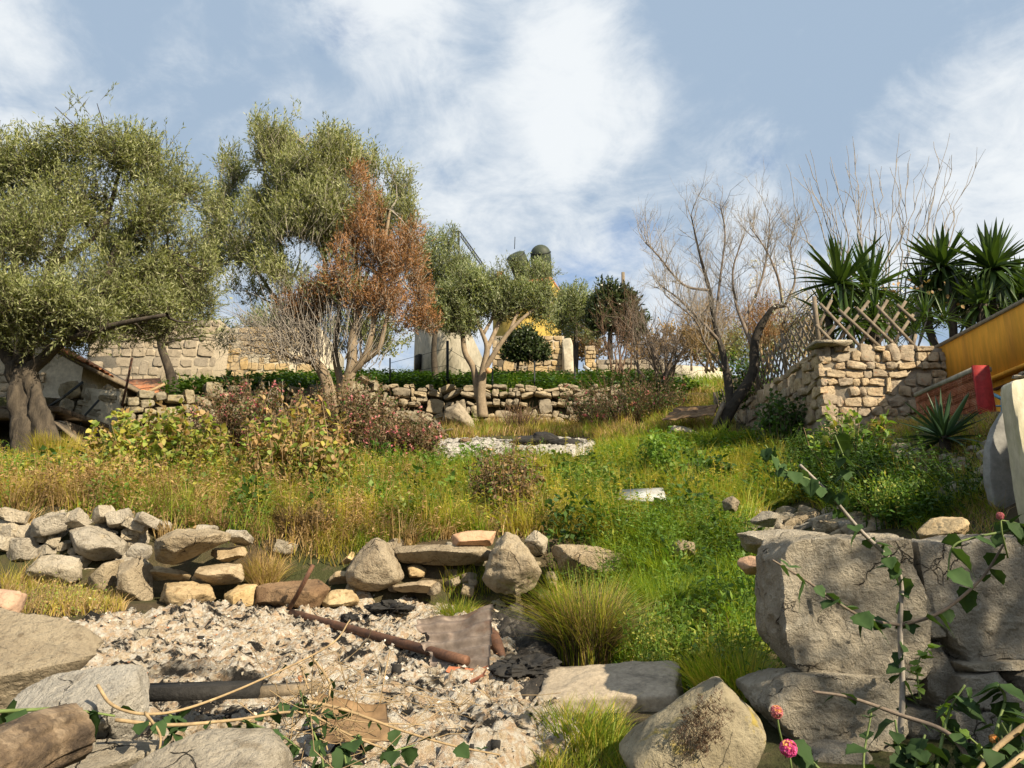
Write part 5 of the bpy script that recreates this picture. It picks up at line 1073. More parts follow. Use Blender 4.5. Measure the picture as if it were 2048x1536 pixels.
# ---------------- bare trees
def grow(mbk, p, d, L, r, lev, rs, bias, wander=.22, tips=None, kids=(2, 4)):
    n = 5; pts = [p]; q = p.copy(); dd = d.copy()
    for _ in range(n):
        dd = unit((dd + rs.normal(size=3) * wander * .5 + bias * .10)[None])[0]; q = q + dd * L / n; pts.append(q)
    pts = np.array(pts); mbk.tube(pts if r > .006 else pts[[0, 2, 5]], np.linspace(r, r * .55, n + 1 if r > .006 else 3), 5 if r > .015 else 3, False)
    if tips is not None and lev == 0: tips.append(q)
    if lev > 0:
        for k in range(rs.integers(*kids)):
            j = rs.integers(2, n + 1); nd = unit((dd + rs.normal(size=3) * .55 + bias * .25)[None])[0]
            grow(mbk, pts[j], nd, L * rs.uniform(.5, .8), r * .55, lev - 1, rs, bias, wander, tips, kids)
AT = empty('almond_tree', W(1437, 860, 14), 'bare black trunked almond leaning over the bank', 'tree'); d0 = 14.0; mbk = MB()
spec = [([(1436, 862, 0), (1460, 818, 0), (1490, 775, 0), (1507, 736, 0), (1511, 677, 0), (1531, 638, -.1), (1548, 615, -.2), (1570, 611, -.2)], .125, .04), ([(1462, 816, 0), (1454, 755, .1), (1446, 709, .2), (1430, 650, .3), (1419, 581, .4), (1399, 507, .4), (1382, 430, .4)], .085, .012),
        ([(1419, 581, .4), (1366, 569, .2), (1316, 511, 0), (1290, 485, 0)], .04, .012), ([(1509, 700, 0), (1486, 647, .2), (1471, 602, .4), (1466, 540, .5), (1488, 469, .5)], .06, .015), ([(1566, 611, -.2), (1556, 556, -.2), (1531, 498, -.1), (1500, 455, 0)], .045, .012), ([(1436, 680, .2), (1400, 640, 0), (1360, 600, -.2), (1320, 570, -.3)], .05, .012),
        ([(1570, 611, -.2), (1590, 560, -.2), (1580, 500, -.1), (1590, 450, 0)], .035, .01), ([(1452, 745, .1), (1412, 690, -.2), (1390, 640, -.4), (1330, 590, -.5)], .04, .01), ([(1486, 647, .2), (1520, 570, .5), (1535, 500, .6), (1540, 430, .6)], .04, .012), ([(1430, 650, .3), (1440, 560, .6), (1450, 470, .7), (1440, 410, .7)], .04, .012)]
tips = limbs(mbk, spec[:2], d0, 6, 10, .14, 9); mbk.build('trunk', M['bark_dark'], AT, True); mbk = MB(); limbs(mbk, [(a_, b_ * .75, c_ * .7) for a_, b_, c_ in spec[2:]], d0, 6, 8, .10, 9); mbk.build('limbs', M['twig'], AT, True)
tw = MB(); rs = np.random.default_rng(5); end = []
for pts, r0, r1 in spec[1:]:
    p = smooth_path([W(a, b, d0 + c) for a, b, c in pts], 6)
    for j in range(len(p) // 3, len(p)):
        for _ in range(2):
            d = unit((p[j] - p[j - 1])[None])[0] * .5 + rs.normal(size=3) * .6 + [0, 0, .45]; grow(tw, p[j], unit(d[None])[0], rs.uniform(.3, .65), .0075, 2, rs, np.array([0, 0, 1.]), .3, end, (2, 5))
tw.build('twigs', M['twig_pale'], AT)
end = np.array(end); px, py = proj(end); k = (px > 1500) & (px < 1680) & (py > 520) & (py < 690); E = end[k]
E = np.concatenate([E, np.array([W(rs.uniform(1545, 1665), rs.uniform(575, 690), 13.6 + rs.uniform(-.5, .3)) for _ in range(300)])])
P5 = np.repeat(E, 5, 0) + rs.normal(size=(len(E) * 5, 3)) * .012; V, q, t = leaf_mesh(P5, rs.normal(size=P5.shape), rs.normal(size=P5.shape), .028, .024, 'lance'); mk('blossom', V, [t], M['blossom'], AT)
tw2 = MB()
for _ in range(36):
    a = W(rs.uniform(1560, 1600), rs.uniform(640, 700), 13.7); b = W(rs.uniform(1545, 1665), rs.uniform(570, 680), 13.5 + rs.uniform(-.4, .3)); tw2.tube(curve(a, b, 5, .1, rs), np.linspace(.010, .003, 5), 3, False)
tw2.build('blossom_twigs', M['twig'], AT)
FT = empty('fig_shrub', W(1780, 690, 14.6), 'bare fig with long upswept pale shoots behind the yucca', 'shrub'); mbk = MB(); d0 = 14.6; rs = np.random.default_rng(6)
B0 = W(1772, 640, d0); B0[2] = 4.85
tipz = [(900, 190), (1015, 120), (1220, 55), (1190, 100), (1445, 40), (1690, 40), (1800, 200), (1690, 160), (1750, 400), (1500, 140), (1590, 150), (1640, 250), (1090, 260), (960, 190), (1300, 190), (1730, 310), (1360, 200), (1110, 180), (1440, 200), (1240, 300), (1560, 330), (1040, 280)]
for k, (zx, zy) in enumerate(tipz):
    tx, ty = 1200 + zx / 2.415, 250 + zy / 2.415; dp = rs.uniform(-.8, .8); side = (tx - 1772)
    m1 = W(1772 + side * .55 + rs.normal() * 10, 640 - (640 - ty) * .25 + abs(side) * .05, d0 + dp * .5); m2 = W(1772 + side * .72 + rs.normal() * 8, 640 - (640 - ty) * .55, d0 + dp * .8)
    p = smooth_path([B0 + rs.normal(size=3) * .1, m1, m2, W(tx, ty, d0 + dp)], 7); p[1:-1] += rs.normal(size=(len(p) - 2, 3)) * .02; mbk.tube(p, np.linspace(.022, .004, len(p)), 5, False)
    for j in range(6, len(p) - 2, 2):
        if rs.random() < .75: grow(mbk, p[j], unit((p[j + 1] - p[j] + rs.normal(size=3) * .06 + [0, 0, .03])[None])[0], rs.uniform(.35, .9), .010, 1 if rs.random() < .5 else 0, rs, np.array([0, 0, 1.]), .22, None, (1, 3))
for _ in range(120):   # dry drooping thicket at its foot
    a = B0 + np.array([rs.uniform(-.6, 1.2), rs.normal() * .4, rs.uniform(.2, .9)]); b = a + np.array([rs.uniform(-.6, .9), rs.normal() * .4, rs.uniform(-.2, .5)]); mbk.tube(curve(a, b, 4, .1, rs), np.linspace(.012, .004, 4), 4, False)
mbk.build('shoots', M['twig_pale'], FT)
V, q, t = leaf_mesh(np.array([W(rs.normal(1772, 70), rs.uniform(560, 640), d0 - .5 + rs.normal() * .4) for _ in range(110)]), rs.normal(size=(110, 3)) - [0, 0, .5], rs.normal(size=(110, 3)), .09, .06, 'ovate'); mk('withered_leaves', V, [t], M['dryleaf'], FT)
def thorn(name, label, base, d0, cx_, cy_, rx, ry, n, mat, seed, r=.05, lev=3, mul=1.0, cat='tree'):
    T = empty(name, W(*base, d0), label, cat); mbk = MB(); rs = np.random.default_rng(seed); b0 = W(*base, d0)
    for k in range(n):
        tgt = W(cx_ + rs.uniform(-1, 1) * rx * .6, cy_ + rs.uniform(-1, .4) * ry * .6, d0 + rs.uniform(-1, 1) * rx * d0 / FPX * .7); p = curve(b0 + rs.normal(size=3) * [.15, .15, 0], tgt, 7, .08, rs); mbk.tube(p, np.linspace(r, r * .3, 7), 6, False, .08)
        for j in (3, 4, 5, 6):
            for _ in range(3): grow(mbk, p[j], unit((unit((p[j] - p[j - 1])[None])[0] * .6 + rs.normal(size=3) * .6)[None])[0], rs.uniform(.4, .8) * mul, r * .22, lev - 1, rs, np.array([0, 0, .8]), .3)
    mbk.build('branches', M[mat], T); return T
thorn('thorn_tree', 'bare twiggy thorn tree with an orange bird scarer behind the bramble mound', (1325, 790), 21, 1318, 680, 120, 90, 15, 'twig', 71)
thorn('thorn_bush', 'brown leafless bush below the glossy evergreen', (1240, 760), 23, 1235, 660, 60, 60, 8, 'twig_red', 72, .035)
for k, (cx_, cy_, rx, ry, lab) in enumerate([(1420, 640, 60, 60, 'dry brown thicket behind the almond trunk'), (1530, 640, 60, 60, 'straw brown thicket behind the lattice fence'), (1620, 650, 40, 50, 'tangled dry bush between lattice fence and yucca')]):
    T = thorn('dry_thicket', lab, (cx_, 745, ), 19 - k * 1.5, cx_, cy_, rx, ry, 9, 'cane', 80 + k, .03, 3, 1.1, 'bush')
    d_ = 19 - k * 1.5; P, u, bi, C = crown_pts([(cx_, cy_ + 15, rx, ry, 0)], d_, 500, 90 + k); foliage(T, 'dry_leaves', P, u, M['dead'] if k == 1 else M['dryleaf'], 8, .07, .02, 95 + k, up=1.2)

# ---------------- rosettes: yucca, agave
def sword(name, L, wd, droop, mat, segs=7, seed=0):
    t = np.linspace(0, 1, segs + 1); w = wd * np.minimum(1, .55 + t * 1.6) * (1 - t ** 2.2) * .5 + .0008; x = L * t; z = -droop * L * t ** 2.2; V = []
    for i in range(segs + 1): V += [(x[i], w[i], z[i] + w[i] * .45), (x[i], 0, z[i]), (x[i], -w[i], z[i] + w[i] * .45)]
    q = []
    for i in range(segs):
        a = i * 3; q += [[a, a + 1, a + 4, a + 3], [a + 1, a + 2, a + 5, a + 4]]
    return mesh_data(name, np.array(V), [np.array(q)], mat, True)
yl = [sword('leaf', 1, .085, dr, M['yucca']) for dr in (.03, .14, .32, .6)]; al = [sword('leaf', 1, .13, dr, M['agave']) for dr in (.0, .05, .12)]
def rosette(parent, c, n, L, pool, rs, lo=-35, hi=85, wid=1.0, ax=(0, 0, 1)):
    q0 = Vector((0, 0, 1)).rotation_difference(Vector(ax)).to_matrix()
    for k in range(n):
        el = R(lo + (hi - lo) * (k + .5) / n + rs.normal() * 6); az = k * 2.39996 + rs.normal() * .2; LL = L * rs.uniform(.8, 1.1) * (1 if el > 0 else .9)
        rot = q0 @ Matrix.Rotation(az, 3, 'Z') @ Matrix.Rotation(-el, 3, 'Y') @ Matrix.Rotation(rs.normal() * .3, 3, 'X'); pi_ = 0 if el > .9 else 1 if el > .35 else min(len(pool) - 1, 2 + int(rs.random() < .4))
        inst('leaf', pool[pi_], np.asarray(c) + np.array(rot @ Vector((.03, 0, 0))), rot, (LL, LL * wid, LL), parent)
rs = np.random.default_rng(9)
YU = empty('yucca_plant', W(1710, 690, 12.3), 'broad dark yucca with sword leaves behind the lattice fence', 'yucca')
for cx_, cy_, n, L, dd in [(1680, 570, 66, .98, 0), (1742, 580, 60, .95, .3), (1655, 630, 34, .68, .2), (1750, 640, 46, .75, -.1), (1700, 650, 50, .7, -.2)]:
    c = W(cx_, cy_, 12.3 + dd); rosette(YU, c, n, L, yl, rs, -40, 86, 1.05); MB().tube(curve(np.array([c[0] * .98 + .1, 12.4, 4.7]), c, 5, .04, rs), .06, 8).build('stem', M['bark'], YU, True)
YT2 = empty('yucca_tree', W(1890, 640, 15), 'shaggy dark green yucca tree beside the ochre house', 'yucca')
for cx_, cy_, n, L, dd in [(1885, 535, 125, .85, 0), (1850, 585, 85, .75, .3), (1925, 590, 90, .75, .4)]:
    c = W(cx_, cy_, 14.5 + dd); rosette(YT2, c, n, L, yl, rs, -85, 80, 1.6); MB().tube(curve(np.array([c[0], 14.6, 4.7]), c, 5, .04, rs), .08, 8).build('stem', M['bark'], YT2, True)
YT3 = empty('yucca_tree', W(1985, 640, 14), 'bright topped bushy yucca tree above the ochre roof line', 'yucca')
for cx_, cy_, n, L, dd in [(1985, 540, 150, .95, 0), (2040, 590, 75, .8, .4), (1965, 610, 70, .7, -.1)]:
    c = W(cx_, cy_, 13.8 + dd); rosette(YT3, c, n, L, yl, rs, -85, 85, 1.5); MB().tube(curve(np.array([c[0], 13.9, 4.7]), c, 5, .04, rs), .08, 8).build('stem', M['bark'], YT3, True)
YS = empty('yucca_plant', W(1800, 670, 12.8), 'low yucca clump behind the fence post beside the ochre wall', 'yucca')
for cx_, cy_, n, L in [(1800, 640, 34, .55), (1850, 630, 36, .55), (1830, 665, 30, .5), (1890, 640, 30, .5)]: rosette(YS, W(cx_, cy_, 13.0), n, L, yl, rs, -20, 80, 1.0)
AG = empty('agave_plant', W(1893, 905, 7.3), 'dark spiky agave on the bank before the brick wall', 'agave')
c = W(1888, 878, 7.3); rosette(AG, c, 58, .46, al, rs, -25, 82, .9)
for k in range(3): MB().tube([c + [rs.normal() * .03, rs.normal() * .03, -.25], c + [0, 0, .03]], .05, 10).build('stem', M['bark_dark'], AG, True) if k == 0 else None
# ================================================================ grass and weeds
def scatter(n, box, poly, seed, thr=None, nsc=.8, lift=0.0):
    """ground points whose picture position falls in a photo polygon"""
    rs = np.random.default_rng(seed); x = rs.uniform(box[0], box[1], n); y = rs.uniform(box[2], box[3], n); z = H(x, y) + lift; P = np.stack([x, y, z], 1); px, py = proj(P)
    k = inpoly(px, py, poly) & ~((x > 1.1) & (x < 1.95) & (y > 8.0) & (y < 9.5)) & ~((np.hypot(x + .06, (y - 8.25) * .8) < .42) & (rs.random(n) < .85))
    if thr is not None: k &= (fbm2(x * nsc, y * nsc, seed + 77, 3) > thr + rs.normal(size=n) * .12)
    return P[k]
class Grass:
    def __init__(s): s.m = MB()
    def add(s, P, h, w, seed, lean=(.15, .8), seg=2, az=None):
        rs = np.random.default_rng(seed); n = len(P); 
        if n == 0: return s
        hh = h * rs.uniform(.35, 1.25, n) * np.clip(.85 + .95 * fbm(P * 1.9, seed, 3), .25, 2.0); V, q, t = blades_mesh(P - [0, 0, .02], hh, w * rs.uniform(.7, 1.3, n), rs.uniform(0, 6.28, n) if az is None else az + rs.normal(size=n) * .7, rs.uniform(*lean, n), seg); s.m.add(V, q, t); return s
FIELD = [(-60, 940), (130, 950), (200, 925), (430, 925), (700, 935), (860, 948), (1000, 940), (1180, 930), (1250, 925), (1560, 925), (1620, 1000), (1490, 1035), (1450, 1085), (1330, 1130), (1250, 1092), (1100, 1078), (900, 1078), (800, 1095), (700, 1135), (560, 1130), (450, 1080), (300, 1060), (200, 1050), (-60, 1055)]
SLOPE = [(1090, 1160), (1250, 1092), (1460, 1085), (1535, 1125), (1535, 1350), (1505, 1440), (1345, 1370), (1200, 1320), (1090, 1200)]
RIGHT = [(1180, 930), (1200, 895), (1330, 884), (1500, 880), (1580, 900), (1560, 935), (1400, 945)]
BACK = [(700, 880), (860, 868), (960, 850), (1200, 850), (1450, 862), (1480, 885), (1200, 890), (1180, 875), (1000, 872), (870, 882)]
BANK = [(1560, 915), (1700, 890), (1790, 935), (1860, 950), (1980, 985), (1985, 1000), (1900, 1060), (1780, 1060), (1650, 1030), (1600, 1000)]
LEFT = [(-60, 930), (60, 915), (200, 900), (230, 940), (180, 1010), (-60, 1030)]
box = (-7.5, 5.0, 6.2, 14.0)
g1, g2, g3 = Grass(), Grass(), Grass()
P = scatter(280000, box, FIELD, 201); rs = np.random.default_rng(3); px, py = proj(P); nz = fbm2(P[:, 0] * .8, P[:, 1] * .8, 55, 3) + .25 * rs.normal(size=len(P))
dry = nz + .8 * sstep(1000, 1060, py) * (px < 1000) - .35 * (px > 1100) + .30 * (px < 520) - .14; yel = fbm2(P[:, 0] * 1.1 + 9, P[:, 1] * 1.1, 66, 3) + .2 * rs.normal(size=len(P)) + .45 * ((px > 1380) & (py > 950))
gapn = fbm2(P[:, 0] * 2.1 + 5, P[:, 1] * 1.6, 91, 3); lim = rs.random(len(P)) < np.clip(.62 + .75 * gapn, .06, 1.0) * np.where((px < 540) & (py < 1005), .35, .62)
a = lim & (dry > .42); b = lim & ~a & (yel > .18); c = lim & ~a & ~b
g3.add(P[a], .30, .008, 1, (.3, 1.3)); g2.add(P[b], .36, .008, 2, (.2, 1.1)); g1.add(P[c], .36, .009, 3, (.2, 1.1))
P = scatter(60000, (-.2, 2.3, 3.4, 8.0), SLOPE, 202, -.15, 2.2); r_ = rs.random(len(P)); px, py = proj(P)
g1.add(P[r_ < .45], .26, .008, 4, (.2, .9)); g2.add(P[(r_ > .45) & (r_ < .6)], .24, .008, 5); g3.add(P[(r_ > .6) & (r_ < .72)], .2, .007, 6, (.5, 1.2))
P = scatter(60000, (.5, 5.2, 11, 17), RIGHT, 203); r_ = rs.random(len(P)); g1.add(P[r_ < .5], .26, .014, 7); g2.add(P[r_ > .72], .26, .014, 8)
P = scatter(90000, (-5, 5, 14, 20), BACK, 204); r_ = rs.random(len(P)); g3.add(P[r_ < .4], .28, .016, 9, (.3, 1)); g2.add(P[(r_ > .4) & (r_ < .6)], .26, .016, 10); g1.add(P[(r_ > .6) & (r_ < .75)], .28, .016, 11)
P = scatter(90000, (2.2, 5.0, 4.6, 12.0), BANK, 205); r_ = rs.random(len(P)); g1.add(P[r_ < .35], .2, .008, 12); g3.add(P[(r_ > .35) & (r_ < .52)], .18, .008, 13, (.4, 1.1)); g2.add(P[(r_ > .52) & (r_ < .66)], .2, .008, 14)
P = scatter(90000, (-9.5, -4.5, 7, 14), LEFT, 206); r_ = rs.random(len(P)); g2.add(P[r_ < .5], .24, .011, 15); g3.add(P[r_ > .65], .22, .011, 16)
P = scatter(30000, (-4.6, -2.6, 4.6, 7.2), [(0, 1165), (60, 1160), (240, 1190), (250, 1225), (120, 1235), (20, 1225)], 207); g3.add(P[::2], .22, .007, 17, (.2, .8)); g2.add(P[1::4], .2, .006, 18)
P = scatter(30000, (.0, 1.5, 2.2, 4.2), [(1090, 1455), (1250, 1450), (1260, 1540), (1240, 1640), (1060, 1640)], 208); g1.add(P[::2], .16, .006, 19, (.3, 1.0), 3); g2.add(P[1::3], .15, .005, 20, (.3, 1.0), 3)
P = scatter(16000, (-.6, 1.4, 5.5, 7.2), [(860, 1150), (985, 1140), (980, 1200), (900, 1205)], 209); g1.add(P[::2], .24, .007, 21); g2.add(P[1::3], .2, .007, 22)
P = scatter(60000, (-12, 12, 20, 32), [(300, 700), (1450, 700), (1450, 800), (300, 800)], 210); g1.add(P[::3], .35, .03, 23)
P = scatter(60000, (2.0, 7.0, 14, 23), [(1285, 800), (1460, 770), (1475, 885), (1300, 885)], 211); r_ = rs.random(len(P)); g3.add(P[r_ < .4], .26, .016, 24, (.3, 1.1)); g1.add(P[r_ > .75], .26, .016, 25); g2.add(P[(r_ > .4) & (r_ < .55)], .24, .016, 26)
P = scatter(40000, (2.4, 4.4, 4.2, 7.2), [(1840, 1000), (2010, 985), (2010, 1075), (1820, 1090)], 212); g1.add(P[::3], .14, .006, 27, (.3, 1.1)); g3.add(P[1::4], .13, .006, 28, (.4, 1.2))
P = scatter(60000, (3.2, 5.1, 5.6, 10.5), [(1740, 850), (1990, 826), (2000, 900), (1960, 970), (1800, 950)], 213); g3.add(P[::3], .13, .007, 29, (.4, 1.3)); g2.add(P[1::7], .13, .006, 30, (.3, 1.1)); g1.add(P[2::8], .12, .006, 31, (.3, 1.1))
tag(g1.m.build('green_grass', M['grass'], None, False, (0, 0, 0)), 'bright green grass covering the terraced slope', 'grass', kind='stuff')
tag(g2.m.build('yellow_grass', M['grass_y'], None, False, (0, 0, 0)), 'yellowing grass mixed through the slope', 'grass', kind='stuff')
tag(g3.m.build('dry_grass', M['straw'], None, False, (0, 0, 0)), 'dry straw coloured grass above the stone row', 'grass', kind='stuff')
# leafy ground cover
def cover(name, label, P, mat, per, L, Wd, h, seed, kind='ovate'):
    rs = np.random.default_rng(seed); n = len(P); base = np.repeat(P, per, 0); az = rs.uniform(0, 6.28, n * per); hh = h * rs.random(n * per) ** .8 * np.repeat(.6 + .5 * rs.random(n), per)
    Q = base + np.stack([np.cos(az) * .09, np.sin(az) * .09, hh], 1) * rs.uniform(.3, 1.3, (n * per, 1)) * [1, 1, 0] + np.stack([0 * az, 0 * az, hh], 1); D = np.stack([np.cos(az), np.sin(az), rs.uniform(-.3, .5, n * per)], 1)
    V, q, t = leaf_mesh(Q, D, np.array([0, 0, 1.]) + rs.normal(size=(n * per, 3)) * .35, L * rs.uniform(.6, 1.3, n * per), Wd * rs.uniform(.6, 1.2, n * per), kind); return tag(mk(name, V, [t], mat, None, False, (0, 0, 0)), label, 'weeds', kind='stuff')
P = scatter(30000, (-8, 5, 15, 26), [(340, 740), (640, 735), (800, 748), (1000, 750), (1170, 752), (1460, 745), (1460, 800), (1160, 800), (720, 800), (380, 830), (300, 815)], 220)
P = P[P[:, 1] > yt_line(P[:, 0]) + .1]; cover('terrace_weeds', 'dark green leafy weeds along the top of the terrace', P[:4000], M['weed_d'], 11, .11, .085, .46, 221, 'lance')
P = scatter(26000, (.3, 5.2, 10.5, 17), [(1190, 950), (1230, 905), (1330, 885), (1520, 878), (1570, 905), (1540, 945), (1380, 965)], 222); cover('low_weeds', 'fresh green low weeds beside the grey ash patch', P[:2400], M['weed'], 9, .065, .05, .22, 223, 'lance')
P = scatter(26000, (2.0, 5.0, 4.5, 11), [(1500, 890), (1700, 885), (1800, 940), (1900, 1050), (1780, 1060), (1620, 1000), (1540, 940)], 224); cover('bank_weeds', 'leafy green weeds climbing the shaded bank', P[:2200], M['weed_d'], 9, .06, .045, .16, 225, 'lance')
P = scatter(20000, (.0, 2.3, 3.6, 8.0), [(1260, 1000), (1450, 1000), (1460, 1085), (1530, 1130), (1530, 1200), (1260, 1120), (1180, 1060)], 226); cover('slope_weeds', 'bushy green weeds on the slope beside the stone row', P[:800], M['weed'], 12, .045, .024, .36, 227, 'lance')
P = scatter(20000, (.2, 2.2, 3.2, 6.5), [(1240, 1230), (1400, 1200), (1530, 1240), (1520, 1400), (1380, 1370), (1230, 1310)], 228); cover('yellow_weeds', 'yellow green weeds in the sunlit gap beside the block wall', P[:700], M['mallow'], 9, .032, .018, .22, 229, 'lance')

P = scatter(30000, (-7, 1, 6.8, 11), [(-40, 960), (300, 940), (560, 960), (760, 1000), (960, 1000), (960, 1070), (700, 1120), (540, 1080), (200, 1025), (-40, 1040)], 230); cover('dry_weeds', 'tangled dry brown weeds above the stone row', P[:1700], M['dryleaf'], 10, .045, .018, .30, 231, 'lance')
P = scatter(30000, (-7, 4, 6.8, 12), [(150, 940), (700, 945), (1250, 935), (1560, 935), (1480, 1040), (1250, 1085), (900, 1070), (500, 1040), (150, 1010)], 232); cover('field_weeds', 'yellow green broad leaved weeds scattered in the grass', P[:2000:1], M['mallow'], 9, .06, .034, .36, 233, 'lance')
# bushy weed clumps that break up the grass
def clumps(name, label, poly, bx_, cnt, mat, seed, h=(.25, .6), r=(.12, .32), L=.055, Wd=.03, dens=150):
    rs = np.random.default_rng(seed); C = scatter(6000, bx_, poly, seed); C = C[rs.permutation(len(C))[:cnt]]; PP, DD = [], []
    for c in C:
        hh, rr = rs.uniform(*h), rs.uniform(*r); n = int(dens * rr / .22 * hh / .4) + 20; u = unit(rs.normal(size=(n, 3))) * (rs.random((n, 1)) ** .4); u[:, 2] = np.abs(u[:, 2]); PP.append(c + u * [rr, rr, hh]); DD.append(u * [1, 1, .6] + rs.normal(size=(n, 3)) * .5)
    P = np.concatenate(PP); D = np.concatenate(DD); n = len(P); V, q, t = leaf_mesh(P, D, np.array([0, 0, 1.]) + rs.normal(size=(n, 3)) * .5, L * rs.uniform(.5, 1.4, n), Wd * rs.uniform(.6, 1.3, n), 'lance', bend=.3); return tag(mk(name, V, [t], mat, None, False, (0, 0, 0)), label, 'weeds', kind='stuff')
clumps('green_weed_bushes', 'bushy green weeds rising through the grass', FIELD, (-7.5, 4.8, 7.2, 13.5), 60, M['weed'], 251)
clumps('yellow_weed_bushes', 'bushy yellow green weeds rising through the grass', FIELD, (-7.5, 4.8, 7.2, 13.5), 60, M['mallow'], 252, L=.05, Wd=.032)
clumps('dry_weed_bushes', 'bushy dried weeds above the stone heap', [(-60, 960), (560, 950), (800, 1000), (780, 1080), (-60, 1050)], (-7.5, 0, 6.9, 12), 45, M['dryleaf'], 253, (.2, .5), L=.05, Wd=.018)
clumps('slope_weed_bushes', 'bushy green weeds on the slope beside the split block', SLOPE, (.0, 2.3, 3.8, 8), 40, M['weed'], 254, (.15, .42), (.08, .22), .05, .03, 170)
clumps('slope_dark_weeds', 'dark leafy weeds on the slope left of the block wall', SLOPE, (.0, 2.3, 3.8, 8), 24, M['weed_d'], 255, (.2, .4), (.1, .22), .055, .036, 150)
clumps('slope_pale_weeds', 'yellowed weeds on the slope left of the block wall', SLOPE, (.0, 2.3, 3.8, 8), 16, M['mallow'], 256, (.15, .4), (.08, .18), .04, .02, 150)
# arching grass clumps
def grass_clumps(name, label, poly, bx_, cnt, mat, seed, h=(.3, .6), w=.011, nb=70, thr=None, nsc=.9):
    rs = np.random.default_rng(seed); C = scatter(9000, bx_, poly, seed, thr, nsc); C = C[rs.permutation(len(C))[:cnt]]; n = len(C); rr = rs.uniform(.04, .14, n); hh = rs.uniform(*h, n); az = rs.uniform(0, 6.28, n * nb); r_ = np.repeat(rr, nb) * np.sqrt(rs.random(n * nb))
    P = np.repeat(C, nb, 0) + np.stack([np.cos(az) * r_, np.sin(az) * r_, 0 * az - .02], 1); V, q, t = blades_mesh(P, np.repeat(hh, nb) * rs.uniform(.4, 1.15, n * nb), w * rs.uniform(.6, 1.3, n * nb), az + rs.normal(size=n * nb) * .7, rs.uniform(.15, 1.3, n * nb), 3, .7); m = MB(); m.add(V, q, t); return tag(m.build(name, mat, None, False, (0, 0, 0)), label, 'grass', kind='stuff')
MID = [(640, 950), (860, 948), (1180, 935), (1560, 930), (1600, 1000), (1470, 1060), (1250, 1085), (900, 1075), (760, 1080), (680, 1020)]
grass_clumps('lime_grass_clumps', 'lime green arching grass clumps in the middle of the slope', MID, (-3, 4.8, 7.2, 13.5), 210, M['grass'], 261)
grass_clumps('yellow_grass_clumps', 'sunny yellow arching grass clumps in the middle of the slope', MID, (-3, 4.8, 7.2, 13.5), 170, M['grass_y'], 262)
grass_clumps('straw_clumps', 'straw coloured grass clumps above the stone row', [(-60, 985), (560, 985), (900, 1020), (900, 1080), (680, 1130), (-60, 1055)], (-7.5, .5, 6.8, 10), 130, M['straw'], 263, (.2, .45))
grass_clumps('slope_grass_clumps', 'green arching grass clumps left of the block wall', SLOPE, (.0, 2.3, 3.6, 8), 110, M['grass'], 264, (.2, .5), .008)
clumps('big_leaf_weeds', 'broad leaved bright weeds among the grass clumps', MID, (-3, 4.8, 7.2, 13), 46, M['weed'], 265, (.2, .5), (.15, .36), .095, .07, 110)
clumps('dark_leaf_weeds', 'dark leafy weeds among the grass', FIELD, (-7.5, 4.8, 7.4, 13.5), 46, M['weed_d'], 266, (.25, .55), (.15, .4), .08, .055, 120)
# tall stalky weeds standing above the grass
def stalks(name, label, P, mat, smat, h, per, L, Wd, seed):
    rs = np.random.default_rng(seed); n = len(P); top = P + np.stack([rs.normal(size=n) * .10, rs.normal(size=n) * .10, h * rs.uniform(.5, 1.15, n)], 1); V, q = twigs_mesh(P - [0, 0, .03], top, .0035, .0015)
    t = np.repeat(rs.random(n * per)[:, None] ** .7, 1, 1); A = np.repeat(P, per, 0) * (1 - t) + np.repeat(top, per, 0) * t; az = rs.uniform(0, 6.28, n * per); D = np.stack([np.cos(az), np.sin(az), rs.uniform(-.5, .9, n * per)], 1)
    V2, _, t2 = leaf_mesh(A, D, np.array([0, 0, 1.]) + rs.normal(size=(n * per, 3)) * .5, L * rs.uniform(.5, 1.3, n * per), Wd * rs.uniform(.6, 1.2, n * per), 'lance', bend=.4); m = MB(); m.add(V, q); m.add(V2, None, t2)
    return tag(m.build(name, mat, None, False, (0, 0, 0)), label, 'weeds', kind='stuff')
P = scatter(40000, (-7.5, 4.8, 7.0, 13.5), FIELD, 240, .10, 1.3); stalks('tall_green_weeds', 'tall green stalky weeds standing in the grass', P[:700], M['weed'], None, .55, 22, .055, .018, 241)
P = scatter(40000, (-7.5, 4.8, 7.0, 13.5), FIELD, 242, .12, 1.2); stalks('tall_yellow_weeds', 'tall yellow green seeding weeds in the grass', P[:700], M['grass_y'], None, .55, 20, .05, .013, 243)
P = scatter(40000, (-7.5, 2.0, 6.9, 11.5), FIELD, 244, .10, 1.2); P = P[P[:, 0] < -.6]; stalks('dead_weed_stalks', 'dead brown weed stalks above the stone row', P[:900], M['dryleaf'], None, .48, 18, .05, .016, 245)
P = scatter(30000, (.0, 2.3, 3.6, 8.0), SLOPE, 246); stalks('slope_stalks', 'green stalky weeds on the slope left of the block wall', P[:420], M['weed'], None, .42, 24, .04, .012, 247)
P = scatter(30000, (1.8, 5.0, 4.5, 12), BANK, 248); stalks('bank_stalks', 'tall weeds on the shaded bank below the brick wall', P[:500], M['weed_d'], None, .42, 20, .05, .02, 249)
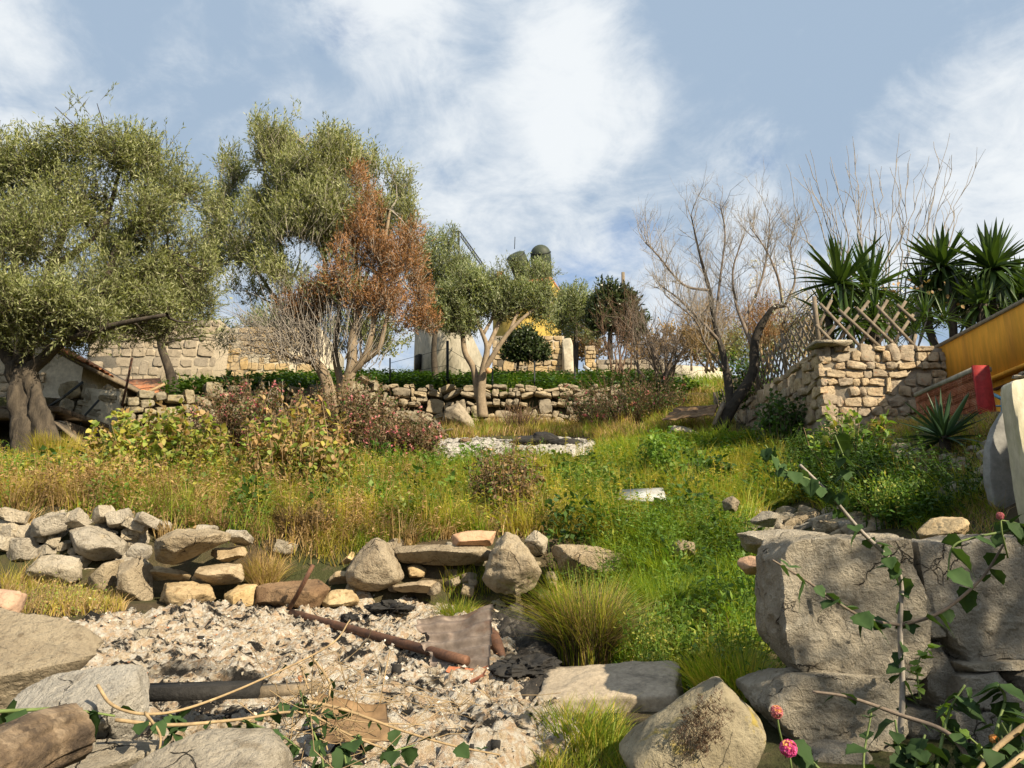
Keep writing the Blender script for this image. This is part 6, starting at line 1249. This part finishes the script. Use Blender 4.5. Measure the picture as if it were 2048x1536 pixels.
# ---------------- tussocks (each a thing)
def tussock(name, label, px, py, d, R0, n, h, w, mats, seed, lean=(.25, 1.15), seg=4, z=None):
    rs = np.random.default_rng(seed); c = W(px, py, d); c[2] = float(H(c[0], c[1])) if z is None else z; T = empty(name, c, label, 'grass tussock'); frac = np.cumsum([m[1] for m in mats]); r_ = rs.random(n) * frac[-1]; lo = 0
    for (mt, f, hs), hi in zip(mats, frac):
        k = int(((r_ >= lo) & (r_ < hi)).sum()); lo = hi; az = rs.uniform(0, 6.28, k); rr = R0 * np.sqrt(rs.random(k)); P = c + np.stack([np.cos(az) * rr, np.sin(az) * rr, 0 * az], 1)
        V, q, t = blades_mesh(P, h * hs * rs.uniform(.5, 1.15, k), w * rs.uniform(.7, 1.3, k), az + rs.normal(size=k) * 1.0, rs.uniform(*lean, k) * rs.uniform(.5, 1.35, k), seg, .75); mk('blades', V, [q, t], M[mt], T)
tussock('grass_tussock', 'dry straw tussock arching over the ochre stones', 530, 1150, 6.85, .10, 1100, .42, .006, [('straw', .75, 1), ('grass_y', .25, .9)], 1, (.1, .9))
tussock('burnt_tussock', 'big grass tussock with burnt black base beside the rusty sheet', 1170, 1300, 4.9, .16, 3400, .62, .006, [('burnt', .45, .8), ('grass', .25, 1), ('straw', .2, .9), ('grass_y', .15, 1)], 2, (.15, 1.1))
tussock('grass_tussock', 'vivid green tussock glowing against the block wall', 1455, 1330, 4.0, .16, 900, .34, .008, [('grass', .45, 1.0), ('grass_y', .55, 1.0)], 3, (.2, .9))
tussock('grass_tussock', 'dark green tussock behind the burnt one', 1330, 1230, 5.6, .2, 1700, .42, .007, [('grass', .8, 1), ('weed', .2, 1)], 4, (.2, 1.1))
tussock('grass_tussock', 'yellow green tussock at the foot of the old olive', 110, 925, 11.8, .30, 1500, .50, .012, [('grass_y', .8, 1), ('straw', .2, .9)], 5, (.1, .7))
tussock('grass_tussock', 'scorched dark tussock above the scorched slab', 600, 1110, 7.4, .22, 1300, .34, .007, [('burnt', .7, 1), ('straw', .3, .9)], 6, (.3, 1.2))
tussock('grass_tussock', 'thin green tuft at the end of the long flat slab', 915, 1190, 6.3, .12, 500, .26, .006, [('grass', .7, 1), ('grass_y', .3, .9)], 7)
tussock('grass_tussock', 'fresh green tuft before the concrete beam', 1170, 1500, 3.35, .14, 420, .22, .006, [('grass', .7, 1), ('grass_y', .3, .9)], 8, (.3, 1.1))

# ---------------- shrubs
def shrub(name, label, cx_, cy_, rx, ry, d, rd, n_stem, n_leaf, L, Wd, mats, stem, seed, kind='auto', flowers=None, droop=.2, base_spread=.4, stem_r=.007, cat='shrub', curvy=.12, tiers=(.35, 1.0)):
    kind = ('ovate' if d < 11.5 and L > .05 else 'lance') if kind == 'auto' else kind; Wd = Wd * (1.25 if kind == 'lance' else 1)
    rs = np.random.default_rng(seed); C = W(cx_, cy_, d); sc = d / FPX; ax = np.array([rx * sc, rd, ry * sc]); b = np.array([C[0], C[1], float(H(C[0], C[1]))]); T = empty(name, b, label, cat); mbk = MB(); A, Dv = [], []
    for k in range(n_stem):
        u = unit(rs.normal(size=(1, 3)))[0] * rs.random() ** .4; e = C + u * ax; s0 = np.array([C[0] + (e[0] - C[0]) * base_spread + rs.normal() * .05, C[1] + (e[1] - C[1]) * base_spread, 0]); s0[2] = float(H(s0[0], s0[1])) - .03
        if e[2] < s0[2] + .1: e[2] = s0[2] + .1 + rs.random() * .15
        p = curve(s0, e, 7, curvy, rs); mbk.tube(p[::2], np.linspace(stem_r, stem_r * .35, 4), 3, False); t = rs.uniform(*tiers, max(1, n_leaf // n_stem)); i = np.minimum((t * 6).astype(int), 5); f = (t * 6 - i)[:, None]
        A.append(p[i] * (1 - f) + p[i + 1] * f); Dv.append(p[i + 1] - p[i])
    A = np.concatenate(A); Dv = unit(np.concatenate(Dv)); n = len(A); mbk.build('stems', M[stem], T); out = unit(rs.normal(size=(n, 3))); P = A + out * rs.uniform(0, .05, (n, 1)); D = unit(out + Dv * .5 - np.array([0, 0, droop]) * 2 * rs.random((n, 1)))
    r_ = rs.random(n); lo = 0
    for nm, mt, f in mats:
        k = (r_ >= lo) & (r_ < lo + f); lo += f
        if k.sum() == 0: continue
        V, q, t = leaf_mesh(P[k], D[k], np.array([0, -.3, 1.]) + rs.normal(size=(k.sum(), 3)) * .6, L * rs.uniform(.5, 1.3, k.sum()), Wd * rs.uniform(.5, 1.2, k.sum()), kind); mk(nm, V, [t], M[mt], T)
    if flowers:
        nf, mt, fs = flowers; idx = rs.choice(n, nf); F0 = A[idx] + unit(rs.normal(size=(nf, 3)) + [0, -.5, .5]) * .04; F5 = np.repeat(F0, 6, 0) + rs.normal(size=(nf * 6, 3)) * fs * .4
        V, q, t = leaf_mesh(F5, rs.normal(size=F5.shape), rs.normal(size=F5.shape), fs, fs * .9, 'lance'); mk('flowers', V, [t], M[mt], T)['kind'] = 'stuff'
    return T
shrub('mallow_shrub', 'yellowing mallow bush in front of the mossy wall', 330, 890, 155, 88, 10.2, .8, 200, 7500, .085, .075, [('leaves', 'mallow', .72), ('dry_leaves', 'dryleaf', .28)], 'cane', 301)
shrub('mallow_shrub', 'low tangled mallow spread with dry stalks on the left grass', 230, 965, 210, 62, 9.0, .8, 260, 7500, .055, .04, [('leaves', 'mallow', .5), ('dry_leaves', 'dryleaf', .5)], 'cane', 302)
shrub('withered_shrub', 'tall shrub hung with withered tan leaves', 590, 890, 118, 118, 9.4, .6, 190, 5000, .095, .05, [('dry_leaves', 'dryleaf', .55), ('leaves', 'mallow', .45)], 'cane', 303, droop=.8)
shrub('flowering_bramble', 'brown bramble with pink flowers behind the withered shrub', 500, 835, 145, 95, 12.9, .9, 480, 15000, .055, .04, [('leaves', 'bramble', .8), ('green_leaves', 'weed_d', .2)], 'twig_red', 304, flowers=(170, 'pink', .045))
shrub('flowering_bramble', 'wide brown bramble with pink flowers below the tall olive', 695, 832, 130, 95, 13.8, .9, 480, 15000, .055, .04, [('leaves', 'bramble', .85), ('green_leaves', 'weed_d', .15)], 'twig_red', 305, flowers=(150, 'pink', .045))
shrub('flowering_bramble', 'purplish bramble with pink flowers left of the grey ash patch', 810, 880, 96, 70, 13.2, .8, 400, 11000, .052, .036, [('leaves', 'bramble', .9), ('green_leaves', 'weed_d', .1)], 'twig_red', 306, flowers=(170, 'pink', .045))
shrub('bramble_mound', 'dark arching bramble mound right of the small olive', 1250, 795, 150, 62, 18.3, 1.4, 420, 10000, .06, .036, [('leaves', 'bramble', .5), ('green_leaves', 'weed_d', .5)], 'twig_red', 307, flowers=(60, 'pink', .05), stem_r=.009)
shrub('terrace_shrub', 'dark green leafy shrub on the terrace left of the tall olive', 470, 775, 130, 34, 18.2, .8, 140, 4200, .09, .065, [('leaves', 'weed_d', .75), ('light_leaves', 'weed', .25)], 'weed_d', 330)
shrub('dead_bramble', 'tangle of dead brown stems at the foot of the terrace wall', 1040, 830, 56, 36, 18.6, .6, 190, 500, .05, .02, [('dry_leaves', 'dryleaf', 1.0)], 'twig_red', 308, stem_r=.010)
shrub('dry_shrub', 'brown dried shrub standing before the grey ash patch', 1010, 965, 88, 105, 8.5, .4, 230, 6500, .055, .026, [('dry_leaves', 'dryleaf', .3), ('brown_leaves', 'bramble', .5), ('leaves', 'weed', .2)], 'twig_red', 309, droop=.6)
shrub('leafy_bush', 'fresh green round leaved bush beside the grey ash patch', 1325, 895, 52, 46, 10.8, .35, 60, 1500, .06, .052, [('leaves', 'weed', 1.0)], 'weed', 310)
shrub('leafy_bush', 'dark leaved low bush right of the fresh green bush', 1410, 930, 60, 26, 10.4, .4, 60, 1200, .08, .07, [('leaves', 'weed_d', 1.0)], 'weed_d', 311)
shrub('leafy_bush', 'grey green low leafy plant in front of the ash patch', 1170, 945, 80, 24, 10.2, .4, 60, 1100, .08, .07, [('leaves', 'weed', .7), ('yellow_leaves', 'mallow', .3)], 'weed', 312)
shrub('wall_creeper', 'sprawling vine with yellow green leaves before the rubble wall', 1690, 870, 95, 65, 8.6, .4, 46, 520, .085, .075, [('leaves', 'lantana_y', .45), ('green_leaves', 'weed', .3), ('dry_leaves', 'mallow', .25)], 'cane', 313)
shrub('nettle_patch', 'upright green nettles on the shaded bank', 1790, 985, 90, 50, 6.9, .5, 130, 3400, .035, .018, [('leaves', 'weed', .6), ('yellow_leaves', 'mallow', .4)], 'weed', 314, base_spread=.9, curvy=.03)
shrub('ivy_bush', 'green ivy bush around the almond trunk', 1495, 725, 52, 40, 15.0, .6, 60, 1800, .075, .06, [('leaves', 'weed_d', .7), ('light_leaves', 'weed', .3)], 'twig', 315)
shrub('ivy_bush', 'dark ivy hanging down the side of the rubble wall', 1555, 815, 60, 42, 11.9, .3, 70, 1900, .07, .06, [('leaves', 'weed_d', 1.0)], 'twig', 316)
shrub('leafy_bush', 'sunlit green bush on the terrace beside the pale wall', 1385, 775, 40, 18, 21.0, .6, 50, 900, .12, .08, [('leaves', 'weed', 1.0)], 'twig', 317)
shrub('bare_sapling', 'small pale leafless sapling in the bramble', 560, 790, 34, 50, 14.0, .3, 14, 14, .02, .01, [('buds', 'bramble', 1.0)], 'twig_pale', 318, stem_r=.016, base_spread=.1)
shrub('weed_clump', 'dry weed clump in front of the pale stone heap', 130, 1190, 100, 36, 5.9, .3, 110, 1700, .018, .010, [('dry_leaves', 'straw', .4), ('leaves', 'mallow', .6)], 'cane', 319, base_spread=.9, stem_r=.003)
shrub('weed_clump', 'yellow flowering weed clump right of the burnt tussock', 1310, 1260, 40, 66, 4.5, .2, 50, 1300, .022, .012, [('leaves', 'mallow', .7), ('light_leaves', 'lantana_y', .3)], 'weed', 320, base_spread=.7, stem_r=.003)

# ================================================================ foreground lantana and canes
def toothed_leaf(name, mat, seed):
    rs = np.random.default_rng(seed); n = 9; t = np.linspace(0, 1, n); w = .36 * np.sin(np.minimum(1, t * 1.25 + .06) ** .75 * math.pi) ** .9 * (1 - t ** 6); w = w * (1 + .10 * np.where(np.arange(n) % 2, 1, -1)); w[0] = .02; w[-1] = 0; bend = -.22 * t ** 2 + .02 * np.sin(t * 9 + seed)
    V = []
    for i in range(n): V += [(t[i], w[i], bend[i] + w[i] * .25), (t[i], w[i] * .5, bend[i] + w[i] * .22 + .012), (t[i], 0, bend[i]), (t[i], -w[i] * .5, bend[i] + w[i] * .22 + .012), (t[i], -w[i], bend[i] + w[i] * .25)]
    q = [[a * 5 + k, a * 5 + k + 1, a * 5 + k + 6, a * 5 + k + 5] for a in range(n - 1) for k in range(4)]; return mesh_data(name, np.array(V), [np.array(q)], mat, True)
lan = [toothed_leaf('leaf', M['lantana'], s) for s in range(3)]; lany = [toothed_leaf('leaf', M['lantana_y'], s) for s in range(2)]
stalk = M['cane']; green_stalk = m_plain('green_stalk', (.15, .20, .06), (.10, .14, .04), 20, .7, .2)
def put_leaf(T, p, az, el, L, pool, rs, roll=0):
    rot = Matrix.Rotation(az, 3, 'Z') @ Matrix.Rotation(-el, 3, 'Y') @ Matrix.Rotation(roll, 3, 'X'); return inst('leaf', pool[rs.integers(len(pool))], p, rot, (L, L * .95, L), T)
def vine(T, pts, r, leaves, rs, pool, L=.07, mat=None, t0=.1, nm='stem', dr=-.55):
    p = smooth_path([W(a, b, c) for a, b, c in pts], 8); MB().tube(p, np.linspace(r, r * .5, len(p)), 7, True, .05).build(nm, mat or stalk, T, True)
    for k in range(leaves):
        t = t0 + (1 - t0) * (k + rs.random() * .6) / leaves; i = min(int(t * (len(p) - 1)), len(p) - 2); put_leaf(T, p[i] + rs.normal(size=3) * .004, rs.uniform(0, 6.28), rs.normal() * .45 + dr, 1.2 * L * rs.uniform(.6, 1.2), pool, rs, rs.normal() * .4)
def lantana_flower(T, c, r, rs, inner='orange', outer='magenta'):
    n = 46; u = unit(rs.normal(size=(n, 3)) + [0, -.5, .5]); P = c + u * r * .55; ctr = (u @ unit(np.array([[0, -.6, .7]]))[0]) > .93
    for nm, k, mt in (('outer_petals', ~ctr, outer), ('inner_petals', ctr, inner)):
        Pk, uk = np.repeat(P[k], 4, 0), np.repeat(u[k], 4, 0); t = unit(np.cross(uk, rs.normal(size=uk.shape))); V, q, tr = leaf_mesh(Pk, t * .9 + uk * .35, uk, r * .46, r * .40, 'ovate', 0, .1); mk(nm, V, [tr], M[mt], T)
rs = np.random.default_rng(44)
LT = empty('lantana_plant', W(1800, 1600, 2.3), 'leggy lantana with dark toothed leaves in front of the block wall', 'plant')
vine(LT, [(1800, 1480, 2.7), (1805, 1380, 2.7), (1800, 1260, 2.7), (1802, 1165, 2.7), (1780, 1120, 2.65), (1720, 1060, 2.6), (1660, 990, 2.55), (1600, 930, 2.5)], .010, 34, rs, lan, .066, M['twig_pale'])
vine(LT, [(1802, 1250, 2.7), (1880, 1225, 2.65), (1960, 1160, 2.6), (2010, 1085, 2.55)], .007, 9, rs, lan, .075, M['twig'])
vine(LT, [(1800, 1250, 2.7), (1740, 1240, 2.65), (1690, 1215, 2.6), (1610, 1160, 2.55), (1545, 1120, 2.5)], .006, 14, rs, lan, .08, M['twig'])
vine(LT, [(1960, 1560, 2.3), (1900, 1470, 2.35), (1800, 1430, 2.4), (1700, 1395, 2.4), (1625, 1383, 2.4)], .008, 6, rs, lan, .05, M['twig'])
vine(LT, [(2080, 1430, 2.2), (2000, 1490, 2.2), (1940, 1560, 2.15)], .010, 10, rs, lan, .09, M['cane']); vine(LT, [(2090, 1480, 2.15), (2020, 1530, 2.1), (1960, 1580, 2.1)], .009, 4, rs, lan, .08, M['cane'])
vine(LT, [(1860, 1600, 2.3), (1880, 1500, 2.35), (1900, 1420, 2.4), (1930, 1370, 2.4)], .006, 16, rs, lan, .085, green_stalk); vine(LT, [(1780, 1600, 2.3), (1800, 1520, 2.35), (1790, 1440, 2.4)], .006, 12, rs, lan, .08, green_stalk)
vine(LT, [(2000, 1600, 2.2), (1990, 1480, 2.25), (2010, 1400, 2.3), (1995, 1370, 2.3)], .006, 14, rs, lan, .09, green_stalk); vine(LT, [(1700, 1600, 2.3), (1640, 1540, 2.35), (1600, 1500, 2.35), (1575, 1480, 2.3)], .006, 10, rs, lan, .085, green_stalk)
vine(LT, [(1840, 1620, 2.3), (1830, 1540, 2.3), (1850, 1470, 2.35)], .006, 14, rs, lan, .08, green_stalk)
vine(LT, [(1840, 1400, 3.1), (1835, 1330, 3.1), (1860, 1290, 3.1)], .004, 22, rs, lany, .045, green_stalk, dr=0)
vine(LT, [(1990, 1520, 2.6), (1900, 1440, 2.6), (1880, 1410, 2.6)], .004, 10, rs, lany, .05, green_stalk, dr=0)
vine(LT, [(2090, 1035, 2.5), (2020, 1060, 2.5), (1950, 1075, 2.5), (1905, 1095, 2.5), (1895, 1160, 2.5)], .005, 7, rs, lan, .08, green_stalk); vine(LT, [(2090, 1080, 2.5), (2040, 1050, 2.5), (2000, 1040, 2.5)], .005, 8, rs, lan, .085, green_stalk)
vine(LT, [(1660, 990, 2.55), (1620, 960, 2.5), (1570, 940, 2.5), (1530, 890, 2.5)], .005, 15, rs, lan, .062, green_stalk); vine(LT, [(1680, 1000, 2.55), (1690, 930, 2.5), (1670, 870, 2.5)], .004, 12, rs, lan, .06, green_stalk)
for a_ in range(7):
    x0_ = rs.uniform(1760, 2060); vine(LT, [(x0_, 1620, 2.3), (x0_ + rs.normal() * 30, 1540, 2.35), (x0_ + rs.normal() * 40, 1450 + rs.uniform(-30, 40), 2.4)], .005, 9, rs, lan, .075, green_stalk)
for px, py, d, r, nm, inn, outr in [(1577, 1497, 2.25, .030, 'bright magenta lantana bloom', 'orange', 'magenta'), (1553, 1424, 2.35, .024, 'faded pink lantana bloom', 'orange', 'pink'), (2000, 1032, 2.45, .016, 'small pink lantana bloom by the plaster wall', 'pink', 'pink'), (1988, 1478, 2.25, .016, 'small orange lantana bloom', 'orange', 'orange')]:
    c = W(px, py, d); fl = empty('flower_head', c); fl.parent = LT; fl.location = tuple(c - wl(LT)); fl['label'] = nm; lantana_flower(fl, c, r, rs, inn, outr)
    MB().tube([c - [0, 0, .006], c + [.01, .02, -.05], c + [.03, .04, -.13]], .003, 5).build('flower_stem', green_stalk, LT)
CP_ = empty('cut_canes', W(500, 1450, 2.6), 'tangle of cut dry canes with wilting leaves across the pit edge', 'plant')
for pts, r, n, L, mt in [([(195, 1370, 2.4), (225, 1410, 2.38), (290, 1428, 2.4), (380, 1415, 2.5), (520, 1360, 2.7), (660, 1290, 2.9), (700, 1240, 3.0)], .0055, 3, .05, 'cane'), ([(-20, 1424, 2.2), (60, 1420, 2.22), (130, 1418, 2.25), (230, 1432, 2.3)], .006, 9, .075, None), ([(230, 1440, 2.35), (340, 1450, 2.4), (470, 1440, 2.5), (600, 1425, 2.6), (700, 1470, 2.65), (800, 1510, 2.7)], .006, 14, .055, 'cane'),
                         ([(430, 1470, 2.5), (520, 1430, 2.6), (600, 1390, 2.7)], .005, 5, .05, 'cane'), ([(600, 1400, 2.7), (690, 1420, 2.75), (800, 1460, 2.8), (900, 1490, 2.85), (1000, 1510, 2.9)], .006, 8, .06, 'cane'), ([(620, 1310, 2.9), (660, 1370, 2.85), (640, 1440, 2.75), (655, 1500, 2.6)], .005, 10, .05, 'cane'),
                         ([(600, 1330, 2.9), (630, 1400, 2.8), (700, 1440, 2.8), (850, 1450, 2.9)], .004, 4, .05, 'cane'), ([(650, 1560, 2.4), (640, 1500, 2.5), (610, 1420, 2.6), (600, 1380, 2.7)], .004, 16, .05, None), ([(700, 1560, 2.4), (690, 1500, 2.5), (720, 1470, 2.55)], .004, 9, .07, None), ([(800, 1570, 2.5), (780, 1510, 2.55), (830, 1490, 2.6)], .004, 6, .06, None),
                         ([(340, 1480, 2.4), (350, 1440, 2.45), (330, 1425, 2.45)], .004, 8, .065, None), ([(480, 1440, 2.55), (560, 1470, 2.5), (600, 1500, 2.45)], .004, 10, .045, None), ([(780, 1300, 3.4), (760, 1400, 3.2), (750, 1460, 3.1)], .003, 0, .05, 'cane'), ([(60, 1440, 2.25), (40, 1470, 2.2), (70, 1500, 2.2)], .004, 6, .06, None), ([(290, 1425, 2.4), (320, 1470, 2.35), (315, 1520, 2.3)], .005, 3, .05, 'cane')]:
    vine(CP_, pts, r, n, rs, lan if mt or rs.random() < .6 else lan, L, M[mt] if mt else green_stalk, nm='cane')
# thin fine stalks in the tangle (one part)
mb = MB()
for _ in range(90):
    a = W(rs.uniform(540, 720), rs.uniform(1330, 1520), rs.uniform(2.55, 2.95)); b = a + np.array([rs.normal() * .12, rs.normal() * .08, rs.uniform(-.12, .16)]); mb.tube(curve(a, b, 5, .2, rs), .0016, 3, False)
for _ in range(60):
    a = W(rs.uniform(740, 1000), rs.uniform(1380, 1500), rs.uniform(3.2, 3.7)); a[2] = max(a[2], .95); b = a + np.array([rs.normal() * .14, rs.normal() * .08, rs.uniform(-.08, .08)]); mb.tube(curve(a, b, 5, .2, rs), .0018, 3, False)
mb.build('dry_stalks', M['cane'], CP_)['kind'] = 'stuff'
# dead moss on the tilted block
mb = MB(); c = W(1405, 1455, 2.72); n = 1500; a = rs.uniform(0, 6.28, n); r_ = np.sqrt(rs.random(n)) * .10 * (1 + .5 * np.sin(a * 3 + 1) * np.sin(a * 5)) ; P = c + np.stack([np.cos(a) * r_ * .75 + np.sin(a) * r_ * .15, np.abs(r_) * .1, np.sin(a) * r_ * 1.0], 1)
for k in range(0): pass
V, q, t = blades_mesh(P, rs.uniform(.006, .022, n), np.full(n, .003), rs.uniform(0, 6.28, n), rs.uniform(.8, 2.2, n), 2); tag(mk('dead_moss', V, [q, t], M['moss'], None), 'dark brown dead moss clump on the tilted block', 'moss')
